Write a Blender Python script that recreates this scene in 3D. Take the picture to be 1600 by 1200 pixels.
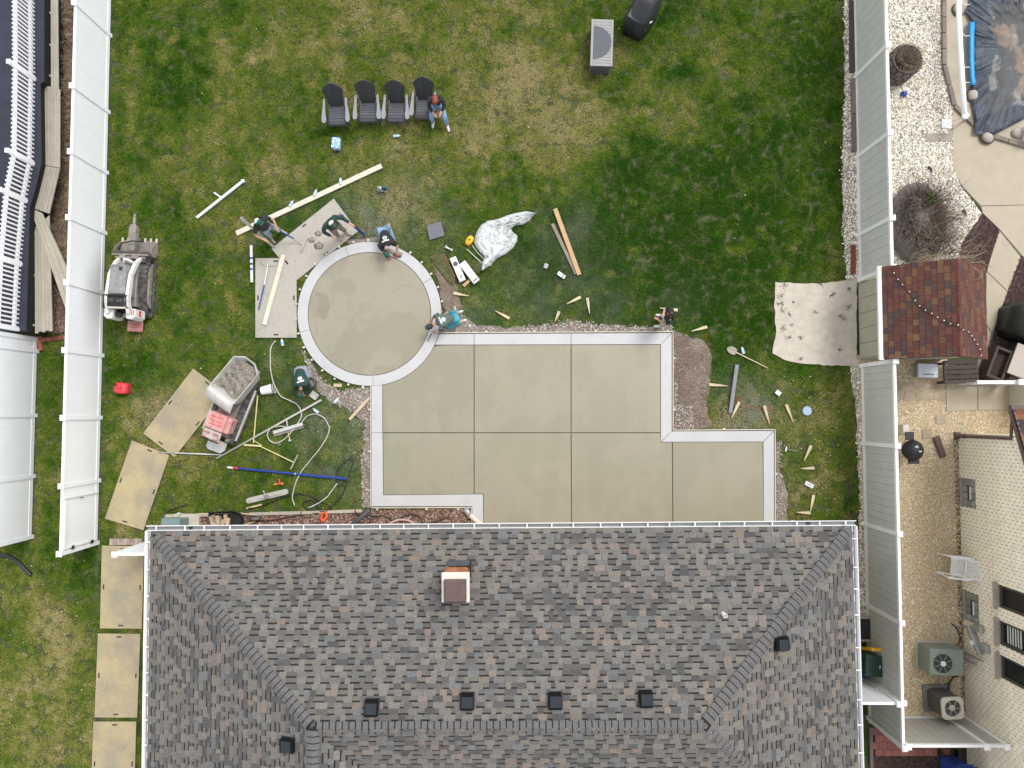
import bpy, bmesh, math, random
import numpy as np
from mathutils import Vector, Matrix, Euler
R = math.radians
rnd = random.Random(7)
nrs = np.random.RandomState(11)
S = bpy.context.scene
for o in list(bpy.data.objects): bpy.data.objects.remove(o)
C = S.collection
# ---------------------------------------------------------------- camera
H = 21.5; F = 1109.0
cd = bpy.data.cameras.new('camera'); cam = bpy.data.objects.new('camera', cd); C.objects.link(cam)
cd.sensor_width = 36; cd.lens = 36 * F / 1600; cd.clip_end = 1000
cam.location = (0, 0, H); cam.rotation_euler = (R(2.478), R(0.26), 0)
S.camera = cam
CR = cam.rotation_euler.to_matrix()
# ---------------------------------------------------------------- sky, sun, exposure
SUN_EL, SUN_AZ = 58, 42          # azimuth clockwise from +Y
w = bpy.data.worlds.new('World'); S.world = w; w.use_nodes = True
nt = w.node_tree; bg = nt.nodes['Background']
sky = nt.nodes.new('ShaderNodeTexSky'); sky.sky_type = 'NISHITA'; sky.sun_disc = False
sky.sun_elevation = R(SUN_EL); sky.sun_rotation = R(SUN_AZ); sky.dust_density = 0; sky.air_density = 1.0; sky.ozone_density = 1.0
hs = nt.nodes.new('ShaderNodeHueSaturation'); hs.inputs['Saturation'].default_value = 0.12
nt.links.new(sky.outputs[0], hs.inputs['Color']); nt.links.new(hs.outputs[0], bg.inputs['Color'])
bg.inputs['Strength'].default_value = 0.15
sl = bpy.data.lights.new('sun', 'SUN'); sl.energy = 1.25; sl.angle = R(22); sl.color = (1, 0.965, 0.92)
sun = bpy.data.objects.new('sun', sl); C.objects.link(sun)
sdir = Vector((math.sin(R(SUN_AZ)) * math.cos(R(SUN_EL)), math.cos(R(SUN_AZ)) * math.cos(R(SUN_EL)), math.sin(R(SUN_EL))))
sun.rotation_euler = (-sdir).to_track_quat('-Z', 'Y').to_euler(); sun.location = (20, 10, 30)
S.render.engine = 'CYCLES'
S.view_settings.view_transform = 'Standard'; S.view_settings.look = 'None'; S.view_settings.gamma = 1
S.view_settings.exposure = 1.03

def G(u, v, z=0.0):
    "world point at height z seen at photograph pixel (u, v) of 1600 x 1200"
    d = CR @ Vector(((u - 800) / F, (600 - v) / F, -1)); t = (z - H) / d.z
    return Vector((d.x * t, d.y * t, z))
def GP(pts, z=0.0): return [G(u, v, z) for u, v in pts]
def yaw(dx, dy): return math.atan2(-dx, dy)
# ---------------------------------------------------------------- mesh helpers
class MB:
    def __init__(s, M=None): s.v = []; s.f = []; s.c = []; s.M = M; s.col = None
    def add(s, vs, fs, col=None):
        n = len(s.v)
        for p in vs: s.v.append(tuple(s.M @ Vector(p)) if s.M else tuple(p))
        for f in fs: s.f.append([i + n for i in f]); s.c.append(col or s.col)
        return s
    def box(s, c, d, rot=None, col=None):
        m = None
        if rot is not None: m = Matrix.Rotation(rot, 3, 'Z') if isinstance(rot, (int, float)) else rot
        vs = []
        for z in (-.5, .5):
            for x, y in ((-.5, -.5), (.5, -.5), (.5, .5), (-.5, .5)):
                p = Vector((x * d[0], y * d[1], z * d[2]))
                if m: p = m @ p
                vs.append(p + Vector(c))
        return s.add(vs, [(3, 2, 1, 0), (4, 5, 6, 7), (0, 1, 5, 4), (1, 2, 6, 5), (2, 3, 7, 6), (3, 0, 4, 7)], col)
    def beam(s, a, b, wd, ht, col=None, up=None):
        a = Vector(a); b = Vector(b); d = (b - a); L = d.length; d.normalize()
        u = Vector(up) if up else Vector((0, 0, 1))
        if abs(d.dot(u)) > .98: u = Vector((0, 1, 0))
        x = d.cross(u).normalized(); z = x.cross(d)
        m = Matrix((x, d, z)).transposed()
        return s.box((a + b) / 2, (wd, L, ht), m, col)
    def prism(s, pts, z0, z1, col=None):
        p = [(q[0], q[1]) for q in pts]; n = len(p)
        ar = sum(p[i][0] * p[(i + 1) % n][1] - p[(i + 1) % n][0] * p[i][1] for i in range(n))
        if ar < 0: p.reverse()
        vs = [(x, y, z0) for x, y in p] + [(x, y, z1) for x, y in p]
        fs = [list(range(n - 1, -1, -1)), list(range(n, 2 * n))]
        fs += [(i, (i + 1) % n, (i + 1) % n + n, i + n) for i in range(n)]
        return s.add(vs, fs, col)
    def tube(s, path, r, n=8, cap=True, col=None, closed=False):
        P = [Vector(p) for p in path]; k = len(P); vs = []; prev = None
        for i, p in enumerate(P):
            a = P[(i - 1) % k] if closed else P[max(i - 1, 0)]; b = P[(i + 1) % k] if closed else P[min(i + 1, k - 1)]
            d = (b - a)
            if d.length < 1e-7: d = Vector((0, 0, 1))
            d.normalize()
            if prev is None:
                x = d.cross(Vector((0, 0, 1)))
                if x.length < .05: x = d.cross(Vector((0, 1, 0)))
            else: x = prev - d * prev.dot(d)
            x.normalize(); prev = x; y = d.cross(x)
            rr = r[i] if isinstance(r, (list, tuple)) else r
            for j in range(n):
                t = 2 * math.pi * j / n
                vs.append(p + (x * math.cos(t) + y * math.sin(t)) * rr)
        fs = []
        for i in range(k if closed else k - 1):
            i2 = (i + 1) % k
            for j in range(n): fs.append((i * n + j, i * n + (j + 1) % n, i2 * n + (j + 1) % n, i2 * n + j))
        if cap and not closed: fs += [list(range(n - 1, -1, -1)), list(range((k - 1) * n, k * n))]
        return s.add(vs, fs, col)
    def lathe(s, c, prof, n=16, M=None, col=None):
        vs = []
        for r, z in prof:
            for j in range(n):
                t = 2 * math.pi * j / n; p = Vector((r * math.cos(t), r * math.sin(t), z))
                if M: p = M @ p
                vs.append(p + Vector(c))
        k = len(prof); fs = []
        for i in range(k - 1):
            for j in range(n): fs.append((i * n + j, i * n + (j + 1) % n, (i + 1) * n + (j + 1) % n, (i + 1) * n + j))
        fs += [list(range(n - 1, -1, -1)), list(range((k - 1) * n, k * n))]
        return s.add(vs, fs, col)
    def ell(s, c, r, nu=12, nv=8, M=None, col=None):
        prof = []
        vs = []; fs = []
        for i in range(nv + 1):
            ph = math.pi * i / nv
            for j in range(nu):
                t = 2 * math.pi * j / nu
                p = Vector((r[0] * math.sin(ph) * math.cos(t), r[1] * math.sin(ph) * math.sin(t), r[2] * math.cos(ph)))
                if M: p = M @ p
                vs.append(p + Vector(c))
        for i in range(nv):
            for j in range(nu): fs.append((i * nu + j, (i + 1) * nu + j, (i + 1) * nu + (j + 1) % nu, i * nu + (j + 1) % nu))
        return s.add(vs, fs, col)
    def loft(s, rings, cap=True, col=None):
        n = len(rings[0]); vs = [p for r in rings for p in r]; fs = []
        for i in range(len(rings) - 1):
            for j in range(n): fs.append((i * n + j, i * n + (j + 1) % n, (i + 1) * n + (j + 1) % n, (i + 1) * n + j))
        if cap: fs += [list(range(n - 1, -1, -1)), list(range((len(rings) - 1) * n, len(rings) * n))]
        return s.add(vs, fs, col)
    def grid(s, rows, col=None):
        n = len(rows[0]); vs = [p for r in rows for p in r]; fs = []
        for i in range(len(rows) - 1):
            for j in range(n - 1): fs.append((i * n + j, i * n + j + 1, (i + 1) * n + j + 1, (i + 1) * n + j))
        return s.add(vs, fs, col)
    def mesh(s, name, m=None, smooth=False):
        me = bpy.data.meshes.new(name); me.from_pydata(s.v, [], s.f)
        if any(c is not None for c in s.c):
            at = me.attributes.new('Col', 'FLOAT_COLOR', 'CORNER'); arr = []
            for f, c in zip(s.f, s.c):
                c = c or (.5, .5, .5); arr += list((c[0], c[1], c[2], 1.0)) * len(f)
            at.data.foreach_set('color', arr)
        if smooth: me.polygons.foreach_set('use_smooth', [True] * len(me.polygons))
        if m: me.materials.append(m)
        me.update()
        return me
    def build(s, name, m=None, parent=None, smooth=False, bev=0, world=False, solid=0):
        if world and parent is not None:
            L = wloc(parent); s.v = [(x - L.x, y - L.y, z - L.z) for x, y, z in s.v]
        return obj(name, s.mesh(name, m, smooth), parent, bev=bev, solid=solid)
def wloc(o):
    L = Vector((0, 0, 0))
    while o is not None: L = L + o.location; o = o.parent
    return L
def obj(name, me, parent=None, loc=None, rot=None, bev=0, solid=0, scale=None):
    o = bpy.data.objects.new(name, me); C.objects.link(o)
    if parent is not None: o.parent = parent
    if loc is not None: o.location = loc
    if rot is not None: o.rotation_euler = (0, 0, rot) if isinstance(rot, (int, float)) else rot
    if scale is not None: o.scale = scale
    if solid:
        k = o.modifiers.new('solid', 'SOLIDIFY'); k.thickness = solid; k.offset = 0
    if bev:
        k = o.modifiers.new('bevel', 'BEVEL'); k.width = bev; k.segments = 2; k.limit_method = 'ANGLE'; k.angle_limit = R(40)
    return o
def tag(o, label=None, cat=None, group=None, kind=None):
    for k, v in (('label', label), ('category', cat), ('group', group), ('kind', kind)):
        if v: o[k] = v
    return o
def thing(name, label, cat, loc=(0, 0, 0), rz=0, group=None):
    o = bpy.data.objects.new(name, None); C.objects.link(o); o.location = loc; o.rotation_euler = (0, 0, rz); o.empty_display_size = .1
    return tag(o, label, cat, group)
def copy_tree(o, parent=None):
    c = o.copy(); C.objects.link(c); c.parent = parent
    for ch in list(o.children): copy_tree(ch, c)
    return c
exclude = []            # polygons on which no grass grows
def no_grass(pts): exclude.append([(p[0], p[1]) for p in pts]); return pts
def rectpoly(a, b, wd):
    a = Vector(a[:2]); b = Vector(b[:2]); d = (b - a).normalized(); n = Vector((-d.y, d.x)) * wd / 2
    return [a + n, b + n, b - n, a - n]
# ---------------------------------------------------------------- materials
MATS = {}
def mat(name, col, rough=.6, var=.12, scale=6, bump=0, bscale=None, metal=0, col2=None, sc2=1.5, amt2=.5, attr=False, rand=0, spec=.5, alpha=1, coat=0, detail=6, lo2=.45, hi2=.65, stretch=None):
    if name in MATS: return MATS[name]
    m = bpy.data.materials.new(name); m.use_nodes = True; t = m.node_tree; N = t.nodes; L = t.links
    b = N['Principled BSDF']; b.inputs['Roughness'].default_value = rough; b.inputs['Metallic'].default_value = metal
    b.inputs['Specular IOR Level'].default_value = spec
    if coat: b.inputs['Coat Weight'].default_value = coat
    g = N.new('ShaderNodeNewGeometry'); pos = g.outputs['Position']
    if stretch:
        mp = N.new('ShaderNodeMapping'); mp.inputs['Scale'].default_value = stretch; mp.inputs['Rotation'].default_value = (0, 0, 0); L.new(pos, mp.inputs['Vector']); pos = mp.outputs[0]
    nz = N.new('ShaderNodeTexNoise'); nz.inputs['Scale'].default_value = scale; nz.inputs['Detail'].default_value = detail; L.new(pos, nz.inputs['Vector'])
    if attr:
        at = N.new('ShaderNodeAttribute'); at.attribute_name = 'Col'; base = at.outputs['Color']
    else:
        rgb = N.new('ShaderNodeRGB'); rgb.outputs[0].default_value = (*col, 1); base = rgb.outputs[0]
    if col2:
        n2 = N.new('ShaderNodeTexNoise'); n2.inputs['Scale'].default_value = sc2; n2.inputs['Detail'].default_value = 8; n2.inputs['Roughness'].default_value = .65; L.new(g.outputs['Position'], n2.inputs['Vector'])
        mr = N.new('ShaderNodeMapRange'); mr.inputs['From Min'].default_value = lo2; mr.inputs['From Max'].default_value = hi2; mr.inputs['To Max'].default_value = amt2; L.new(n2.outputs[0], mr.inputs['Value'])
        mx = N.new('ShaderNodeMix'); mx.data_type = 'RGBA'; L.new(mr.outputs[0], mx.inputs[0]); L.new(base, mx.inputs[6]); mx.inputs[7].default_value = (*col2, 1); base = mx.outputs[2]
    mr = N.new('ShaderNodeMapRange'); mr.inputs['From Min'].default_value = .3; mr.inputs['From Max'].default_value = .7
    mr.inputs['To Min'].default_value = 1 - var; mr.inputs['To Max'].default_value = 1 + var; L.new(nz.outputs[0], mr.inputs['Value'])
    val = mr.outputs[0]
    if rand:
        oi = N.new('ShaderNodeObjectInfo'); m2 = N.new('ShaderNodeMapRange'); m2.inputs['To Min'].default_value = 1 - rand; m2.inputs['To Max'].default_value = 1 + rand; L.new(oi.outputs['Random'], m2.inputs['Value'])
        mu = N.new('ShaderNodeMath'); mu.operation = 'MULTIPLY'; L.new(val, mu.inputs[0]); L.new(m2.outputs[0], mu.inputs[1]); val = mu.outputs[0]
    vm = N.new('ShaderNodeVectorMath'); vm.operation = 'SCALE'; L.new(base, vm.inputs[0]); L.new(val, vm.inputs['Scale'])
    L.new(vm.outputs[0], b.inputs['Base Color'])
    if bump:
        nb = nz
        if bscale: nb = N.new('ShaderNodeTexNoise'); nb.inputs['Scale'].default_value = bscale; nb.inputs['Detail'].default_value = 6; L.new(pos, nb.inputs['Vector'])
        bp = N.new('ShaderNodeBump'); bp.inputs['Strength'].default_value = bump; bp.inputs['Distance'].default_value = .02; L.new(nb.outputs[0], bp.inputs['Height']); L.new(bp.outputs[0], b.inputs['Normal'])
    if alpha < 1: b.inputs['Alpha'].default_value = alpha
    MATS[name] = m
    return m
def ramp_mat(name, cols, rough=.8, bump=0, bscale=60, pos_noise=None):
    "per-instance / per-piece colour picked from a list"
    if name in MATS: return MATS[name]
    m = bpy.data.materials.new(name); m.use_nodes = True; t = m.node_tree; N = t.nodes; L = t.links
    b = N['Principled BSDF']; b.inputs['Roughness'].default_value = rough; b.inputs['Specular IOR Level'].default_value = .3
    oi = N.new('ShaderNodeObjectInfo'); cr = N.new('ShaderNodeValToRGB'); L.new(oi.outputs['Random'], cr.inputs[0])
    e = cr.color_ramp; e.interpolation = 'CONSTANT'
    for i, c in enumerate(cols):
        el = e.elements[i] if i < 2 else e.elements.new(i / len(cols))
        el.position = i / len(cols); el.color = (*c, 1)
    L.new(cr.outputs[0], b.inputs['Base Color']); MATS[name] = m
    return m
m_white = mat('white_vinyl', (.80, .81, .82), .38, .02, 2)
m_whitecap = mat('white_vinyl_cap', (.84, .84, .84), .35, .02, 2)
m_grey_v = mat('taupe_grey_vinyl', (0.515, 0.524, 0.486), .45, .05, 3, col2=(0.470, 0.475, 0.432), amt2=.3, sc2=.8)
m_grey_r = mat('light_grey_vinyl_rail', (.78, .79, .77), .42, .03, 3)
m_olive = mat('olive_siding', (.36, .345, .265), .6, .06, 4)
m_concrete = mat('fresh_tan_concrete', (0.291, 0.265, 0.194), .42, .035, .9, bump=.03, bscale=30, col2=(0.268, 0.246, 0.178), sc2=.55, amt2=.9, lo2=.47, hi2=.53, stretch=(2.2, .25, 1), rand=.025)
m_wetcirc = mat('wet_tan_concrete', (0.304, 0.278, 0.206), .38, .03, .7, bump=.04, bscale=18, col2=(0.261, 0.236, 0.172), sc2=.33, amt2=.75, lo2=.50, hi2=.535)
m_border = mat('pale_grey_concrete', (0.474, 0.473, 0.477), .62, .04, 1.4, bump=.05, bscale=40, col2=(0.366, 0.366, 0.373), sc2=2.2, amt2=.6, lo2=.55, hi2=.74)
m_joint = mat('dark_joint', (.17, .15, .12), .9, .1)
m_oldconc = mat('old_concrete', (0.502, 0.449, 0.375), .85, .10, 5, bump=.08, bscale=60, col2=(0.323, 0.259, 0.196), sc2=2.2, amt2=.35, lo2=.52, hi2=.75)
m_deckconc = mat('tan_concrete', (0.408, 0.351, 0.266), .8, .05, 3, bump=.08, bscale=80, col2=(0.356, 0.304, 0.231), sc2=.7, amt2=.4)
m_wood = mat('pale_pine', (0.544, 0.448, 0.288), .65, .10, 6, stretch=(1, 1, 1), rand=.1)
m_wood2 = mat('white_pine', (0.607, 0.566, 0.459), .65, .07, 6, rand=.06)
m_tan = mat('orange_pine', (0.480, 0.320, 0.160), .65, .12, 8, rand=.08)
m_plank = mat('weathered_plank', (0.391, 0.350, 0.286), .75, .12, 5, col2=(0.273, 0.246, 0.181), sc2=1.2, amt2=.45, stretch=(8, .8, 1), rand=.10)
m_timber = mat('dark_timber', (.055, .042, .037), .85, .25, 6, stretch=(10, 1, 1), rand=.2)
m_timber2 = mat('grey_timber', (.17, .135, .125), .85, .22, 6, stretch=(10, 1, 1), rand=.15)
m_navy = mat('navy_membrane', (0.017, 0.019, 0.036), .55, .25, 3, col2=(0.026, 0.032, 0.053), sc2=.8, amt2=.7)
m_black = mat('black_plastic', (.018, .018, .02), .5, .2, 6)
m_rubber = mat('dusty_black_rubber', (.055, .053, .05), .85, .25, 14, bump=.3, bscale=50, col2=(.19, .175, .15), sc2=6, amt2=.65)
m_dark = mat('dark_void', (.012, .011, .010), .95, .1)
m_metal = mat('grey_metal', (.40, .40, .39), .5, .12, 8, metal=.5)
m_alu = mat('dull_aluminium', (.60, .60, .58), .45, .10, 6, metal=.6)
m_galv = mat('gutter_grey', (0.184, 0.188, 0.192), .5, .10, 3)
m_steel = mat('dirty_steel', (.25, .225, .20), .7, .2, 9, bump=.2, bscale=30, metal=.3, col2=(.40, .36, .31), sc2=4, amt2=.6)
m_blue = mat('blue_pole', (0.013, 0.047, 0.281), .35, .06, 6)
m_red = mat('red_plastic', (.62, .045, .06), .45, .08, 6)
m_dred = mat('dusty_red_paint', (.50, .16, .15), .65, .12, 7, col2=(.55, .40, .36), sc2=5, amt2=.8, lo2=.40, hi2=.62)
m_orange = mat('orange_plastic', (.80, .11, .03), .5, .06)
m_yellow = mat('yellow_plastic', (.80, .43, .02), .45, .05)
m_lime = mat('yellow_handle', (.62, .56, .26), .5, .08)
m_teal = mat('sage_green_metal', (.155, .22, .215), .5, .06, 3)
m_acgreen = mat('ac_green_grey', (.215, .26, .225), .5, .06, 3)
m_acgreen_d = mat('ac_dark', (.035, .04, .038), .7, .1)
m_beige = mat('beige_metal', (.58, .54, .46), .5, .05)
m_brownm = mat('brown_metal', (.105, .065, .06), .5, .15, 5)
m_dkgreen = mat('dark_green_plastic', (.008, .04, .032), .45, .1)
m_bin = mat('blue_bin_plastic', (.02, .06, .29), .45, .08)
m_dgrey = mat('charcoal_resin', (0.032, 0.034, 0.040), .5, .15, 10, rand=.12)
m_mgrey = mat('slate_grey_resin', (0.079, 0.083, 0.094), .5, .12, 10, rand=.1)
m_lgrey = mat('pale_grey_resin', (0.247, 0.251, 0.274), .5, .06, 8)
m_boxgrey = mat('grey_deckbox_resin', (0.277, 0.270, 0.266), .55, .06, 8)
m_cover = mat('black_cover_fabric', (.025, .027, .031), .5, .2, 4, bump=.3, bscale=5)
m_covergrey = mat('grey_cover_fabric', (.085, .087, .092), .5, .15, 4)
m_tarp = mat('black_tarp', (.020, .022, .022), .45, .2, 4, bump=.4, bscale=3)
m_brickw = mat('white_brick', (0.918, 0.833, 0.669), .8, .06, 3, attr=False, rand=.06)
m_brickw2 = mat('white_brick_mass', (0.918, 0.833, 0.669), .8, .08, 5)
m_mortar = mat('shaded_dirty_mortar', (0.204, 0.180, 0.150), .95, .15)  # dirt, with the shadow in the raked joints put into the colour
m_brickr = mat('red_brick', (.30, .10, .06), .8, .2, 8, rand=.35)
m_mort2 = mat('sandy_mortar', (.55, .40, .26), .9, .12)
m_paver = mat('red_paver', (.27, .105, .085), .85, .15, 6, rand=.18)
m_glass = mat('dark_window_glass', (.012, .014, .014), .15, .1, 2, spec=.25)
m_glblock = mat('glass_block', (.26, .28, .25), .25, .25, 9, rand=.25)
m_blind = mat('white_blind', (.55, .55, .52), .6, .05)
m_sill = mat('stone_sill', (.36, .31, .26), .85, .12)
m_wframe = mat('dark_bronze_frame', (.06, .055, .045), .5, .1)
m_shing = mat('grey_shingle', (.15, .15, .15), .95, .30, 42, bump=.5, bscale=120, attr=True, detail=3, spec=.2)
m_cap = mat('grey_ridge_shingle', (.158, .152, .148), .95, .26, 45, bump=.5, bscale=120, detail=3, rand=.10, spec=.2)
m_shingb = mat('rust_shingle', (.15, .15, .15), .95, .22, 45, bump=.4, bscale=120, attr=True, detail=3, spec=.2)
m_soil = mat('bare_soil', (.165, .125, .095), .95, .28, 14, bump=.8, bscale=40, col2=(.25, .21, .17), sc2=1.5, amt2=.8)
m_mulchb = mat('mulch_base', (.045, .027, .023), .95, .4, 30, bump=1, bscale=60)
m_chipb = mat('red_chip_base', (.13, .065, .045), .95, .4, 30, bump=.8, bscale=60)
m_gravelb = mat('white_gravel_base', (0.396, 0.354, 0.294), .95, .3, 40, bump=.8, bscale=60)
m_peab = mat('pea_gravel_base', (0.477, 0.380, 0.260), .95, .3, 60, bump=.8, bscale=90)
m_crushb = mat('crushed_stone_base', (0.272, 0.240, 0.212), .95, .35, 22, bump=.8, bscale=40, col2=(0.148, 0.108, 0.080), sc2=1.6, amt2=.85, lo2=.44, hi2=.62)
m_flag = mat('flagstone', (0.376, 0.308, 0.220), .85, .15, 4, bump=.3, bscale=20, rand=.08)
m_skin = mat('skin', (.52, .29, .20), .55, .05)
m_jean = mat('blue_jeans', (.20, .31, .48), .85, .22, 22)
m_gjean = mat('grey_jeans', (.23, .27, .33), .85, .22, 22)
m_brownp = mat('brown_work_pants', (.19, .165, .145), .85, .15, 16)
m_shirtb = mat('black_shirt', (.018, .020, .020), .85, .2, 10)
m_shirtg = mat('dark_green_hoodie', (.014, .045, .036), .85, .18, 10)
m_shirtgg = mat('faded_green_shirt', (.085, .115, .10), .85, .12, 10)
m_capg = mat('green_cap', (.010, .11, .075), .7, .1)
m_hairr = mat('red_hair', (.23, .035, .015), .5, .35, 20)
m_hairb = mat('dark_brown_hair', (.03, .015, .012), .5, .3, 20)
m_shoe = mat('white_shoe', (0.576, 0.576, 0.560), .6, .06)
m_boot = mat('dusty_boot', (.34, .31, .24), .85, .15, 12)
m_print = mat('white_print', (0.702, 0.702, 0.702), .7, .03)
m_glove = mat('red_glove', (.60, .05, .04), .6, .08)
m_plastic = mat('clear_plastic_sheet', (.86, .89, .89), .3, .05, 8, alpha=.38, spec=.8)
m_crease = mat('plastic_crease', (.80, .84, .84), .3, .05, 8, alpha=.88, spec=.8)
m_bottle = mat('clear_bottle', (.70, .78, .84), .12, .05, 8, alpha=.75, spec=.8)
m_blab = mat('blue_label', (.08, .38, .72), .4, .1, 30, col2=(.75, .78, .82), sc2=14, amt2=1, lo2=.48, hi2=.52)
m_mat = mat('tan_ground_mat', (0.410, 0.335, 0.186), .62, .10, 26, bump=.25, bscale=34, col2=(0.287, 0.248, 0.179), sc2=.9, amt2=.95, lo2=.42, hi2=.62)
m_matdirty = mat('dusty_ground_mat', (0.389, 0.360, 0.310), .7, .10, 20, bump=.3, bscale=34, col2=(0.259, 0.241, 0.216), sc2=1.6, amt2=.6, lo2=.52, hi2=.7)
m_wetmix = mat('wet_concrete_mix', (.245, .215, .175), .6, .35, 16, bump=1, bscale=14, col2=(.09, .078, .062), sc2=9, amt2=.85, lo2=.50, hi2=.62)
m_hopper = mat('splashed_grey_hopper', (.47, .46, .43), .65, .10, 5, bump=.2, bscale=12, col2=(.33, .315, .285), sc2=3, amt2=.6)
m_ldwhite = mat('dirty_white_paint', (.70, .69, .66), .5, .06, 6, col2=(.40, .36, .31), sc2=3.5, amt2=.5, lo2=.52, hi2=.7)
m_hood = mat('dusty_grey_hood', (.21, .215, .225), .5, .15, 9, col2=(.36, .35, .33), sc2=7, amt2=.7, lo2=.42, hi2=.65)
m_carpet = mat('grey_carpet', (.16, .155, .18), .95, .35, 60, bump=.5, bscale=80)
m_poolcov = mat('navy_pool_cover', (.022, .033, .055), .5, .3, 5, bump=.2, bscale=4, attr=True, spec=.4)
m_puddle = mat('leafy_puddle', (.042, .05, .06), .5, .5, 7, col2=(.25, .18, .125), sc2=1.9, amt2=.9, lo2=.50, hi2=.60, spec=.3)
m_solar = mat('bright_blue_blanket', (.01, .27, .62), .4, .1)
m_stone = mat('field_stone', (.38, .33, .29), .85, .15, 6)
m_cord = mat('black_cord', (.015, .015, .016), .5, .1)
m_ghose = mat('pale_grey_hose', (.47, .46, .42), .5, .06)
m_twig = mat('dry_twig', (.30, .235, .165), .9, .2, 12, rand=.15)
m_twig2 = mat('grey_brown_twig', (.185, .15, .135), .9, .2, 12)
m_leaf = mat('evergreen_leaf', (.07, .10, .025), .7, .3, 15)
m_fabric = mat('grey_brown_fabric', (.17, .145, .13), .9, .15, 20, bump=.4, bscale=30)
m_granite = mat('speckled_granite', (.43, .37, .32), .6, .35, 70)
m_sidec = mat('cream_siding', (.55, .51, .42), .6, .04)
m_orpaint = mat('orange_spray_paint', (.42, .10, .03), .8, .1)
# ---------------------------------------------------------------- numpy helpers
def pip(poly, x, y):
    inside = np.zeros(len(x), bool); n = len(poly); j = n - 1
    for i in range(n):
        xi, yi = poly[i][0], poly[i][1]; xj, yj = poly[j][0], poly[j][1]
        if yi != yj:
            c = ((yi > y) != (yj > y)) & (x < (xj - xi) * (y - yi) / (yj - yi) + xi); inside ^= c
        j = i
    return inside
_lat = nrs.rand(256, 256)
def vnoise(x, y):
    xi = np.floor(x).astype(int); yi = np.floor(y).astype(int); fx = x - xi; fy = y - yi
    fx = fx * fx * (3 - 2 * fx); fy = fy * fy * (3 - 2 * fy)
    a = _lat[xi % 256, yi % 256]; b = _lat[(xi + 1) % 256, yi % 256]; c = _lat[xi % 256, (yi + 1) % 256]; d = _lat[(xi + 1) % 256, (yi + 1) % 256]
    return (a * (1 - fx) + b * fx) * (1 - fy) + (c * (1 - fx) + d * fx) * fy
def fbm(x, y, s=1, o=4):
    r = 0; a = .5; t = 0
    for i in range(o): r = r + a * vnoise(x * s + 17.3 * i, y * s + 9.1 * i); t += a; a *= .55; s *= 2.1
    return r / t
_trees = {}
def scatter_tree(key, variants, tilt):
    if key in _trees: return _trees[key]
    col = bpy.data.collections.new(key)
    for v in variants: col.objects.link(v)
    t = bpy.data.node_groups.new(key, 'GeometryNodeTree')
    t.interface.new_socket('Geometry', in_out='INPUT', socket_type='NodeSocketGeometry')
    t.interface.new_socket('Geometry', in_out='OUTPUT', socket_type='NodeSocketGeometry')
    N = t.nodes; L = t.links
    gi = N.new('NodeGroupInput'); go = N.new('NodeGroupOutput'); ci = N.new('GeometryNodeCollectionInfo'); ci.inputs[0].default_value = col
    ci.inputs['Separate Children'].default_value = True; ci.inputs['Reset Children'].default_value = True
    io = N.new('GeometryNodeInstanceOnPoints'); io.inputs['Pick Instance'].default_value = True
    rv = N.new('FunctionNodeRandomValue'); rv.data_type = 'FLOAT_VECTOR'; rv.inputs[0].default_value = (-tilt, -tilt, 0); rv.inputs[1].default_value = (tilt, tilt, 6.283)
    na = N.new('GeometryNodeInputNamedAttribute'); na.data_type = 'FLOAT'; na.inputs['Name'].default_value = 'scl'
    L.new(gi.outputs[0], io.inputs['Points']); L.new(ci.outputs[0], io.inputs['Instance']); L.new(rv.outputs[0], io.inputs['Rotation']); L.new(na.outputs[0], io.inputs['Scale'])
    L.new(io.outputs[0], go.inputs[0]); _trees[key] = t
    return t
def scatter(name, tree, P, scl, attrs=None):
    me = bpy.data.meshes.new(name); me.vertices.add(len(P)); me.vertices.foreach_set('co', np.asarray(P, 'f').ravel())
    a = me.attributes.new('scl', 'FLOAT', 'POINT'); a.data.foreach_set('value', np.asarray(scl, 'f'))
    for k, v in (attrs or {}).items():
        a = me.attributes.new(k, 'FLOAT', 'POINT'); a.data.foreach_set('value', np.asarray(v, 'f'))
    o = bpy.data.objects.new(name, me); C.objects.link(o); md = o.modifiers.new('scatter', 'NODES'); md.node_group = tree
    return o
def sample(polys, density, z=0, avoid=(), edge=0.0):
    "random points in world polygons, thinned by noise at the edges"
    X = []; Y = []
    for p in polys:
        xs = [q[0] for q in p]; ys = [q[1] for q in p]; x0, x1, y0, y1 = min(xs) - edge, max(xs) + edge, min(ys) - edge, max(ys) + edge
        n = int((x1 - x0) * (y1 - y0) * density); x = nrs.uniform(x0, x1, n); y = nrs.uniform(y0, y1, n)
        jx = x + (fbm(x, y, 3) - .5) * 2 * edge + nrs.normal(0, .25, n) * edge; jy = y + (fbm(x + 31, y, 3) - .5) * 2 * edge + nrs.normal(0, .25, n) * edge
        k = pip(p, jx, jy); X.append(x[k]); Y.append(y[k])
    x = np.concatenate(X); y = np.concatenate(Y); k = np.ones(len(x), bool)
    for p in avoid: k &= ~pip(p, x, y)
    x = x[k]; y = y[k]
    return np.stack([x, y, np.full(len(x), z)], 1)
def stone_variants(key, m, n=4, flat=.6, seed=3, long=1.0):
    r = random.Random(seed); out = []
    for i in range(n):
        bm = bmesh.new(); bmesh.ops.create_icosphere(bm, subdivisions=1, radius=.5)
        sx, sy, sz = r.uniform(.8, 1.2) * long, r.uniform(.65, 1), flat * r.uniform(.8, 1.15)
        for v in bm.verts:
            k = r.uniform(.82, 1.12); v.co = Vector((v.co.x * sx * k, v.co.y * sy * k, v.co.z * sz * k))
        me = bpy.data.meshes.new(key); bm.to_mesh(me); bm.free(); me.materials.append(m); out.append(bpy.data.objects.new(key, me))
    return out
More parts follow.
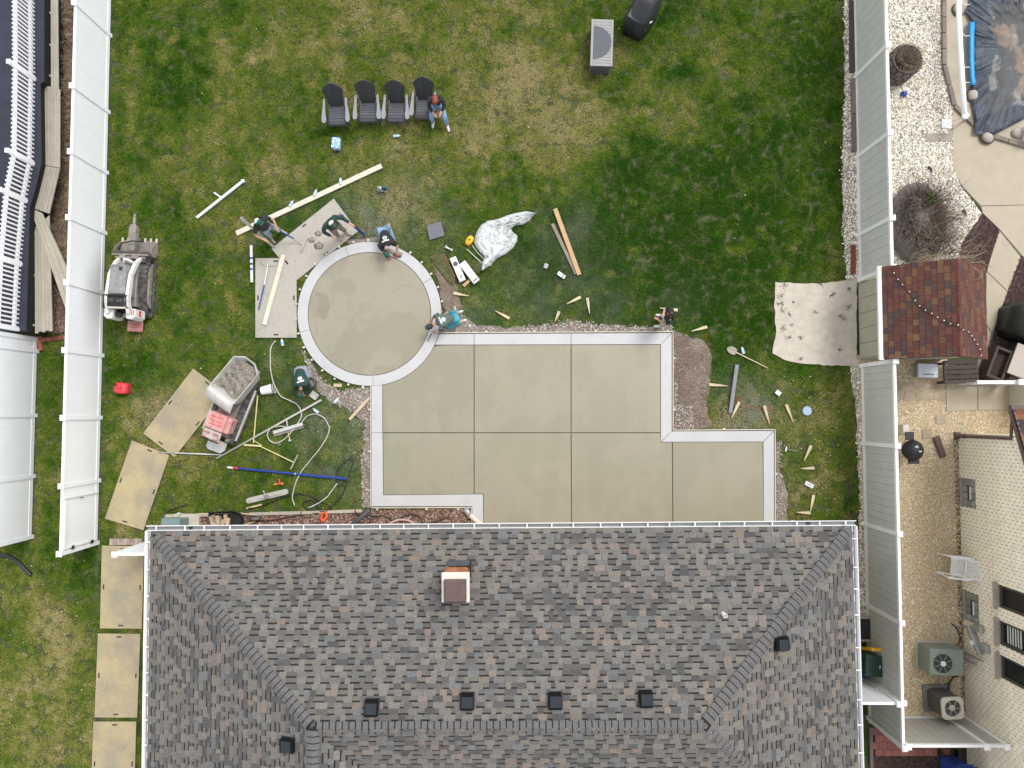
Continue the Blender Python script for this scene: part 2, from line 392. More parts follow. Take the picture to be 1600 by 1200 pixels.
# ================================================================ SETTING
# ground: one sheet to the horizon
def struct(o): o['kind'] = 'structure'; return o
gm = mat('lawn_soil', (.055, .070, .022), .95, .35, 9, bump=.6, bscale=40, col2=(.085, .075, .035), sc2=.8, amt2=.6)
b = MB(); b.add([(-300, -300, -.02), (300, -300, -.02), (300, 300, -.02), (-300, 300, -.02)], [(0, 1, 2, 3)])
struct(b.build('ground', gm))
_sz = [0]
def sheet(name, px, z, m, grassfree=True, parent=None, thick=.03):
    P = GP(px); _sz[0] += 1; z = z + _sz[0] * .0006
    if grassfree: no_grass(P)
    return struct(MB().prism(P, -.025, z).build(name, m, parent))
def rough(px, amp=3, step=7, seed=1):
    "ragged outline"
    r = random.Random(seed); out = []; n = len(px)
    for i in range(n):
        a = Vector(px[i]); c = Vector(px[(i + 1) % n]); L = (c - a).length; k = max(1, int(L / step))
        for j in range(k):
            p = a.lerp(c, j / k); out.append((p.x + r.uniform(-amp, amp), p.y + r.uniform(-amp, amp)))
    return out
# ---- patio
CX, CY, RI, RO = 578.0, 491.0, 96.0, 112.0
def arc(r, a0, a1, n=24, cx=CX, cy=CY): return [(cx + r * math.cos(R(a0 + (a1 - a0) * i / n)), cy + r * math.sin(R(a0 + (a1 - a0) * i / n))) for i in range(n + 1)]
ZP = .07
patio_out = arc(RO, 81, 379, 60)[:]
outline = [(581, 601)] + arc(RO, 88, 376, 60) + [(689, 521), (1049.5, 520), (1049.5, 673), (1208.5, 672), (1208.5, 824), (738, 824), (738, 791.5), (581, 791.5)]
pat = MB().prism(GP(outline), -.03, ZP - .03).build('patio', m_joint); struct(pat); no_grass(GP(outline))
def slab(px, name='slab', m=m_concrete, dz=0): return MB().prism(GP(px), ZP - .028, ZP + dz).build(name, m, pat)
rs_ = slab(arc(RI - .8, 0, 354, 70), m=m_wetcirc)
m_wetp = mat('wet_patch', (.245, .222, .17), .3, .06, 6); m_swirl = mat('trowel_mark', (.255, .235, .185), .35, .05, 6)
MB().prism(GP(rough([(494, 458), (505, 458), (514, 466), (517, 478), (514, 492), (507, 501), (499, 496), (493, 484), (500, 474)], 1.2, 4, 4)), ZP, ZP + .0012).build('wet_patch', m_wetp, rs_)
for px in ([(494, 500), (495, 515), (496, 524)], [(508, 541), (520, 540), (526, 541), (522, 548), (527, 556), (530, 563)], [(621, 424), (629, 424)], [(624, 429), (633, 430)], [(634, 439), (642, 442)], [(612, 458), (625, 449), (640, 446), (660, 456)], [(540, 540), (536, 530), (548, 505), (565, 480), (590, 465)]):
    P_ = GP(px); w0 = .022
    for a, c in zip(P_, P_[1:]):
        MB().prism(rectpoly(a, c, w0), ZP, ZP + .0009 + rnd.random() * .0002).build('trowel_mark', m_swirl, rs_)
g = .8
a0 = math.degrees(math.atan2(540 - CY, 0 + 683 - CX)); 
slab([(599, 675.2), (599, 602)] + arc(RO + .8, 79, 28, 16) + [(684, 541), (700, 539.8), (740.2, 539.8), (740.2, 675.2)])
slab([(741.8, 539.8), (891.2, 539.4), (891.2, 675.2), (741.8, 675.2)])
slab([(892.8, 539.4), (1031, 539), (1031, 675.2), (892.8, 675.2)])
slab([(599.6, 676.8), (740.2, 676.8), (740.2, 771.5), (600.2, 772.5)])
slab([(741.8, 676.8), (891.2, 676.8), (892, 823), (756.5, 823), (756, 771), (741.8, 771)])
slab([(892.8, 676.8), (1031, 676.8), (1031.5, 691), (1049, 691), (1049.6, 823), (893.6, 823)])
slab([(1050.6, 691), (1190.2, 690.6), (1192, 823), (1051.2, 823)])
bs = lambda px: slab(px, 'border_strip', m_border, .003)
for a, c in ((87, 165), (165.3, 250), (250.3, 330), (330.3, 376), (376.3, 446.7)): bs(arc(RO, a, c, 20) + arc(RI + .2, c, a, 20))
bs([(581.5, 603.6), (598, 601.8), (598, 675.6), (581.5, 675.6)])
bs([(581.5, 676.2), (598.4, 676.2), (599.2, 773.5), (754.6, 772), (755.5, 823.4), (738.6, 823.4), (738.2, 790.5), (581.5, 790.5)])
bs([(686.6, 522.5), (740.6, 522.2), (740.6, 538.8), (680.2, 538.8), (684, 530.5)])
bs([(741.4, 522.2), (891.6, 521.6), (891.6, 538.4), (741.4, 538.8)])
bs([(892.4, 521.6), (1048, 520.8), (1032, 538), (892.4, 538.4)])
bs([(1048.6, 521.4), (1048.6, 673.6), (1032, 690), (1032, 538.6)])
bs([(1049, 674), (1207.4, 673.2), (1191, 689.8), (1033, 690.2)])
bs([(1207.8, 673.8), (1207.8, 823.4), (1192.4, 823.4), (1191.6, 690.4)])
# form boards and stakes round the fresh edge
fr = thing('patio_formwork', 'thin pale form boards and stakes edging the fresh concrete patio', 'formwork', G(1050, 600))
def fboard(p, q, w=.022): MB().beam(G(*p) + Vector((0, 0, .035)), G(*q) + Vector((0, 0, .035)), w, .09).build('form_board', m_wood2, fr, world=True)
fboard((690, 520.2), (1050.6, 518.6)); fboard((1050.8, 519.6), (1050.8, 671.8)); fboard((1050.4, 672), (1209.6, 671)); fboard((1209.8, 671.8), (1209.8, 822)); fboard((580.2, 603), (580.2, 792)); fboard((581, 793), (737.4, 792.6)); fboard((737, 793), (737, 822))
for k in range(24):
    a = 95 + k * 11.6
    if a > 372: break
    p = arc(RO + 2.6, a, a + 1, 1)[0]
    MB().box(G(*p) + Vector((0, 0, .04)), (.065 + rnd.uniform(-.02, .02), .05, .12), R(-a + rnd.uniform(-15, 15))).build('stake', m_wood2, fr, world=True)
for p in ((590, 795.5), (667, 795), (716, 795), (1043, 518), (760, 518.5), (835, 517.6), (930, 516.8), (1052.6, 560), (1052.6, 640), (578, 640), (578, 705), (1130, 670), (1211.4, 740)):
    MB().box(G(*p) + Vector((0, 0, .035)), (.06, .045, .11)).build('stake', m_wood2, fr, world=True)
# ---- beds and bare earth
def bed(name, px, z, m, amp=2.5, seed=1): return sheet(name, rough(px, amp, 8, seed), z, m)
north_bed = [(690, 488), (712, 484), (745, 508), (790, 512), (840, 510), (905, 500), (930, 508), (990, 511), (1049, 509), (1049, 521), (690, 521)]
bed('crushed_stone_strip', north_bed, .0, m_crushb, seed=2)
dirt = [(1051, 514), (1072, 524), (1098, 532), (1112, 556), (1108, 600), (1104, 640), (1112, 668), (1051, 672)]
bed('bare_soil_patch', dirt, .002, m_soil, seed=3)
trench = [(1084, 618), (1105, 612), (1106, 668), (1086, 672)]
west_bed = [(470, 545), (486, 568), (500, 590), (530, 612), (580, 604), (580, 792), (566, 792), (566, 730), (572, 660), (548, 640), (520, 630), (498, 610), (480, 580)]
bed('crushed_stone_verge', west_bed, .001, m_crushb, seed=4)
bed('worn_soil_verge', [(676, 400), (690, 420), (716, 450), (722, 480), (700, 500), (688, 460)], .0, m_soil, seed=5)
bed('worn_soil_edge', [(1209, 690), (1222, 690), (1216, 730), (1232, 780), (1228, 824), (1209, 824)], .0, m_crushb, seed=6)
bed('worn_soil_edge', [(540, 378), (570, 372), (600, 372), (606, 382), (560, 386)], .0, m_crushb, seed=7)
chip_bed = [(258, 804), (581, 797), (738, 794), (738, 826), (258, 830)]
bed('red_chip_bed', chip_bed, .006, m_chipb, 1, 8)
old_pad = [(1211, 441), (1262, 444), (1300, 441), (1338, 437), (1338, 572), (1300, 571), (1258, 569), (1224, 562), (1206, 552), (1212, 520), (1210, 480)]
sheet('old_concrete_pad', rough(old_pad, .9, 7, 9), .03, m_oldconc)
fence_strip = [(1319, -20), (1341, -20), (1342, 440), (1322, 440), (1316, 300), (1320, 100)]
bed('white_stone_strip', fence_strip, .004, m_gravelb, 2, 10)
fence_strip2 = [(1326, 566), (1342, 566), (1352, 1000), (1336, 1000), (1343, 800), (1338, 640)]
bed('stone_strip', fence_strip2, .004, m_gravelb, 2, 11)
white_grav = [(1338, -20), (1472, -20), (1472, 105), (1488, 168), (1488, 262), (1502, 292), (1534, 334), (1502, 380), (1496, 416), (1338, 440)]
sheet('white_gravel_yard', white_grav, .002, m_gravelb)
pea = [(1339, 555), (1480, 550), (1480, 640), (1600, 640), (1600, 690), (1500, 690), (1512, 1122), (1358, 1130)]
sheet('pea_gravel_yard', pea, .001, m_peab)
mulch1 = [(1534, 333), (1561, 360), (1546, 405), (1540, 425), (1494, 420), (1500, 385)]
bed('mulch_bed', mulch1, .008, m_mulchb, 1, 12)
mulch2 = [(1594, 400), (1640, 420), (1640, 600), (1525, 600), (1543, 556), (1566, 480), (1576, 448)]
bed('mulch_bed', mulch2, .008, m_mulchb, 2, 13)
mulch3 = [(1360, 1182), (1480, 1182), (1480, 1240), (1360, 1240)]
bed('mulch_bed', mulch3, .008, m_mulchb, 1, 14)
dry_bed = [(70, -30), (163, -30), (160, 520), (60, 520), (40, 330)]
sheet('planting_bed', dry_bed, .002, mat('bed_soil', (.15, .095, .07), .95, .35, 20, bump=.8, bscale=50, col2=(.27, .20, .13), sc2=2, amt2=.8))
# pool terrace: concrete pieces with real joints
def flag(px, z, name='concrete_slab', m=m_deckconc):
    sheet(name, px, z, m)
ter = MB().prism(GP([(1488, 160), (1640, 160), (1640, 440), (1534, 600), (1538, 420), (1562, 358), (1503, 292), (1488, 262)]), -.025, .002).build('terrace', m_joint); struct(ter); no_grass(GP([(1488, 160), (1640, 160), (1640, 600), (1488, 600)]))
for px in ([(1488, 158), (1524, 190), (1550, 207), (1640, 236), (1640, 319), (1532, 321.5), (1503, 291), (1488, 262)],
           [(1532.5, 322.7), (1640, 320.2), (1640, 446), (1598, 401), (1562, 359), (1535, 333)],
           [(1561, 361), (1594, 402.5), (1574, 455), (1542, 424), (1546, 408)],
           [(1573.5, 456.4), (1549, 519), (1540, 505), (1541, 425)],
           [(1540, 507), (1548, 520.5), (1528, 596), (1520, 596)]):
    MB().prism(GP(px), .0, .02).build('concrete_slab', m_deckconc, ter)
for px in ([(1477.5, 597), (1526, 597), (1526, 641), (1478, 643)], [(1527.2, 597), (1576, 597), (1576, 640.5), (1527.2, 641)]):
    sheet('concrete_slab', px, .03, m_deckconc)
# pool pad and kerb
sheet('pool_pad', [(1475, -20), (1640, -20), (1640, 240), (1548, 212), (1521, 194), (1491, 165), (1475, 104)], .05, m_deckconc)
kb = thing('pool_kerb', 'brown stone kerb edging the concrete pool pad', 'kerb', G(1473, 60))
kl = [(1473, -20), (1473.5, 103), (1489.5, 166.5), (1521.5, 197), (1547, 213), (1650, 245)]
for a, c in zip(kl, kl[1:]):
    A = G(*a); B = G(*c); n = max(1, round((B - A).length / .55))
    for i in range(n):
        p = A.lerp(B, (i + .02) / n); q = A.lerp(B, (i + .98) / n)
        MB().beam(p + Vector((0, 0, .04)), q + Vector((0, 0, .04)), .13, .12).build('kerb_stone', mat('kerb_stone', (.20, .165, .14), .85, .15, 8, rand=.12), kb, world=True, bev=.01)
# ================================================================ OUR HOUSE
HE, HR = 2.75, 4.42
NW = G(235, 830, HE); NE = G(1331, 822, HE); RW = G(489, 1138, HR); RE = G(1098, 1136, HR)
du = (NE - NW).normalized(); dv = Vector((du.y, -du.x, 0))          # dv points south
SW = NW + dv * 15; SE = NE + dv * (2 * (RE - NE).dot(dv)); RWS = RW + dv * 9
VE = RW + du * 4.6 + dv * 4.6; VE.z = HE; VES = VE + dv * 5
house = thing('house', 'house with grey shingled hip roof and white gutters beside the new patio', 'house', Vector(((NW.x + NE.x) / 2, NW.y - 5, 0)))
hl = house.location
walls = MB()
inset = .42
q = [NW + du * inset + dv * inset, NE - du * inset + dv * inset, SE - du * inset - dv * inset, VE - du * inset - dv * inset, VES - du * inset, SW + du * inset]
walls.prism(q, -.02, HE - .05); walls.build('wall', mat('tan_brick_wall', (.42, .33, .25), .85, .1, 6), house, world=True)
TABS = []      # (area, MB)
def shingle_slope(poly, eu, mass, cols, expo=.138, tabs=(.11, .30), gaps=(.09, .27), top_first=True, keep=None, z0=0.0):
    "lay laminated shingle rows on a convex roof plane; eu = direction along the eave"
    O = Vector(poly[0]); eu = Vector(eu).normalized()
    n = (Vector(poly[1]) - O).cross(Vector(poly[2]) - O).normalized()
    if n.z < 0: n = -n
    ev = n.cross(eu)
    if ev.z < 0: ev = -ev
    P2 = [((Vector(p) - O).dot(eu), (Vector(p) - O).dot(ev)) for p in poly]
    vmin = min(p[1] for p in P2); vmax = max(p[1] for p in P2)
    def iv(v):
        us = []
        for i in range(len(P2)):
            (u1, v1), (u2, v2) = P2[i], P2[(i + 1) % len(P2)]
            if (v1 - v) * (v2 - v) <= 0 and abs(v1 - v2) > 1e-6: us.append(u1 + (u2 - u1) * (v - v1) / (v2 - v1))
        return (min(us), max(us)) if len(us) > 1 else (0, 0)
    W = lambda u, v, h: O + eu * u + ev * v + n * h
    def slabp(mb, u0, u1, v0, v1, h0, h1, col):
        vs = [W(u0, v0, -.01), W(u1, v0, -.01), W(u1, v1, -.01), W(u0, v1, -.01), W(u0, v0, h0), W(u1, v0, h0), W(u1, v1, h1), W(u0, v1, h1)]
        fs = [(4, 5, 6, 7), (0, 1, 5, 4), (1, 2, 6, 5), (2, 3, 7, 6), (3, 0, 4, 7)]
        if (vs[5] - vs[4]).cross(vs[6] - vs[5]).dot(n) < 0: fs = [tuple(reversed(f)) for f in fs]
        mb.add(vs, fs, col)
    r = int((vmax - vmin) / expo) + 1
    for k in range(r):
        v0 = vmin + k * expo; v1 = min(v0 + expo, vmax - .002)
        if v1 - v0 < .02: continue
        a, c = iv((v0 + v1) / 2)
        if c - a < .05: continue
        base = cols['base'](); 
        u = a
        while u < c:
            gw = rnd.uniform(*gaps); 
            if rnd.random() < .13: gw = .012
            tw = rnd.uniform(*tabs)
            # gap: lower layer; dark band is print plus the next row's painted shadow
            e = min(u + gw, c)
            bc = cols['base']()
            slabp(mass, u, e, v0, v1 - .042, .003, .001, bc)
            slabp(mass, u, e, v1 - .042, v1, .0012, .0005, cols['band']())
            u = e
            if u >= c: break
            e = min(u + tw, c); tc = cols['tab']()
            if e - u > .02:
                t = MB(); slabp(t, u, e, v0 - .004, v1, .011, .005, tc)
                TABS.append(((e - u) / (H - O.z - (v0 - vmin) * ev.z) ** 2, t, mass))
            u = e
    # decking below
    mass.add([Vector(p) - n * .012 for p in poly], [tuple(range(len(poly))) if True else None], (.07, .07, .07))
def jit(c, k=.08): 
    f = (1 + rnd.uniform(-k, k)) * .80; return (c[0] * f * 1.03, c[1] * f, c[2] * f * .95)
GT = [(.212, .202, .194), (.20, .188, .178), (.182, .173, .166), (.225, .208, .192), (.215, .195, .182), (.185, .192, .198), (.14, .14, .144), (.095, .096, .102), (.20, .19, .18), (.18, .175, .172), (.195, .188, .182), (.185, .178, .173), (.21, .198, .186), (.11, .11, .116), (.125, .122, .122), (.235, .20, .18), (.165, .172, .182)]
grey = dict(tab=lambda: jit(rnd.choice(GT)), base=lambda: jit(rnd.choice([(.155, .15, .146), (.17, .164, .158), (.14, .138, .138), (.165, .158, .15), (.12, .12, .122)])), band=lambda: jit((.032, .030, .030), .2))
mass = MB()
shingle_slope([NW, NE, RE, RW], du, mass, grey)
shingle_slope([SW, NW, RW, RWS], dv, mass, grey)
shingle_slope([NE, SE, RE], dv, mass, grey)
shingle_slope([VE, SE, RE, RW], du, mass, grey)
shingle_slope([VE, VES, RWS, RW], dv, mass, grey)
TABS.sort(key=lambda t: -t[0])
roof = mass
for i, (ar, t, ms) in enumerate(TABS):
    if i >= 290: roof.add(t.v, t.f, t.c[0])
roofo = roof.build('roof', m_shing, house, world=True)
for ar, t, ms in TABS[:290]: t.build('shingle', m_shing, roofo, world=True)
rest = tag(roofo, None, None, None, 'stuff')
# ridge and hip caps
def caps(A, B, step=.155, w=.30, lift=.03, lead=0):
    d = (B - A); L = d.length; d.normalize(); side = d.cross(Vector((0, 0, 1))).normalized(); up = side.cross(d).normalized()
    n = int(L / step); sl = .30
    me = MB()
    for s0 in (0,):
        rings = []
        for t, h in ((-.012, .0), (-.012, .016), (step - .04, .006)):
            rings.append([Vector((x, t, h - abs(x) * sl)) for x in (-w / 2, -w / 4, 0, w / 4, w / 2)])
        me.grid(rings, (.132, .127, .125))
        me.grid([[Vector((x, t, h - abs(x) * sl)) for x in (-w / 2, -w / 4, 0, w / 4, w / 2)] for t, h in ((step - .04, .006), (step * 1.05, .003), (step * 1.05, -.004))], (.022, .022, .023))  # dark strip paints the shadow line where the next cap overlaps
    mesh = me.mesh('ridge_cap', m_shing)
    M = Matrix((side, d, up)).transposed()
    for i in range(n):
        p = A + d * (i * step + lead) + up * lift
        o = obj('ridge_cap', mesh, roofo, p - hl, (M @ Matrix.Rotation(R(rnd.uniform(-1.2, 1.2)), 3, 'Z')).to_euler())
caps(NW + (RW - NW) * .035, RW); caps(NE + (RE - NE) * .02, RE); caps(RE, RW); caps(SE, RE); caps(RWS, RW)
# gutters: a real trough with hangers
def gutter(A, B, out):
    d = (B - A).normalized(); out = Vector(out)
    prof = [(0.0, -.012), (0.0, -.12), (.10, -.12), (.115, -.02), (.135, -.015), (.135, -.002), (.122, -.002), (.105, -.03), (.092, -.108), (.012, -.108), (.012, -.012)]
    g_ = MB()
    rings = [[p + out * (x + .01) + Vector((0, 0, z + .0)) for x, z in prof] for p in (A, B)]
    g_.loft(rings)
    go = g_.build('gutter', m_whitecap, house, world=True)
    ln = MB().add([A + out * .022 + Vector((0, 0, -.105)), B + out * .022 + Vector((0, 0, -.105)), B + out * .101 + Vector((0, 0, -.105)), A + out * .101 + Vector((0, 0, -.105))], [(0, 1, 2, 3)]).build('gutter_floor', m_galv, go, world=True)
    n = int((B - A).length / .64)
    for i in range(n):
        p = A + d * ((i + .5 + rnd.uniform(-.12, .12)) * (B - A).length / n)
        MB().beam(p + out * .004 + Vector((0, 0, -.004)), p + out * .143 + Vector((0, 0, .002)), .028, .008).build('hanger', m_whitecap, go, world=True)
    return go
gN = gutter(NW - du * .12, NE + du * .12, -dv); gutter(NW, SW, -du); gutter(SE, NE, du)
for u_ in (297, 1264):
    p = G(u_, 829 if u_ < 500 else 821, HE - .05)
    MB().box(NW + du * (p - NW).dot(du) - dv * .072 + Vector((0, 0, -.075)), (.085, .06, .045)).build('outlet', m_black, gN, world=True)
fa = MB(); 
for A, B, o_ in ((NW, NE, -dv), (NW, SW, -du), (SE, NE, du)): fa.beam(A - o_ * .03 + Vector((0, 0, -.10)), B - o_ * .03 + Vector((0, 0, -.10)), .03, .17)
fa.build('fascia', m_white, house, world=True)
so = MB(); so.prism([NW, NE, SE, VE, VES, SW], HE - .2, HE - .19); so.build('soffit', m_white, house, world=True)
# roof vents
def roof_z(p):
    y = (p - NW).dot(dv); x = (p - NW).dot(du); x2 = (NE - p).dot(du); k = (HR - HE) / (RW - NW).dot(dv)
    return HE + min(y, 2 * (RW - NW).dot(dv) - y, x * (RW - NW).dot(dv) / (RW - NW).dot(du), x2 * (RE - NE).dot(dv) / (NE - RE).dot(du)) * k
VM = mat('dark_blue_grey_vent', (.030, .033, .040), .8, .1, spec=.15)
vents = [(580, 1107, 'ridgeward dark roof vent nearest the west hip ridge', 0), (730, 1097, 'dark roof vent on the ridge slope below the chimney', 0), (868, 1096, 'dark roof vent third along the ridge line', 0), (1010, 1093, 'dark roof vent on the north slope nearest the east hip', 0), (1223, 1007, 'dark roof vent alone on the east hip slope', 1), (448, 1166, 'dark roof vent alone on the west slope by the lower edge', 2)]
for u_, v_, lab, side in vents:
    z = 4.0
    for _ in range(3): p = G(u_, v_, z + .12); z = roof_z(p)
    p.z = z
    dn = [-dv, du, -du][side]
    t = thing('roof_vent', lab, 'roof vent', p, math.atan2(dn.y, dn.x) - math.pi / 2, 'dark box vents on the grey roof')
    sl = R(20)
    Mx = Matrix.Rotation(-sl, 3, 'X')
    MB().box((0, 0, .02), (.36, .40, .012), Mx).build('flashing', m_black, t)
    MB().add([(-.15, -.17, -.04), (.15, -.17, -.04), (.15, .17, -.09), (-.15, .17, -.09), (-.15, -.17, .19), (.15, -.17, .19), (.15, .17, .13), (-.15, .17, .13)], [(4, 5, 6, 7), (0, 1, 5, 4), (1, 2, 6, 5), (2, 3, 7, 6), (3, 0, 4, 7)]).build('body', mat('vent_black', (.010, .010, .011), .9, .1, spec=.1), t)
    MB().box((0, .01, .185), (.27, .25, .022), Matrix.Rotation(R(-12), 3, 'X')).build('hood', VM, t, bev=.008)
# plumbing vent
p = G(1131, 960, 3.6); p.z = roof_z(p)
t = thing('plumbing_vent', 'small white plumbing vent pipe on the roof left of the east hip', 'vent pipe', p); MB().lathe((0, 0, 0), [(.05, -.1), (.05, .22), (.04, .22), (.038, .1)], 12).build('pipe', m_white, t); MB().box((0, .02, .0), (.24, .26, .012), Matrix.Rotation(R(-20), 3, 'X')).build('flashing', m_cap, t)
# chimney
z = 3.1; p = G(716, 884, z); cp = p + dv * .35; 
ch = thing('chimney', 'red brick chimney with white crown and brown metal cap on the grey roof', 'chimney', Vector((cp.x, cp.y, z - .1)), math.atan2(du.y, du.x))
MB().box((0, 0, .30), (.56, .60, 1.12)).build('core', mat('chimney_mortar', (.55, .40, .25), .9, .1), ch)
bw = .0
for r_ in range(13):
    zz = -.20 + r_ * .083
    for sd in range(4):
        n_ = 3
        for k in range(n_):
            L_ = (.575 if sd % 2 == 0 else .615); x = (-L_ / 2 + (k + .5) * L_ / n_) + (.045 if r_ % 2 else -.045)
            x = max(-L_ / 2 + .06, min(L_ / 2 - .06, x))
            half = (.30 + .012) if sd % 2 == 0 else (.28 + .012)
            c_ = (x, half * (1 if sd == 0 else -1), zz) if sd % 2 == 0 else (half * (1 if sd == 1 else -1), x, zz)
            d_ = (.165, .03, .066) if sd % 2 == 0 else (.03, .165, .066)
            MB().box(c_, d_).build('brick', mat('orange_brick', (.36, .14, .065), .8, .2, 8, rand=.3), ch)
MB().box((0, 0, .90), (.68, .72, .09)).build('crown', mat('cream_crown', (.66, .61, .53), .8, .06), ch, bev=.01)
MB().loft([[Vector((x * s_, y * s_ - .06, z_)) for x, y in ((-.27, -.27), (.27, -.27), (.27, .27), (-.27, .27))] for s_, z_ in ((1, .95), (1.0, 1.06), (.86, 1.11))]).build('metal_cap', m_brownm, ch)
MB().box((.02, .42, .12), (.56, .14, .07), Matrix.Rotation(R(-20), 3, 'X')).build('flashing', mat('slate_flashing', (.03, .036, .045), .4, .1), ch)
MB().box((.31, .05, .02), (.05, .78, .30), Matrix.Rotation(R(20), 3, 'X')).build('flashing', m_black, ch)
# ================================================================ FENCES
def fence(name, label, A, B, ts, h, mp, mr, cap=.13, boards=.285, capmat=None, face=1, thick=.045, ends=True, group=None, groove=.006):
    "posts at the distances ts (metres) from A towards B, boards between them"
    A = Vector(A); B = Vector(B); A.z = B.z = 0; d = (B - A).normalized(); ang = math.atan2(d.y, d.x)
    root = thing(name, label, 'fence', A, ang, group)
    L = (B - A).length; no_grass(rectpoly(A, B, .16))
    pw = .115
    pm = MB().box((0, 0, (h + .05) / 2), (pw, pw, h + .05)).mesh('post', mr)
    cm = MB().loft([[Vector((x * s_, y * s_, z_)) for x, y in ((-.5, -.5), (.5, -.5), (.5, .5), (-.5, .5))] for s_, z_ in ((cap + .03, 0), (cap + .03, .03), (cap * .75, .06))]).mesh('cap', capmat or m_whitecap)
    for t in ts:
        po = obj('post', pm, root, (t, 0, 0)); obj('cap', cm, po, (0, 0, h + .05))
    for t0, t1 in zip(ts, ts[1:]):
        a = t0 + pw / 2; b_ = t1 - pw / 2; W = b_ - a
        MB().box(((a + b_) / 2, 0, h - .045), (W, .07, .09)).build('top_rail', mr, root); 
        tr = MB().box(((a + b_) / 2, 0, h + .002), (W, .074, .006)).build('rail_cap', capmat or m_whitecap, root)
        MB().box(((a + b_) / 2, 0, .15), (W, .065, .14)).build('bottom_rail', mr, root)
        n = max(1, round(W / boards)); bwid = W / n
        bm_ = MB(); e = groove; 
        hb = h - .09 - .22
        bm_.loft([[Vector((x, y, z_)) for x, y in ((-bwid / 2 + e * .4, -thick / 2 + e), (-bwid / 2 + e, -thick / 2), (bwid / 2 - e, -thick / 2), (bwid / 2 - e * .4, -thick / 2 + e), (bwid / 2 - e * .4, thick / 2 - e), (bwid / 2 - e, thick / 2), (-bwid / 2 + e, thick / 2), (-bwid / 2 + e * .4, thick / 2 - e))] for z_ in (.22, .22 + hb)])
        me = bm_.mesh('board', mp)
        for k in range(n): obj('board', me, root, (a + (k + .5) * bwid, rnd.uniform(-.0015, .0015), 0))
    return root
A = G(170, -45); B = G(163.5, 849); A.x = B.x = (A.x + B.x) / 2 - .05
dl = lambda v: (A - G(165, v)).y
HL = 1.76
ts = [dl(v) for v in (-40, 64, 170, 266, 361, 457, 554, 651, 749)]
ts = [(A.y - G(110, v, HL + .08).y) for v in (-95, 3, 133, 236, 339, 441, 547, 653, 760, 866)]
ts = [t for t in ts if t > -3]
lf = fence('vinyl_fence', 'long white vinyl privacy fence on the left side of the lawn', A, (A.x, A.y - 20, 0), ts, HL, m_white, m_white, boards=.30, groove=.0009)
# the gate frame at its lower end
t0, t1 = ts[-2], ts[-1]
MB().box((t0 + .33, .06, HL / 2 + .06), (.05, .04, HL - .2)).build('gate_stile', m_whitecap, lf); MB().box((t1 - .13, .06, HL / 2 + .06), (.06, .04, HL - .2)).build('gate_stile', m_whitecap, lf)
MB().box(((t0 + t1) / 2 + .12, .06, HL - .05), (1.3, .04, .09)).build('gate_rail', m_whitecap, lf)
MB().tube([(t0 + .40, .09, 1.0), (t0 + .40, .14, 1.0), (t0 + .40, .14, 1.15)], .012, 6).build('latch', m_black, lf)
for z_ in (.45, 1.35): MB().box((t1 - .10, .09, z_), (.10, .03, .10)).build('hinge', m_black, lf)
# cross fence from the gate to the house
pA = G(181, 866, HL); 
cf = fence('vinyl_fence', 'short white fence stub meeting the house by the ground mats', (pA.x, pA.y, 0), (NW.x + .5, pA.y, 0), [0, (NW.x + .45 - pA.x)], HL, m_white, m_white)
# right fence north of the shed
HRF = 1.93
AR = G(1341, -60); xR = (G(1341, 300).x + G(1344, 700).x + G(1354, 950).x) / 3
ty = lambda v: AR.y - G(1390, v, HRF + .07).y
AR.x = xR
rn = fence('vinyl_fence', 'tall grey panelled fence with white caps north of the shingled shed', AR, (xR, AR.y - 10, 0), [ty(v) for v in (-62, 70, 207, 340, 417)], HRF, m_grey_v, m_grey_r, boards=.29)
rs = fence('vinyl_fence', 'tall grey panelled fence with white caps south of the shed beside the pea gravel', AR, (xR, AR.y - 10, 0), [ty(v) for v in (564, 697, 835, 974, 1099, 1170)], HRF, m_grey_v, m_grey_r, boards=.215)
# white cross fence to our house on the right, and the neighbour's cross fence
yw = G(1405, 1099, HRF).y
fence('vinyl_fence', 'short white fence between the grey roof eave and the grey side fence', (NE.x - .45, yw, 0), (xR - .1, yw, 0), [0.0, xR - .12 - NE.x + .45], HRF, m_white, m_white)
yb = G(1412, 1167, HRF + .05).y
xe = G(1556, 1167, HRF).x
fence('vinyl_fence', 'grey taupe cross fence running to the white brick house at the lower right', (xR + .08, yb, 0), (xe, yb, 0), [0.02, xe - xR - .35, xe - xR + .2], HRF, mat('taupe_vinyl', (.40, .385, .35), .5, .05), m_grey_r, boards=.24)
# left neighbour fence
LA = G(62, 528); LB = G(52, 838)
LA.x = LB.x = (LA.x + LB.x) / 2 - .04
Ln = (LA - LB).length
fence('vinyl_fence', 'white vinyl fence at the far left edge below the picket rail', LA, LB, [.05, .05 + Ln * .06, .05 + Ln * .385, .05 + Ln * .69, Ln], 1.80, m_white, m_white, boards=.29, groove=.0009)
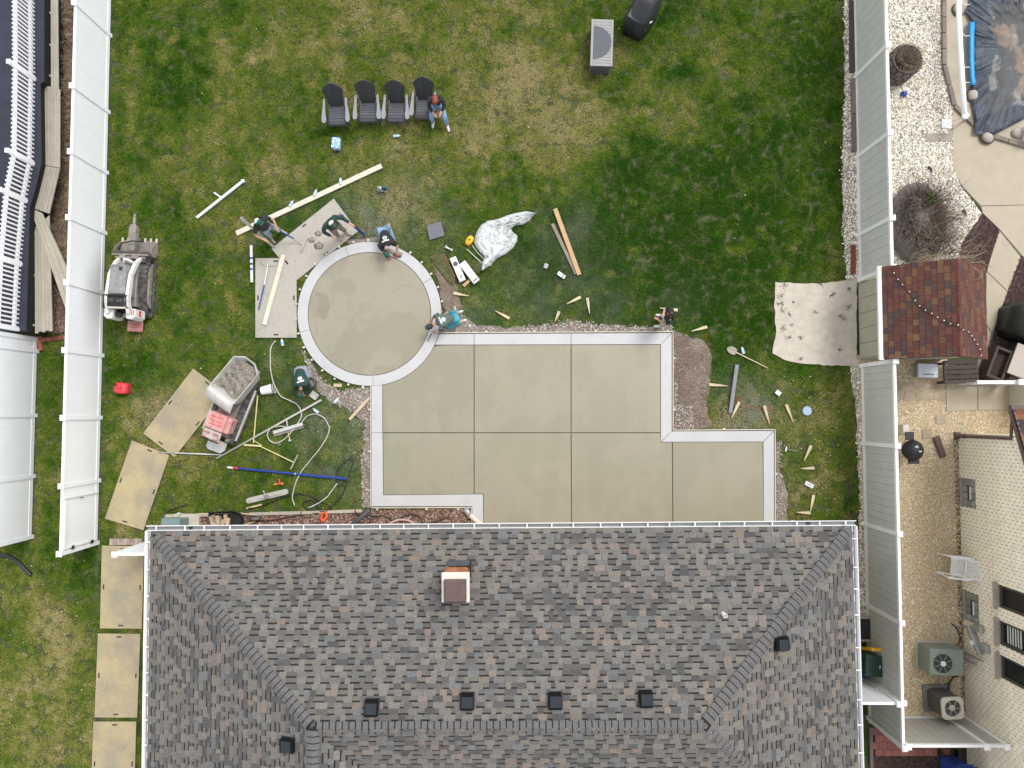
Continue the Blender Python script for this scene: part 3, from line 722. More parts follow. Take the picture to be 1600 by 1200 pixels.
# ================================================================ LEFT NEIGHBOUR: pool deck with picket rail and plank walk
ZD = 1.0
dk = thing('raised_deck', 'raised navy covered deck with white picket rail at the upper left', 'deck', G(20, 250))
deck_px = [(-60, -60), (69, -60), (68.5, 127), (63, 131), (64.5, 255), (54, 298), (46.5, 323), (45, 356), (41, 517), (-60, 520)]
dtop = MB().prism(GP(deck_px, ZD), ZD - .04, ZD).build('membrane', m_navy, dk, world=True)
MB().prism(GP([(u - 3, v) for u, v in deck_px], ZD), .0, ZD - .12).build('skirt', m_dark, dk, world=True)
no_grass(GP(deck_px))
for a, c in (((-5, 123), (60, 127)), ((-5, 153), (62, 156)), ((0, 258), (62, 262)), ((-5, 185), (25, 196)), ((0, 20), (20, 8))):
    MB().tube([G(*a, ZD + .004), G(*c, ZD + .004)], .006, 5).build('seam', mat('seam', (.045, .05, .075), .5, .1), dtop, world=True)
rail_px = [(53, -40), (54, 124), (52, 256), (41, 314), (32.5, 413), (28, 515)]
RB = GP(rail_px, ZD); rh = .98
pk = MB().box((0, 0, .50), (.042, .034, .92)).mesh('picket', m_whitecap)
for p in RB[1:]:
    po = MB().box((0, 0, .53), (.10, .10, 1.06)).build('post', m_whitecap, dk); po.location = p - dk.location
    MB().box((0, 0, 1.075), (.125, .125, .03)).build('cap', m_whitecap, po)
for a, c in zip(RB, RB[1:]):
    L = (c - a).length; d = (c - a).normalized()
    for z_ in (.17, .80): MB().beam(a + Vector((0, 0, z_)), c + Vector((0, 0, z_)), .065, .095).build('rail', m_whitecap, dk, world=True)
    n = int(L / .122)
    for i in range(n):
        p = a.lerp(c, (i + .5) / n)
        if G(0, 0).y + 1.5 > p.y: obj('picket', pk, dk, p + Vector((d.y * .03, -d.x * .03, 0)) * -1 - dk.location, math.atan2(d.y, d.x))
# plank walk: each board its own piece
pw_ = thing('plank_walk', 'weathered plank walk bending round the raised deck', 'plank walk', G(80, 250))
def planks(L0, L1, R0, R1, n, z, root, name='plank', m=m_plank, th=.035, gap=.06, jag=0):
    for k in range(n):
        def e(a, c, t): return (a[0] + (c[0] - a[0]) * t, a[1] + (c[1] - a[1]) * t)
        t0, t1 = (k + gap * .5) / n, (k + 1 - gap * .5) / n; j = rnd.uniform(-jag, jag)
        q = [e(L0, R0, t0), e(L0, R0, t1), e(L1, R1, t1), e(L1, R1, t0)]
        q[2] = (q[2][0], q[2][1] + j); q[3] = (q[3][0], q[3][1] + j)
        MB().prism(GP(q, z), z - th, z + rnd.uniform(-.002, .002)).build(name, m, root, world=True)
ZK = .72
planks((79, -40), (79.5, 139), (90, -40), (91.5, 139), 3, ZK, pw_)
planks((63.5, 131), (65, 257), (94, 140), (93.5, 262), 6, ZK, pw_)
planks((65, 258), (46.5, 323), (93.5, 263), (77, 334), 6, ZK, pw_)
planks((54, 360), (54.5, 520), (77, 336), (82, 517), 5, ZK - .06, pw_, jag=2)
for v in (20, 70, 118): MB().beam(G(66, v - 8, ZK - .1), G(84, v + 4, ZK - .1), .05, .09).build('joist', m_wood, pw_, world=True)
for v in (355, 430, 508): MB().beam(G(42, v - 3, ZK - .12), G(60, v + 2, ZK - .12), .05, .09).build('joist', m_plank, pw_, world=True)
rp = thing('plank_ramp', 'diagonal run of weathered planks leaning from the walk to the white fence', 'plank ramp', G(75, 400))
planks((46.5, 324), (110, 505), (66, 333), (113, 436), 3, ZK - .02, rp)
MB().tube([G(103, 442, 1.0), G(108, 442, 1.0)], .05, 10).build('pipe_end', m_rubber, rp, world=True)
# dark void below the walk, brick edging
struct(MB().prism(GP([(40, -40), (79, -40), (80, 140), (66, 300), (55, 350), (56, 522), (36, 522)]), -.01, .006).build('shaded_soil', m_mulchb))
be = thing('brick_edging', 'short row of red brick edging at the end of the planting bed', 'edging', G(85, 530))
for k in range(5):
    p = G(70 + k * 8.5, 531 - k * .9); MB().box(p + Vector((0, 0, .03)), (.15, .12, .09), R(5)).build('brick', m_brickr, be, world=True)
MB().beam(G(64, 526) + Vector((0, 0, .05)), G(66, 548) + Vector((0, 0, .05)), .1, .1).build('brick', m_brickr, be, world=True)
# corrugated drain pipe, lower left
path = [G(-6, 866, .06), G(10, 868, .06), G(22, 874, .06), G(34, 884, .06), G(43, 893, .05), G(50, 900, .02)]
P_ = []
for a, c in zip(path, path[1:]):
    for i in range(6): P_.append(a.lerp(c, i / 6))
o = MB().tube(P_, [.065 if i % 2 else .05 for i in range(len(P_))], 10).build('drain_pipe', m_black, None, True); tag(o, 'curved black corrugated drain pipe on the grass at far left', 'pipe')
# ================================================================ GROUND MATS
def gmat(px, label, m):
    P = GP(px); c = sum((Vector(p) for p in P), Vector()) / 4
    t = thing('ground_mat', label, 'mat', (c.x, c.y, 0), 0, 'tan ground protection mats')
    z = .055 + .002 * len([x for x in bpy.data.objects if x.name.startswith('ground_mat')])
    no_grass([c + (p - c) * 1.005 for p in P])
    MB().prism(P, z - .022, z).build('panel', m, t, world=True, bev=.004)
    e = [(P[i] + P[(i + 1) % 4]) / 2 for i in range(4)]
    for i in range(4):
        p = e[i].lerp(c, .075 if (P[i] - P[(i + 1) % 4]).length < 1.6 else .13); d = (P[(i + 1) % 4] - P[i]).normalized()
        MB().beam(p - d * .075 + Vector((0, 0, z - .001)), p + d * .075 + Vector((0, 0, z - .001)), .045, .006).build('handle_slot', m_timber, t, world=True)
        q = P[i].lerp(c, .07); MB().lathe(q + Vector((0, 0, z - .004)), [(.012, 0), (.012, .006)], 8).build('bolt_hole', m_timber, t, world=True)
    return t
gmat([(522, 311), (560, 362), (465, 438), (425, 389)], 'dusty mat tilted under the worker in the white cap', m_matdirty)
gmat([(400, 404), (464, 404), (464.5, 528), (400, 528)], 'dusty upright mat with a blue handled tool and plank on it', m_matdirty)
gmat([(303, 576), (353, 614), (274, 714.5), (225, 677)], 'tan mat partly under the tracked dumper', m_mat)
gmat([(207.5, 688), (266, 711), (225.5, 828), (165.5, 810)], 'tan mat slanting down to the fence gate', m_mat)
gmat([(161, 852), (227, 853), (223, 981.5), (158, 981)], 'tan mat beside the house just below the fence stub', m_mat)
gmat([(155, 989), (221, 989.5), (216, 1120), (149.5, 1119.6)], 'tan mat beside the house, middle of the three along the eave', m_mat)
gmat([(148, 1126), (214.7, 1126), (211, 1258), (143, 1258)], 'tan mat beside the house cut off by the bottom edge', m_mat)
pv = thing('paver_row', 'short row of weathered pavers under the white fence stub', 'pavers', G(198, 846))
for k in range(9): MB().box(G(175 + k * 5.6, 846.5 - k * .05) + Vector((0, 0, .02)), (.10, .19, .06), R(rnd.uniform(-2, 2))).build('paver', mat('worn_paver', (.33, .27, .22), .9, .2, 9, rand=.2), pv, world=True)
no_grass(GP([(171, 841), (226, 841), (226, 853), (171, 853)]))
# ================================================================ LAWN FURNITURE
def adirondack():
    t = thing('adirondack_chair', 'x', 'chair')
    for k, (y, z_, sl) in enumerate([(-.40, .335, 35), (-.335, .375, 12), (-.25, .375, -6), (-.165, .36, -9), (-.08, .345, -10), (.005, .33, -10), (.09, .315, -10)]):
        MB().box((0, y, z_), (.50, .078, .022), Matrix.Rotation(R(sl), 3, 'X')).build('seat_slat', m_mgrey, t, bev=.004)
    MB().box((0, -.44, .28), (.50, .02, .11), Matrix.Rotation(R(-10), 3, 'X')).build('front_apron', m_mgrey, t, bev=.004)
    A_ = R(-26)
    Mb = Matrix.Rotation(A_, 3, 'X')
    tops = [.70, .80, .84, .80, .70]
    for k in range(5):
        x0 = -.16 + k * .08; x1 = (-.25 + k * .125); wb, wt = .076, .121
        L = tops[k]; base = Vector((0, .10, .28))
        pr = []
        pts = [(x0 - wb / 2, 0), (x0 + wb / 2, 0), (x1 + wt / 2, .86 - (k + .5 - 2) ** 2 * .034), (x1, .865 - (k - 2) ** 2 * .034), (x1 - wt / 2, .86 - (k - .5 - 2) ** 2 * .034)]
        vs = [base + Mb @ Vector((x, -.012, z_)) for x, z_ in pts] + [base + Mb @ Vector((x, .012, z_)) for x, z_ in pts]
        n = 5
        MB().add(vs, [list(range(n)), list(range(2 * n - 1, n - 1, -1))] + [((i + 1) % n, i, i + n, (i + 1) % n + n) for i in range(n)]).build('back_slat', m_dgrey, t)
    for z_ in (.18, .50): MB().box(Vector((0, .10, .28)) + Mb @ Vector((0, .03, z_)), (.48 + z_ * .2, .03, .06), Mb).build('back_brace', m_dgrey, t)
    for s in (-1, 1):
        prof = [(.30, -.46), (.345, -.49), (.40, -.48), (.425, -.42), (.42, -.28), (.395, -.12), (.37, .05), (.36, .22), (.335, .27), (.30, .25), (.295, .12), (.305, -.05), (.30, -.22), (.285, -.34)]
        MB().prism([(s * x, y) for x, y in prof], .56, .585).build('armrest', m_lgrey, t, bev=.005)
        MB().box((s * .31, -.36, .28), (.035, .10, .56)).build('leg', m_mgrey, t)
        MB().beam((s * .27, -.44, .29), (s * .27, .48, .05), .03, .11).build('side_rail', m_mgrey, t)
        MB().box((s * .325, .20, .42), (.035, .07, .28)).build('arm_post', m_mgrey, t)
    return t
ad = adirondack()
for i, (u, v, rz, lab) in enumerate([(531, 179, 3, 'dark grey slatted lawn chair at the left end of the row of four'), (579, 174, 1, 'dark grey slatted lawn chair second from the left with a pale scuff on its back'), (623, 174, -1, 'dark grey slatted lawn chair third from the left, arm touching the second'), (666, 169, -2, 'dark grey slatted lawn chair shared with the red haired person')]):
    t = ad if i == 0 else copy_tree(ad)
    t.location = G(u, v); t.rotation_euler.z = R(rz); t['label'] = lab; t['group'] = 'slatted lawn chairs in a row'
# deck box
c = G(937, 82); db = thing('deck_box', 'pale grey resin storage box with a dark half round mat on its lid', 'storage box', c, R(-2.0)); no_grass([c + Vector((x, y, 0)) for x, y in ((-.33, -.72), (.33, -.72), (.33, .72), (-.33, .72))])
MB().box((0, 0, .27), (.60, 1.38, .52)).build('body', mat('dark_resin', (.10, .10, .105), .6, .1), db, bev=.01)
for k in range(9): MB().box((-.24 + k * .06, -.695, .27), (.045, .012, .48)).build('side_slat', m_mgrey, db)
MB().box((0, -.706, .40), (.20, .01, .12)).build('handle_panel', m_mgrey, db)
for s in (-1, 1): MB().box((s * .295, 0, .565), (.075, 1.44, .05)).build('lid_rail', m_boxgrey, db, bev=.006)
for k in range(16): MB().box((0, -.675 + k * .09, .563), (.51, .083, .044)).build('lid_board', m_boxgrey, db, bev=.004)
hm = [(-.255, -.50)] + [(-.255 + .54 * math.cos(R(a)), .50 * math.sin(R(a))) for a in range(-90, 91, 10)]
mo = MB().prism([(-.26 + (x + .26), y) for x, y in hm], .588, .602).build('lid_mat', mat('blue_grey_mat', (.115, .122, .145), .95, .2, 60, bump=.4, bscale=90), db)
mp_ = MB()
for i in range(5):
    for j in range(9):
        x, y = -.20 + i * .1, -.44 + j * .11
        if (x + .26) ** 2 / .27 + y * y / .23 < .9: mp_.tube([(x, y, .603), (x + .035, y + .03, .603), (x, y + .06, .603)], .004, 4)
mp_.build('weave', mat('mat_weave', (.17, .175, .195), .95, .1), mo)
# covered grill at the top edge
c = G(1001, 30); gr = thing('covered_grill', 'black fabric cover draped over a grill at the top edge of the lawn', 'covered grill', c, R(-28))
def ring(w_, d_, z_, n=20, pw=3.2, ph=0, cx=0, cy=0, wob=0):
    out = []
    for i in range(n):
        t = 2 * math.pi * i / n; ct, st = math.cos(t), math.sin(t)
        k = (abs(ct) ** pw + abs(st) ** pw) ** (-1 / pw) * (1 + wob * math.sin(5 * t + ph))
        out.append(Vector((cx + w_ * ct * k, cy + d_ * st * k, z_)))
    return out
MB().loft([ring(.42, .70, .02, wob=.05), ring(.41, .68, .4, wob=.05, ph=1), ring(.38, .64, .78, wob=.03), ring(.36, .62, .84), ring(.31, .42, 1.06, cy=.10, wob=.02), ring(.25, .33, 1.16, cy=.12), ring(.10, .15, 1.19, cy=.12)]).build('cover', m_cover, gr, True)
MB().add([(-.30, -.60, .855), (.05, -.60, .86), (.04, -.30, .94), (-.29, -.30, .93)], [(0, 1, 2, 3)]).build('shelf_panel', m_covergrey, gr)
MB().box((.28, -.52, .5), (.14, .02, .06)).build('vent', m_covergrey, gr)
MB().tube([(.36, -.35, .62), (.40, -.25, .60)], .018, 6).build('toggle', m_print, gr)
sc = MB()
for k in range(9): sc.tube([(-.02 + .03 * k, .30 + .006 * k, 1.19), (.0 + .03 * k, .34 + .02 * (k % 3), 1.19), (.012 + .03 * k, .31, 1.19)], .006, 4)
sc.build('lettering', m_lgrey, gr)
# ================================================================ MINI TRACK LOADER
c = G(216, 449); ld = thing('track_loader', 'dusty white stand-on mini track loader with bucket parked by the white fence', 'loader', c, R(-2)); no_grass([c + Vector((x, y, 0)) for x, y in ((-.6, -.8), (.6, -.8), (.6, .8), (-.6, .8))])
for s in (-1, 1):
    x = s * .40; L = .72; r_ = .25
    loop = []
    for i in range(40):
        t = i / 40 * 4
        if t < 1: y, z_ = -L + 2 * L * t, .03
        elif t < 2: a = (t - 1) * math.pi - math.pi / 2; y, z_ = L + .18 * math.cos(a), .20 + .17 * math.sin(a)
        elif t < 3: y, z_ = L - 2 * L * (t - 2) + 0, .37 + .16 * math.sin((t - 2) * math.pi)
        else: a = (t - 3) * math.pi + math.pi / 2; y, z_ = -L + .18 * math.cos(a), .20 + .17 * math.sin(a)
        loop.append((y, z_))
    tr = MB(); w_ = .125
    for i in range(40):
        (y0, z0), (y1, z1) = loop[i], loop[(i + 1) % 40]
        a_ = Vector((x, (y0 + y1) / 2, (z0 + z1) / 2)); d_ = Vector((0, y1 - y0, z1 - z0))
        tr.beam(Vector((x, y0, z0)), Vector((x, y1, z1)), w_ * 2, .045)
        dn = d_.normalized(); nn = Vector((0, -dn.z, dn.y))
        out = a_ + nn * -.03
        tr.beam(out - dn * .02, out + dn * .02, w_ * 1.9, .03)
    to = tr.build('track', m_rubber, ld)
    MB().box((x + s * .03, 0, .24), (.16, 1.2, .22)).build('track_frame', m_steel, to, bev=.04)
    for y in (-.62, -.2, .2, .62): MB().lathe((0, 0, 0), [(.02, 0), (.07, .005), (.07, .015), (.02, .02)], 12, Matrix.Rotation(R(90 * s), 3, 'Y')).build('roller', m_steel, to).location = (x + s * .105, y, .22)
    # lift arm
    MB().loft([[Vector((s * .30 + dx, y, z_ + dz)) for dx, dz in ((-.045, -hh), (.045, -hh), (.045, hh), (-.045, hh))] for y, z_, hh in ((-.95, .95, .10), (-.55, 1.08, .10), (.2, .98, .09), (.62, .72, .09), (.86, .40, .08))]).build('lift_arm', m_ldwhite, ld, bev=.015)
MB().box((0, .0, .42), (.56, 1.35, .40)).build('chassis', m_steel, ld, bev=.02)
MB().loft([[Vector((x, y, z_)) for x, y in ((-.24, -.42), (.24, -.42), (.24, .52), (-.24, .52))] if k < 1 else [Vector((x, y, z_)) for x, y in ((-.235, -.40), (.235, -.40), (.225, .47), (-.225, .47))] for k, z_ in ((0, .6), (1, 1.16))]).build('hood', m_hood, ld, bev=.03)
MB().box((.09, .34, 1.163), (.10, .10, .006)).build('sticker', m_black, ld); MB().box((0, .43, 1.165), (.38, .03, .03)).build('hood_lip', m_steel, ld)
MB().box((.19, .0, 1.165), (.03, .7, .008)).build('hood_edge', m_steel, ld)
# console
MB().box((0, -.60, 1.0), (.52, .34, .34)).build('console', m_black, ld, bev=.03)
for s in (-1, 1):
    j = MB(); j.tube([(s * .13, -.60, 1.16), (s * .13, -.62, 1.27)], .016, 8); j.ell((s * .13, -.62, 1.29), (.035, .045, .04)); j.lathe((s * .13, -.60, 1.165), [(.075, 0), (.06, .02)], 14); j.build('joystick', m_rubber, ld, True)
MB().box((0, -.44, 1.20), (.56, .035, .05)).build('guard_bar', m_black, ld); MB().box((0, -.78, 1.12), (.54, .075, .05)).build('reference_bar', m_beige, ld, bev=.01)
MB().tube([(-.32, -.42, 1.1), (-.32, -.44, 1.24), (-.34, -.80, 1.2), (-.34, -.84, .9)], .018, 8).build('guard_rail', m_black, ld); MB().tube([(.32, -.42, 1.1), (.32, -.44, 1.24), (.32, -.76, 1.2), (.34, -.84, .9)], .018, 8).build('guard_rail', m_black, ld)
# rear cowl
for s in (-1, 1):
    MB().loft([[Vector((s * x, y, z_)) for x, y in ((.17, -.80), (.46, -.78), (.46, -1.02), (.36, -1.10), (.20, -1.08))] for z_ in (.35, .80, .95)]).build('rear_cowl', m_ldwhite, ld, bev=.03)
    MB().lathe((s * .31, -.90, .952), [(.045, 0), (.045, .01)], 12).build('knob', m_black, ld)
MB().box((.462, -.90, .65), (.006, .16, .16)).build('red_decal', m_red, ld); MB().box((.468, -.90, .60), (.004, .12, .03)).build('decal_lettering', m_print, ld)
MB().box((.40, -.90, .957), (.08, .14, .006)).build('red_decal', m_red, ld); MB().box((.40, -.90, .962), (.02, .10, .004)).build('decal_lettering', m_print, ld)
MB().box((0, -.86, .55), (.34, .10, .5)).build('back_plate', m_dark, ld); MB().lathe((-.10, -.95, .80), [(.09, -.06), (.09, .04), (.07, .05)], 16).build('cup', m_black, ld)
MB().box((.07, -.96, .70), (.18, .14, .02), Matrix.Rotation(R(20), 3, 'X')).build('knee_pad', m_hood, ld)
pl = MB().box((.12, -1.22, .26), (.46, .32, .025)).build('platform', m_dred, ld, bev=.01)
for i in range(6):
    for j in range(4): MB().lathe((-.055 + i * .07, -1.33 + j * .07, .268), [(.014, 0), (.014, .006)], 8).build('hole', m_dark, pl)
# bucket
bk = MB(); prof = [(1.42, .05), (1.05, .03), (.90, .12), (.86, .30), (.93, .50), (.95, .50), (.885, .30), (.92, .14), (1.06, .055), (1.42, .07)]
bk.loft([[Vector((x, y, z_)) for y, z_ in prof] for x in (-.56, .56)])
for s in (-1, 1): bk.loft([[Vector((s * .56 + dx, y, z_)) for y, z_ in ((1.40, .06), (1.05, .04), (.90, .13), (.87, .30), (.94, .50), (1.15, .40))] for dx in (-.012, .012)])
bo = bk.build('bucket', m_steel, ld)
for k in range(7): MB().loft([[Vector((-.52 + k * .173 + dx, y, z_)) for dx in (-.025, .025) for z_ in ((.045, .085) if dx < 0 else (.085, .045))] for y in (1.38, 1.50)]).build('tooth', m_beige if k in (0, 1, 4, 5, 6) else m_steel, bo)
m_grime = mat('grimy_black_steel', (.06, .055, .05), .7, .3, 12, col2=(.18, .16, .14), sc2=8, amt2=.6)
MB().box((0, .74, .42), (.86, .14, .16)).build('coupler_frame', m_grime, ld); MB().box((0, .97, .50), (1.10, .05, .07)).build('bucket_rail', m_grime, ld)
MB().box((0, .88, .56), (1.08, .06, .08)).build('bucket_rail', m_steel, ld, bev=.01); MB().box((.0, .80, .52), (.90, .06, .08)).build('attachment_plate', m_steel, ld)
for x in (-.20, .18): MB().box((x, .80, .60), (.18, .10, .09)).build('coupler', m_steel, ld, bev=.01)
MB().tube([(-.05, .55, .75), (-.02, .70, .80), (.12, .66, .82), (.2, .60, .75)], .05, 8).build('hydraulic_block', m_ldwhite, ld, True)
MB().tube([(-.38, 1.02, .50), (-.25, 1.20, .62), (.05, 1.28, .62), (.35, 1.30, .5)], .022, 8).build('hydraulic_hose', m_cord, ld, True)
MB().loft([[Vector((-.02 + dx * w_, y, .38 + dz * w_)) for dx, dz in ((-1, -1), (1, -1), (1, 1), (-1, 1))] for y, w_ in ((1.02, .08), (1.25, .11), (1.70, .105), (1.82, .08), (1.84, .035), (2.12, .032), (2.18, .01))])  .build('breaker', m_steel, ld, bev=.01)
# ================================================================ TRACKED CONCRETE DUMPER
c = G(366, 640); dp = thing('tracked_dumper', 'small tracked dumper with grey hopper full of wet concrete and red engine', 'dumper', c, R(-21)); no_grass([c + Vector((x, y, 0)) for x, y in ((-.3, -.6), (.5, -.6), (.5, .8), (-.1, .8))])
for s in (-1, 1):
    x = s * .40; tr = MB(); loop = []
    for i in range(44):
        t = i / 44 * 4; L = .78
        if t < 1.3: y, z_ = -L + 2 * L * t / 1.3, .03
        elif t < 2: a = (t - 1.3) / .7 * math.pi - math.pi / 2; y, z_ = L + .17 * math.cos(a), .20 + .17 * math.sin(a)
        elif t < 3.3: y, z_ = L - 2 * L * (t - 2) / 1.3, .37
        else: a = (t - 3.3) / .7 * math.pi + math.pi / 2; y, z_ = -L + .17 * math.cos(a), .20 + .17 * math.sin(a)
        loop.append((y, z_))
    for i in range(44):
        (y0, z0), (y1, z1) = loop[i], loop[(i + 1) % 44]
        tr.beam(Vector((x, y0, z0)), Vector((x, y1, z1)), .19, .04)
        d_ = Vector((0, y1 - y0, z1 - z0)).normalized(); nn = Vector((0, d_.z, -d_.y)); q = Vector((x, (y0 + y1) / 2, (z0 + z1) / 2)) + nn * .028
        tr.beam(q - d_ * .014, q + d_ * .014, .18, .025)
    to = tr.build('track', m_rubber, dp)
    MB().box((x + s * .04, 0, .22), (.14, 1.45, .16)).build('track_frame', m_hopper, to, bev=.03); MB().box((x + s * .125, 0, .36), (.05, 1.6, .05)).build('track_guard', m_hopper, to)
MB().box((0, 0, .33), (.58, 1.6, .18)).build('chassis', m_steel, dp)
# hopper: hollow shell, turned a little against the chassis
hp = MB(Matrix.Translation((.08, 1.0, 0)) @ Matrix.Rotation(R(-16), 4, 'Z'))
def hring(w_, y0, y1, z0, z1, k=.12):
    pts = [(-w_ + k * 2.2, y1), (w_ - k * 2.2, y1), (w_, y1 - k * 1.6), (w_, y0 + k * .3), (w_ - k * .3, y0), (-w_ + k * .3, y0), (-w_, y0 + k * .3), (-w_, y1 - k * 1.6)]
    return [Vector((x, y, z0 + (z1 - z0) * (y - y0) / (y1 - y0))) for x, y in pts]
hp.loft([hring(.38, -.62, .50, .42, .40), hring(.43, -.66, .58, .80, .74), hring(.45, -.62, .66, 1.12, .98), hring(.425, -.585, .63, 1.11, .97), hring(.36, -.48, .46, .62, .60)], cap=True)
hp.build('hopper', m_hopper, dp)
fl = MB(Matrix.Translation((.08, 1.0, 0)) @ Matrix.Rotation(R(-16), 4, 'Z')); rows = []
for i in range(15):
    y = -.52 + i * 1.05 / 14; rows.append([Vector((x * .40, y, .84 + .07 * math.sin(x * 4 + i) * math.cos(i * .9) + rnd.uniform(-.02, .02))) for x in [-1 + j * 2 / 11 for j in range(12)]])
fl.grid(rows); fl.build('wet_concrete', m_wetmix, dp, True)
sp = MB(Matrix.Translation((.08, 1.0, 0)) @ Matrix.Rotation(R(-16), 4, 'Z'))
sp.loft([[Vector((x, y, z_)) for x in (-w_, -w_ * .5, 0, w_ * .5, w_)] + [Vector((x, y - .03, z_ - .03)) for x in (w_, w_ * .5, 0, -w_ * .5, -w_)] for w_, y, z_ in ((.44, -.60, 1.13), (.47, -.76, 1.07), (.46, -.92, .92), (.40, -1.00, .70), (.32, -.98, .50))], True).build('chute', mat('pale_splashed_steel', (.60, .59, .56), .55, .08, 6, col2=(.44, .43, .40), sc2=4, amt2=.5), dp, True)
# engine and controls
MB().loft([[Vector((x, y, z_)) for x, y in ((-.30 * k, -.62), (.28 * k, -.62), (.28 * k, -.14), (-.30 * k, -.14))] for z_, k in ((.42, 1), (.92, 1), (.98, .93))]).build('engine_cover', m_dred, dp, bev=.02)
for k in range(3): MB().tube([(-.20, -.24 - k * .12, .985), (.18, -.24 - k * .12, .985)], .010, 5).build('cover_rib', m_red, dp)
MB().box((.34, -.40, .70), (.16, .46, .42)).build('tank', m_dred, dp, bev=.03)
MB().box((0, -.78, .92), (.54, .26, .08)).build('control_panel', mat('dusty_panel', (.42, .38, .34), .7, .15, 10), dp, bev=.015)
for s in (-1, 1):
    MB().tube([(s * .06, -.74, .99), (s * .22, -.74, 1.0), (s * .24, -.86, 1.0), (s * .10, -.90, 1.0)], .014, 6).build('handle', m_red, dp, True)
    MB().lathe((s * .12, -.75, .96), [(.05, 0), (.035, .03)], 12).build('knob', m_metal, dp)
MB().tube([(-.30, -.96, .88), (.24, -.96, .88)], .022, 8).build('grab_bar', m_black, dp)
for x, y in ((.30, -.72), (.36, -.84), (.28, -.60)): MB().box((x, y, .52), (.10, .09, .16)).build('valve', m_steel, dp)
MB().loft([[Vector((x, y, z_)) for x, y in ((-.30, -.98), (.28, -.98), (.28, -1.22), (.18, -1.34), (-.22, -1.34), (-.30, -1.26))] for z_ in (.22, .25)]).build('step_plate', m_alu, dp, bev=.006)
MB().box((.24, -.99, .60), (.08, .03, .03)).build('yellow_tag', m_yellow, dp)
# ================================================================ RIGHT NEIGHBOUR
# ---- shed
WX = xR - .02                                        # west wall in line with the fence
EV = 1.9
sw_y0 = G(1400, 417, EV).y; sw_y1 = G(1400, 561, EV).y
EW = G(1378, 490, EV).x; EE = G(1541, 490, EV).x; RX = (EW + EE) / 2 + .02; RZ = H - RX * F / (1500 - 805)
sh = thing('shed', 'garden shed with olive walls and rust coloured shingle roof', 'shed', ((EW + EE) / 2, (sw_y0 + sw_y1) / 2, 0))
MB().box(((WX + EE - .15) / 2, (sw_y0 + sw_y1) / 2, EV / 2), (EE - .2 - WX, sw_y0 - sw_y1 - .24, EV - .02)).build('wall', m_olive, sh, world=True)
n = 5
for k in range(n + 1):
    y = sw_y0 - .16 - (sw_y0 - sw_y1 - .32) * k / n
    if k < n:
        yn = sw_y0 - .16 - (sw_y0 - sw_y1 - .32) * (k + 1) / n
        MB().box((WX - .008, (y + yn) / 2, EV / 2), (.016, (y - yn) - .014, EV - .06)).build('siding_panel', m_olive, sh, world=True)
for ys, s in ((sw_y1 + .13, -1), (sw_y0 - .13, 1)):
    g_ = MB(); pts = [(WX, EV - .02), (EE - .18, EV - .02), (RX, RZ - .12)]
    g_.loft([[Vector((x, ys + dy, z_)) for x, z_ in pts] for dy in (-.01, .01)]); g_.build('gable', mat('dark_brown_trim', (.05, .032, .027), .7, .15), sh, world=True)
RT = [(0.136, 0.061, 0.049), (0.123, 0.053, 0.045), (0.145, 0.072, 0.053), (0.114, 0.052, 0.046), (0.167, 0.090, 0.057), (0.092, 0.064, 0.063), (0.128, 0.059, 0.049), (0.176, 0.103, 0.065), (0.110, 0.055, 0.051), (0.081, 0.059, 0.061)]
rust = dict(tab=lambda: jit(rnd.choice(RT), .12), base=lambda: jit(rnd.choice(RT), .12), band=lambda: jit((.05, .028, .022), .2))
def plain_rows(name, poly, eu, root, m, cols, expo, tw, th=.012, lap=.012):
    "plain three-tab rows, every tab a piece"
    O = Vector(poly[0]); eu = Vector(eu).normalized(); n_ = (Vector(poly[1]) - O).cross(Vector(poly[2]) - O).normalized()
    if n_.z < 0: n_ = -n_
    ev = n_.cross(eu); 
    if ev.z < 0: ev = -ev
    P2 = [((Vector(p) - O).dot(eu), (Vector(p) - O).dot(ev)) for p in poly]
    u0, u1 = min(p[0] for p in P2), max(p[0] for p in P2); v0, v1 = min(p[1] for p in P2), max(p[1] for p in P2)
    MB().add([Vector(p) - n_ * .02 for p in poly] + [Vector(p) - n_ * .06 for p in poly], [(0, 1, 2, 3), (7, 6, 5, 4), (0, 4, 5, 1), (1, 5, 6, 2), (2, 6, 7, 3), (3, 7, 4, 0)], (.06, .03, .025)).build('roof_deck', m, root, world=True)
    r = max(1, round((v1 - v0) / expo)); ex = (v1 - v0) / r
    for i in range(r):
        a = u0; first = tw * ((i * .37) % 1) + .05; e = min(u1, u0 + first)
        while a < u1 - .01:
            W = lambda u, v, h: O + eu * u + ev * v + n_ * h
            g2 = .003; vs = [W(a + g2, v0 + i * ex, -.018), W(e - g2, v0 + i * ex, -.018), W(e - g2, v0 + (i + 1) * ex, -.018), W(a + g2, v0 + (i + 1) * ex, -.018), W(a + g2, v0 + i * ex - .004, th), W(e - g2, v0 + i * ex - .004, th), W(e - g2, v0 + (i + 1) * ex, .001), W(a + g2, v0 + (i + 1) * ex, .001)]
            MB().add(vs, [(4, 5, 6, 7), (0, 1, 5, 4), (1, 2, 6, 5), (2, 3, 7, 6), (3, 0, 4, 7)], cols()).build(name, m, root, world=True)
            a = e; e = min(u1, a + tw * rnd.uniform(.8, 1.2))
p = lambda x, y, z_: Vector((x, y, z_))
plain_rows('shingle', [p(EW, sw_y0, EV), p(EW, sw_y1, EV), p(RX, sw_y1, RZ), p(RX, sw_y0, RZ)], (0, 1, 0), sh, m_shingb, rust['tab'], .145, .20)
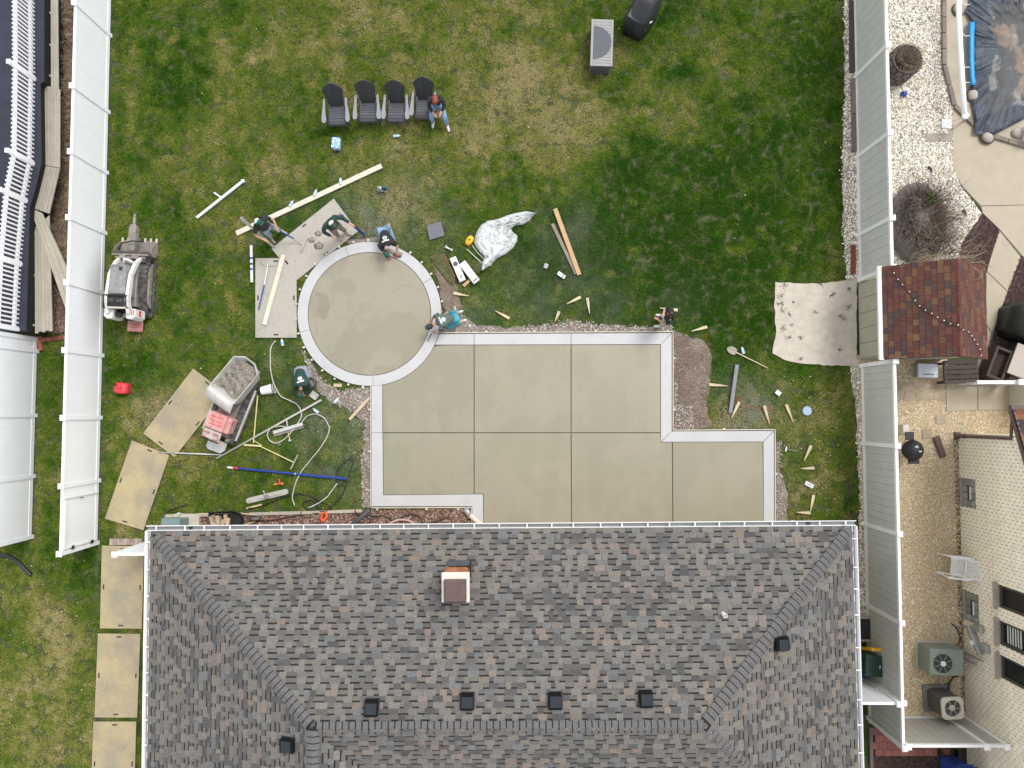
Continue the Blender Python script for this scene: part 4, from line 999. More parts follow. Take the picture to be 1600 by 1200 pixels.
plain_rows('shingle', [p(EE, sw_y1, EV), p(EE, sw_y0, EV), p(RX, sw_y0, RZ), p(RX, sw_y1, RZ)], (0, 1, 0), sh, m_shingb, lambda: jit(rnd.choice(RT[:6]), .1), .145, .24)
n = 12
for k in range(n):
    y = sw_y1 + (k + .5) * (sw_y0 - sw_y1) / n; dy = (sw_y0 - sw_y1) / n * .97
    MB().add([p(RX - .14, y - dy / 2, RZ - .10), p(RX, y - dy / 2, RZ + .015), p(RX + .14, y - dy / 2, RZ - .10), p(RX - .14, y + dy / 2, RZ - .105), p(RX, y + dy / 2, RZ + .008), p(RX + .14, y + dy / 2, RZ - .105)], [(0, 1, 4, 3), (1, 2, 5, 4), (0, 2, 1)], jit((.13, .045, .035), .15)).build('ridge_cap', m_shingb, sh, world=True)
MB().beam((EW - .03, sw_y0 + .02, EV - .03), (EW - .03, sw_y1 - .02, EV - .03), .12, .09).build('gutter', m_whitecap, sh, world=True)
for ys in (sw_y0 - .01, sw_y1 + .01):
    MB().beam((EW, ys, EV - .08), (RX, ys, RZ - .08), .03, .12).build('barge_board', MATS['dark_brown_trim'], sh, world=True); MB().beam((EE, ys, EV - .08), (RX, ys, RZ - .08), .03, .12).build('barge_board', MATS['dark_brown_trim'], sh, world=True)
# string lights draped over the shed roof
def on_shed(u, v):
    z_ = 2.4
    for _ in range(6):
        q = G(u, v, z_); z_ = EV + (RZ - EV) * (1 - abs(q.x - RX) / ((EE - EW) / 2)) + .035
    return q
slp = [on_shed(u, v) for u, v in ((1396, 427), (1402, 437), (1409, 445), (1420, 456), (1429, 470), (1436, 478), (1445, 485), (1455, 490), (1464, 496), (1474, 501), (1484, 506), (1496, 508), (1504, 516), (1512, 519), (1517, 525), (1521, 531), (1526, 538), (1530, 546), (1532, 555))]
slt = thing('string_lights', 'string of small round bulbs draped across the rust shed roof', 'string lights', slp[0])
MB().tube(slp, .007, 5).build('cord', m_cord, slt, True, world=True)
bl = MB().ell((0, 0, 0), (.019, .019, .019), 8, 6).mesh('bulb', mat('bulb_glass', (.75, .72, .66), .2, .05), True)
for q in slp: obj('bulb', bl, slt, q + Vector((0, 0, .03)) - slt.location)
# ---- white brick house: gable wall, windows, roof corner
BX = (G(1497, 690).x + G(1507, 1110).x) / 2; by0 = G(1497, 678).y; by1 = by0 - 14
bh = thing('brick_house', 'neighbouring house with white brick gable wall and bronze windows at right', 'house', (BX + 4, by0 - 6, 0))
gz = lambda y: 2.72 + (by0 - y) * .38                 # rake
MB().box((BX + 4, by0 - .1, 1.36), (7.9, .2, 2.7)).build('wall', m_brickw2, bh, world=True)
openings = []                                        # (y_hi, y_lo, z0, z1)
zwall = lambda u: H - BX * F / (u - 805)
for (ua, va, ub, vb) in ((1503, 747, 1523, 790), (1509, 923, 1526, 968)):
    za, zb = .16, .74; openings.append((G(ua, va, za).y, G(ua, vb, za).y, za, zb, 'block'))
for va, vb in ((913, 948), (969, 1006), (1023, 1058)):
    openings.append((G(1557, va, 1.62).y, G(1557, vb, 1.62).y, 1.62, 2.94, 'win'))
wl = MB(); zt = 2.96; yk = by0 - .65                  # mortar backing, left open at the windows
ys_ = sorted({by1, yk} | {v for o_ in openings for v in o_[:2]}, reverse=True); zs_ = sorted({-.02, zt} | {min(v, zt) for o_ in openings for v in o_[2:4]})
for ya, yb_ in zip(ys_, ys_[1:]):
    for za, zb in zip(zs_, zs_[1:]):
        ym_, zm_ = (ya + yb_) / 2, (za + zb) / 2
        if any(c < ym_ < a and z0 < zm_ < z1 for a, c, z0, z1, k in openings): continue
        wl.box((BX + .131, ym_, zm_), (.238, ya - yb_, zb - za))
wl.box((BX + .131, (by0 + yk) / 2, 1.35), (.238, by0 - yk, 2.74))
wl.loft([[Vector((BX + dx, yk, zt)), Vector((BX + dx, by1, zt)), Vector((BX + dx, by1, gz(by1))), Vector((BX + dx, yk, gz(yk)))] for dx in (.012, .25)])
wallo = wl.build('wall', m_mortar, bh, world=True)
ch_, bl_ = .092, .205
rows_ = 40; bricks = []
for r_ in range(rows_):
    z0 = .02 + r_ * ch_; y = by0 - (bl_ / 2 if r_ % 2 else 0)
    if r_ % 2: bricks.append((by0 - bl_ / 4, z0 + ch_ / 2, bl_ / 2))
    while y > by1 + bl_ and y > -11.5:
        bricks.append((y - bl_ / 2, z0 + ch_ / 2, bl_)); y -= bl_
def cut(q):
    y, z_, L = q; iv = [(y - L / 2, y + L / 2)]
    for a, c, z0, z1, k in openings:
        if z0 - .005 < z_ + .04 and z_ - .04 < z1 + .005:
            new = []
            for lo, hi in iv:
                if hi <= c or lo >= a: new.append((lo, hi)); continue
                if lo < c: new.append((lo, c))
                if hi > a: new.append((a, hi))
            iv = new
    return [((lo + hi) / 2, z_, hi - lo) for lo, hi in iv if hi - lo > .03]
bricks = [r2 for q in bricks for r2 in cut(q) if q[1] < gz(q[0]) - .05]
bricks.sort(key=lambda q: (0 if q[1] < 2.75 else 1, -q[1]))
bmesh_ = MB().box((0, 0, 0), (.034, bl_ - .016, ch_ - .013)).mesh('brick', m_brickw)
bmass = MB()
for i, (y, z_, L) in enumerate(bricks):
    dx = rnd.uniform(-.003, .003)
    if i < 280 and abs(L - bl_) < 1e-6: obj('brick', bmesh_, wallo, Vector((BX + .022 + dx, y, z_)) - bh.location)
    else: bmass.box((BX + .022 + dx, y, z_), (.034, L - .016, ch_ - .013))
tag(bmass.build('brickwork', m_brickw2, bh, world=True), kind='stuff')
for a, c, z0, z1, kind in openings:
    ym = (a + c) / 2; L = a - c
    w_ = MB().box((BX + .10, ym, (z0 + z1) / 2), (.02, L, z1 - z0)).build('window', m_glass if kind == 'win' else m_mortar, bh, world=True)
    if kind == 'block':
        for i in range(4):
            for j in range(3):
                if i in (1, 2) and j == 1: continue
                MB().box((BX + .035, a - (i + .5) * L / 4, z0 + (j + .5) * (z1 - z0) / 3), (.06, L / 4 - .012, (z1 - z0) / 3 - .012)).build('glass_block', m_glblock, w_, world=True, bev=.012)
        MB().box((BX + .03, ym, (z0 + z1) / 2 + .03), (.05, L * .42, .13)).build('vent', m_acgreen_d, w_, world=True); MB().box((BX - .0, ym, (z0 + z1) / 2 + .08), (.03, L * .46, .04)).build('vent_hood', m_print, w_, world=True)
        MB().box((BX + .0, ym, z0 - .03), (.10, L + .02, .04)).build('sill', m_sill, w_, world=True)
    else:
        MB().box((BX - .02, ym, z0 - .05), (.16, L + .12, .09)).build('sill', m_sill, w_, world=True)
        for yy in (a - .03, c + .03): MB().box((BX + .065, yy, (z0 + z1) / 2), (.05, .06, z1 - z0)).build('frame', m_wframe, w_, world=True)
        for zz in (z0 + .03, z1 - .03): MB().box((BX + .065, ym, zz), (.05, L - .12, .06)).build('frame', m_wframe, w_, world=True)
        if abs(ym - (openings[3][0] + openings[3][1]) / 2) < .01:
            for k in range(6): MB().box((BX + .085, ym, z0 + .22 + k * .10), (.008, L - .16, .045)).build('blind_slat', m_blind, w_, world=True)
# dark soil line at the wall's foot, rake roof with shingles, gutter, downspout
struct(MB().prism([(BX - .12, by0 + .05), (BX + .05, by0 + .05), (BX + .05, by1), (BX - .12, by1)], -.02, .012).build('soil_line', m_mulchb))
ex = G(1583, 643, 2.72).x; ey = G(1583, 643, 2.72).y
rk = MB(); q0 = Vector((ex, ey + .05, 2.72)); q1 = Vector((ex, by1, 2.72 + (ey - by1) * .38))
MB().beam(q0 + Vector((.02, 0, -.1)), q1 + Vector((.02, 0, -.1)), .04, .2).build('barge_board', m_brownm, bh, world=True)
plain_rows('shingle', [q0, q0 + Vector((1.6, 0, 0)), q0 + Vector((1.6, -3.2, 3.2 * .38)), q0 + Vector((0, -3.2, 3.2 * .38))], (1, 0, 0), bh, m_shingb, lambda: jit(rnd.choice([(.16, .06, .04), (.20, .085, .05), (.10, .06, .058), (.07, .055, .06), (.23, .11, .06)]), .1), .145, .24)
MB().beam((ex - .02, ey + .10, 2.64), (ex + 2, ey + .10, 2.64), .13, .12).build('gutter', m_brownm, bh, world=True)
MB().tube([(BX - .03, by0 - .06, .05), (BX - .03, by0 - .06, 2.35), (ex + .06, ey - .12, 2.6)], .045, 8).build('downspout', m_brownm, bh, world=True)
MB().box((BX - .03, by0 - .06, .4), (.12, .12, .03)).build('strap', m_brownm, bh, world=True)
MB().box((BX - .04, by0 - .05, .06), (.14, .2, .1)).build('downspout_boot', m_brownm, bh, world=True)
# ---- air conditioners
c = G(1458, 1023); ac = thing('air_conditioner', 'green grey square air conditioner with octagonal fan grille beside the brick wall', 'air conditioner', c, R(-2))
MB().box((0, 0, .03), (1.06, .86, .06)).build('pad', m_oldconc, ac)
MB().box((0, 0, .36), (.98, .74, .62)).build('cabinet', m_acgreen, ac, bev=.02)
MB().box((-.12, -.02, .673), (.70, .66, .01)).build('top_panel', m_acgreen, ac)
oc = [(.29 * math.cos(R(22.5 + 45 * k)) - .12, .29 * math.sin(R(22.5 + 45 * k)) - .03) for k in range(8)]
MB().prism(oc, .676, .682).build('fan_opening', m_acgreen_d, ac)
for k in range(8): MB().beam((-.12, -.03, .688), (-.12 + .28 * math.cos(R(22.5 + 45 * k)), -.03 + .28 * math.sin(R(22.5 + 45 * k)), .688), .016, .01).build('grille_spoke', m_acgreen, ac)
MB().lathe((-.12, -.03, .685), [(.075, 0), (.075, .03), (.05, .04)], 16).build('hub', m_print, ac)
MB().tube([(.48, .1, .2), (.62, .15, .2), (.72, .2, .15)], .025, 8).build('line_set', m_cord, ac, True); MB().tube([(.48, -.2, .25), (.62, -.15, .3), (.74, -.1, .5)], .015, 8).build('conduit', m_metal, ac, True)
MB().tube([(.02, -.42, .06), (.18, -.55, .05), (.20, -.75, .05), (.30, -.9, .05)], .03, 8).build('hose', m_ghose, ac, True)
c = G(1462, 1089); ac2 = thing('air_conditioner', 'dark slatted air conditioner with beige rounded fan top near the cross fence', 'air conditioner', c, R(3))
MB().box((0.02, 0, .04), (.84, .78, .08)).build('pad', mat('grey_pad', (.20, .20, .185), .85, .1), ac2, bev=.02)
def rr(w_, d_, k=.1, n=5): return [(sx * (w_ / 2 - k) + k * math.cos(a), sy * (d_ / 2 - k) + k * math.sin(a)) for sx, sy, a0_ in ((1, 1, 0), (-1, 1, 90), (-1, -1, 180), (1, -1, 270)) for a in [R(a0_ + 90 * i / n) for i in range(n + 1)]]
MB().prism(rr(.58, .58), .08, .78).build('cabinet', mat('dark_louvre', (.075, .072, .066), .6, .2), ac2)
for k in range(12): MB().loft([[Vector((x * 1.02, y * 1.02, z_)) for x, y in rr(.58, .58)] for z_ in (.12 + k * .054, .135 + k * .054)]).build('louvre', mat('louvre_edge', (.13, .125, .115), .6, .1), ac2)
tp = MB(); ou = rr(.62, .62, .12); nn = len(ou); inn = [(.235 * math.cos(2 * math.pi * i / nn + .0), .235 * math.sin(2 * math.pi * i / nn)) for i in range(nn)]
tp.loft([[Vector((x, y, .77)) for x, y in ou], [Vector((x, y, .83)) for x, y in ou], [Vector((x, y, .835)) for x, y in inn], [Vector((x, y, .74)) for x, y in inn]], False).build('top_ring', m_beige, ac2)
MB().lathe((0, 0, .70), [(.235, 0), (.235, .01)], 20).build('fan_well', m_acgreen_d, ac2)
for k in range(6): MB().add([(.05 * math.cos(R(60 * k)), .05 * math.sin(R(60 * k)), .73), (.21 * math.cos(R(60 * k)), .21 * math.sin(R(60 * k)), .72), (.21 * math.cos(R(60 * k + 38)), .21 * math.sin(R(60 * k + 38)), .755), (.05 * math.cos(R(60 * k + 40)), .05 * math.sin(R(60 * k + 40)), .75)], [(0, 1, 2, 3)]).build('fan_blade', m_metal, ac2)
for k in range(3): MB().tube([(.235 * math.cos(R(k * 60)), .235 * math.sin(R(k * 60)), .835), (-.235 * math.cos(R(k * 60)), -.235 * math.sin(R(k * 60)), .835)], .006, 6).build('grille_wire', m_beige, ac2)
MB().lathe((0, 0, .76), [(.085, 0), (.085, .04), (.06, .06)], 16).build('motor', m_beige, ac2)
MB().tube([(.2, .3, .3), (.3, .45, .2), (.5, .6, .12), (.6, .7, .3)], .025, 8).build('line_set', m_cord, ac2, True)
# electric meter and conduits on the wall
mt = thing('electric_meter', 'grey electric meter and boxes mounted on the white brick wall', 'meter', (BX, G(1515, 1000, .8).y, 0))
yl = mt.location.y
MB().beam((-.10, .30, .45), (-.10, -.36, .95), .17, .13).build('trough', m_metal, mt, bev=.03)
MB().box((-.08, .34, .85), (.13, .18, .32)).build('box', m_metal, mt, bev=.02); MB().box((-.08, -.12, 1.10), (.15, .22, .30)).build('box', m_metal, mt, bev=.02)
MB().lathe((-.19, -.10, .74), [(.07, 0), (.07, .05), (.04, .07)], 14, Matrix.Rotation(R(-90), 3, 'Y')).build('dial', m_print, mt)
for y_, z1 in ((.2, .5), (-.55, .9), (-.75, .6)): MB().tube([(-.06, y_, .02), (-.06, y_, z1), (-.02, y_, z1 + .05)], .025, 8).build('conduit', m_metal, mt)
MB().tube([(-.35, .25, .03), (-.2, .1, .05), (-.12, -.2, .1), (-.3, -.5, .04), (-.1, -.8, .05)], .018, 6).build('cable', m_cord, mt, True)
# white slatted folding chair against the wall
c = G(1484, 881); fc = thing('folding_chair', 'white slatted folding chair standing against the white brick wall', 'chair', c, R(84))
for k in range(9): MB().box((-.20 + k * .05, .0, .42), (.036, .46, .018)).build('seat_slat', m_whitecap, fc)
for s in (-1, 1):
    MB().box((s * .235, 0, .415), (.03, .48, .03)).build('seat_rail', m_whitecap, fc)
    MB().beam((s * .27, .36, .0), (s * .25, -.42, .98), .032, .045).build('back_upright', m_whitecap, fc); MB().beam((s * .29, -.30, .0), (s * .29, .34, .60), .03, .04).build('leg', m_whitecap, fc); MB().beam((s * .31, -.30, .66), (s * .31, .42, .64), .05, .025).build('armrest', m_whitecap, fc)
    MB().beam((s * .28, .42, .0), (s * .30, .38, .64), .03, .03).build('leg', m_whitecap, fc)
for k in range(8): MB().beam((-.20 + k * .058, -.16, .56), (-.20 + k * .058, -.38, .95), .03, .012).build('back_slat', m_whitecap, fc)
MB().beam((-.26, -.14, .53), (.26, -.14, .53), .03, .05).build('back_rail', m_whitecap, fc); MB().beam((-.26, -.42, .98), (.26, -.42, .98), .03, .07).build('back_rail', m_whitecap, fc)
# kettle smoker by the fence
c = G(1407, 702); kg = thing('kettle_grill', 'black kettle grill half hidden behind the grey fence on the gravel', 'grill', c, R(0))
for k in range(3): MB().tube([(.12 * math.cos(R(120 * k + 60)), .12 * math.sin(R(120 * k + 60)), .35), (.30 * math.cos(R(120 * k + 60)), .30 * math.sin(R(120 * k + 60)), 0)], .014, 6).build('leg', m_metal, kg)
MB().lathe((0, 0, .55), [(.08, -.22), (.22, -.12), (.29, .04), (.30, .10)], 20).build('bowl', m_black, kg, True)
MB().lathe((0, 0, .65), [(.31, 0), (.30, .06), (.22, .18), (.08, .235), (.02, .24)], 20).build('lid', mat('grill_enamel', (.02, .021, .024), .55, .1, spec=.3), kg, True)
MB().box((.08, -.02, .90), (.07, .03, .03)).build('handle', m_print, kg); MB().lathe((.0, .10, .865), [(.05, 0), (.05, .015)], 12).build('damper', m_metal, kg)
MB().box((.06, -.34, .58), (.34, .12, .03)).build('shelf', m_black, kg, bev=.01); MB().box((-.05, .42, .60), (.26, .24, .03)).build('shelf', m_black, kg, bev=.01)
o = MB().box(G(1402, 671) + Vector((0, 0, .25)), (.2, .30, .5)).build('utility_tote', m_beige, None, bev=.03); tag(o, 'small pale tote beside the kettle grill and fence', 'tote')
# downspout offcut, stepping pavers, flagstones, cooler, pallet
o = MB().loft([[Vector((x, y, z_)) for x, z_ in ((-.09, .02), (.09, .02), (.09, .12), (-.09, .12))] for y in (-.32, .32)]).build('downspout_elbow', m_brownm, None, bev=.012); o.location = G(1466, 698); o.rotation_euler.z = R(18); tag(o, 'brown metal downspout piece lying on the pea gravel', 'downspout')
for i, (u, v, lab) in enumerate(((1469, 655, 'square stepping paver nearest the concrete slab'), (1448, 678, 'square stepping paver in the middle of the pea gravel trio'), (1431, 701, 'square stepping paver beside the kettle grill'))):
    o = MB().box((0, 0, .015), (.28, .28, .05)).build('stepping_paver', m_flag, None, bev=.006); o.location = G(u, v); o.rotation_euler.z = R(rnd.uniform(-3, 3)); tag(o, lab, 'paver', 'square stepping pavers')
fs_ = thing('flagstone_patch', 'patch of irregular tan flagstones north of the pea gravel', 'flagstones', G(1438, 613))
for px in ([(1398, 600), (1408, 598), (1404, 612), (1396, 618)], [(1409, 598), (1424, 597), (1430, 610), (1406, 611)], [(1425, 597), (1449, 598), (1454, 607), (1440, 612), (1432, 611)], [(1451, 597), (1476, 597), (1476, 610), (1456, 608)], [(1396, 620), (1405, 613), (1414, 613), (1408, 626), (1397, 628)], [(1415, 612), (1428, 613), (1433, 625), (1410, 627)], [(1429, 614), (1455, 610), (1457, 625), (1435, 626)], [(1458, 611), (1476, 612), (1476, 627), (1459, 625)]):
    MB().prism(GP(px), -.01, .028 + rnd.uniform(-.004, .006)).build('flagstone', m_flag, fs_, world=True, bev=.006)
c = G(1441, 580); co = thing('cooler', 'pale blue grey cooler lid lying south of the shed', 'cooler', c, R(-2)); MB().box((0, 0, .13), (.56, .38, .26)).build('body', m_metal, co, bev=.03); MB().box((0, 0, .285), (.60, .42, .06)).build('lid', mat('pale_blue_plastic', (.55, .59, .66), .45, .05), co, bev=.025)
tx = MB()
for k in range(8): tx.tube([(-.14 + k * .04, -.13, .318), (-.125 + k * .04, -.13 + .03 * (1 if k % 3 else 1.6), .318), (-.11 + k * .04, -.128, .318)], .007, 4)
tx.build('lettering', m_black, co)
c = G(1488, 583); bn = thing('slatted_pallet', 'dark brown slatted pallet south of the shed', 'pallet', c, R(2))
for k in range(5): MB().box((0, -.28 + k * .145, .42), (1.02, .115, .03)).build('slat', m_timber, bn)
for x in (-.46, 0, .46): MB().box((x, 0, .37), (.06, .66, .07)).build('bearer', m_timber, bn)
for x in (-.46, .46):
    for y in (-.28, .28): MB().box((x, y, .17), (.07, .07, .34)).build('leg', m_timber, bn)
c = G(1545, 570); pb = thing('planter_box', 'dark brown open wooden planter box beyond the slatted pallet', 'planter', c, R(-22))
for s in (-1, 1): MB().box((s * .22, 0, .25), (.07, .95, .5)).build('side_board', MATS['dark_brown_trim'], pb); MB().box((0, s * .44, .25), (.38, .07, .5)).build('end_board', MATS['dark_brown_trim'], pb)
MB().box((0, 0, .18), (.37, .8, .3)).build('soil', m_mulchb, pb)
c = G(1574, 566); gt = thing('stone_table', 'speckled granite topped table beside the planter box', 'table', c, R(-22)); MB().box((0, 0, .56), (.52, .95, .05)).build('top', m_granite, gt, bev=.01); MB().box((0, 0, .27), (.40, .8, .54)).build('base', MATS['dark_brown_trim'], gt)
c = G(1597, 508); tg = thing('covered_grill', 'black tarp covered grill on mulch at the right edge', 'covered grill', c, R(-20))
MB().loft([ring(.80, .62, .02, wob=.06), ring(.78, .60, .5, wob=.05, ph=1), ring(.70, .55, .86, wob=.03), ring(.45, .40, 1.08, wob=.04), ring(.18, .2, 1.14)]).build('cover', m_tarp, tg, True)
o = MB().loft([ring(.17, .24, .0), ring(.19, .26, .4), ring(.10, .2, .45)]).build('blue_tub', m_bin, None, True); o.location = G(1600, 553); tag(o, 'bright blue tub at the right edge below the black tarp', 'tub')
# gate fence at right edge and cream house corner
gy = G(1560, 597, 1.0)
gf = thing('gate_rail_fence', 'low white rail fence with square post at the right edge', 'fence', (gy.x, gy.y, 0))
xs = G(1527, 597, 1.0).x - gy.x; xp = G(1592, 597, 1.0).x - gy.x
MB().box(((xs + xp) / 2, 0, .97), (xp - xs, .10, .07)).build('top_rail', m_grey_r, gf); MB().box(((xs + xp) / 2, 0, .12), (xp - xs, .06, .1)).build('bottom_rail', m_grey_r, gf)
for k in range(10): MB().box((xs + .06 + k * (xp - xs - .12) / 9, 0, .53), (.025, .025, .82)).build('baluster', m_grey_r, gf)
MB().box((xp, 0, .54), (.13, .13, 1.08)).build('post', m_whitecap, gf); MB().box((xp, 0, 1.1), (.16, .16, .04)).build('cap', m_whitecap, gf); MB().box((xp + .8, 0, .97), (1.4, .09, .07)).build('top_rail', m_grey_r, gf)
cb = thing('cream_bay', 'cream sided bay with trim at the right edge above the roof corner', 'bay', G(1590, 628))
x0 = G(1576, 628).x
for k in range(3): MB().box((x0 + .06 + k * .16, G(1590, 622).y, .35 + .25 * k), (.15, .96, .7 + .5 * k)).build('siding', m_sidec, cb, world=True, bev=.01)
# ---- planter, blue cup, shrubs, manhole, pool
c = G(1396, 112); pt = thing('barrel_planter', 'round stacked stone planter of dry twigs beside the grey fence', 'planter', c)
pm_ = mat('planter_stone', (.11, .09, .08), .9, .2, 10, rand=.2)
for r_ in range(4):
    for k in range(14):
        a = R(k * 360 / 14 + r_ * 13); rr_ = .40 + .012 * (r_ % 2)
        MB().box((rr_ * math.cos(a), rr_ * math.sin(a), .10 + r_ * .185), (.16, .18, .172), a).build('stone', pm_, pt, bev=.03)
MB().lathe((0, 0, 0), [(.36, 0), (.36, .66)], 20).build('fill', m_mulchb, pt); MB().tube([(.42 * math.cos(R(a)), .42 * math.sin(R(a)), .78) for a in range(0, 360, 15)], .025, 6, closed=True).build('rim', pm_, pt, True)
def twigs(root, n, rad, h, m, name='branch', seed=1, r0=.008, droop=.0, cx=0, cy=0, z0=0, spread=1.0):
    r = random.Random(seed); b_ = MB()
    for i in range(n):
        a = r.uniform(0, 6.28); q = math.sqrt(r.random()) * rad * .5; x, y, z_ = cx + q * math.cos(a), cy + q * math.sin(a), z0
        a += r.uniform(-.5, .5); L = r.uniform(.6, 1.1) * h; out = r.uniform(.2, 1) * rad * spread; pth = []
        for k in range(5):
            t = k / 4; pth.append((x + out * t * math.cos(a + .5 * t * r.uniform(-1, 1)), y + out * t * math.sin(a + .5 * t * r.uniform(-1, 1)), z_ + L * (t - droop * t * t)))
        b_.tube(pth, [r0 * (1 - .75 * k / 4) for k in range(5)], 4, False)
    return b_.build(name, m, root)
twigs(pt, 150, .40, .34, m_twig, seed=4, z0=.64, r0=.009)
o = MB().lathe((0, 0, 0), [(.06, 0), (.085, .13), (.085, .14)], 12).build('blue_cup', m_bin, None, True); o.location = G(1409, 146); o.rotation_euler = (0.5, .3, 0); tag(o, 'small bright blue cup on white gravel beside the round planter', 'cup')
c = G(1430, 350); sb = thing('dry_shrub', 'mound of bare grey twigs with a tuft of green beside the shed', 'shrub', c)
rows = []
for i in range(9):
    ph = i / 8 * math.pi / 2; rows.append([Vector((.86 * math.cos(ph) * math.cos(t) * (1 + .05 * math.sin(5 * t)) , 1.25 * math.cos(ph) * math.sin(t), .12 + .34 * math.sin(ph))) for t in [k * 2 * math.pi / 24 for k in range(25)]])
MB().grid(rows).build('mound', m_fabric, sb, True)
twigs(sb, 900, .95, .62, m_twig2, seed=5, z0=.2, r0=.009); twigs(sb, 300, .9, .55, mat('red_brown_twig', (.12, .075, .06), .9, .2, 12), seed=15, z0=.25, r0=.009, cy=.3); twigs(sb, 130, .75, .8, m_twig, seed=6, z0=.3, r0=.007, cy=-.2)
twigs(sb, 110, .9, .9, m_twig, seed=8, z0=.3, cy=-1.0, cx=.55, r0=.010, droop=.2, spread=1.2)
def leaves(root, n, c_, r_, m, seed=1, s_=.05, name='foliage'):
    r = random.Random(seed); b_ = MB()
    for i in range(n):
        d_ = Vector((r.gauss(0, 1), r.gauss(0, 1), r.gauss(0, 1))).normalized() * r.random() ** .4 * r_; q = Vector(c_) + Vector((d_.x, d_.y, d_.z * .7))
        a = Vector((r.uniform(-1, 1), r.uniform(-1, 1), r.uniform(-.3, 1))).normalized() * s_; e = a.cross(Vector((r.uniform(-1, 1), r.uniform(-1, 1), r.uniform(-1, 1)))).normalized() * s_ * .35
        b_.add([q - a, q + e, q + a, q - e], [(0, 1, 2, 3)])
    return b_.build(name, m, root)
leaves(sb, 260, (.10, .60, .72), .20, m_leaf, 3); leaves(sb, 130, (-.35, .45, .62), .22, m_twig2, 4); leaves(sb, 160, (.15, -.55, .6), .35, mat('dull_leaf', (.10, .10, .055), .8, .3, 15), 5); leaves(sb, 200, (.45, -.9, .55), .35, MATS['dull_leaf'], 6)
vn = thing('dry_vine', 'bare pale vine stems sprawling over the corner of the shed roof', 'vine', G(1500, 412)); b_ = MB()
for k, (px, z0_) in enumerate((([(1490, 410), (1506, 418), (1516, 432), (1522, 442), (1530, 460), (1536, 467)], 2.3), ([(1490, 408), (1512, 412), (1530, 424), (1538, 440), (1536, 436)], 2.3), ([(1480, 412), (1500, 404), (1520, 402), (1534, 396), (1541, 392)], 1.4), ([(1470, 412), (1485, 404), (1500, 412), (1520, 410), (1541, 408)], 1.6), ([(1440, 414), (1455, 405), (1470, 402), (1485, 408)], 1.5), ([(1450, 402), (1470, 396), (1490, 404), (1510, 400)], 1.4), ([(1519, 438), (1528, 436), (1535, 430), (1534, 422)], 2.4), ([(1430, 412), (1448, 398), (1466, 408), (1482, 398), (1498, 410)], 1.3))):
    b_.tube([G(u, v, z0_ + .15 * math.sin(i * 1.3)) for i, (u, v) in enumerate(px)], [.014 - .002 * i for i in range(len(px))], 5, False)
for k in range(60):
    u, v = rnd.uniform(1440, 1535), rnd.uniform(398, 418); q = G(u, v, rnd.uniform(.9, 1.8)); a = rnd.uniform(0, 6.28)
    b_.tube([q, q + Vector((.2 * math.cos(a), .12 * math.sin(a), .08)), q + Vector((.38 * math.cos(a + .4), .2 * math.sin(a + .4), .05))], [.007, .005, .003], 4, False)
b_.build('stem', m_twig, vn, True, world=True)
o = MB().lathe((0, 0, 0), [(.25, 0), (.25, .05), (.20, .055), (.20, .065), (.02, .068)], 24).build('well_cover', mat('pale_cover', (.40, .36, .30), .7, .08), None); o.location = G(1484, 366, 0); tag(o, 'round pale access cover set in the white gravel', 'cover')
for i, (u, v, s_, lab) in enumerate(((1449, 262, .07, 'dark leaf curled on the white gravel by the terrace'), (1503, 329, .06, 'two small dark leaves on the gravel near the mulch'))):
    o = MB().tube([(0, 0, .04), (s_, -.03, .06), (s_ * 1.3, -.12, .05), (s_ * 1.6, -.18, .04)], [.05, .03, .025, .01], 6).build('dead_leaf', m_timber, None); o.location = G(u, v); tag(o, lab, 'leaf')
# pool: cover, reel with blue blanket, stones
cov_px = [(1515, -20), (1515, 4), (1508, 18), (1522, 37), (1521, 120), (1517, 140), (1518, 160), (1524, 196), (1522, 209), (1550, 212), (1600, 186), (1660, 150), (1660, -20)]
pc = thing('pool_cover', 'crumpled navy pool cover with leafy puddle at the upper right', 'pool cover', G(1560, 100))
no_grass(GP(cov_px))
cv = MB(); ctr = Vector((1604, 76)); rows = []
pts_ = []
for a, c2 in zip(cov_px, cov_px[1:] + cov_px[:1]):
    n_ = max(2, int((Vector(c2) - Vector(a)).length / 3))
    for k in range(n_): pts_.append(Vector(a).lerp(Vector(c2), k / n_))
pts_n = np.array([(q.x, q.y) for q in pts_])
for ring_i in range(26):
    t = 1 - ring_i / 25; row = []
    for j, q in enumerate(pts_):
        px = ctr + (q - ctr) * t; k = max(0, (t - .42) / .58)
        ang = math.atan2(q.y - ctr.y, q.x - ctr.x)
        fold = abs(math.sin(ang * 17 + 1.2 * math.sin(ang * 5))) ** .7 * .045 + abs(math.sin(ang * 41 + t * 3)) * .02
        nz_ = float(fbm(np.array([px.x * .06]), np.array([px.y * .06]), 1, 3)[0])
        row.append(G(px.x, px.y, .085 + fold * k * (1 if t < .97 else .4) + .07 * nz_ * min(1, k * 3) ))
    rows.append(row + [row[0]])
n_ = len(rows[0])
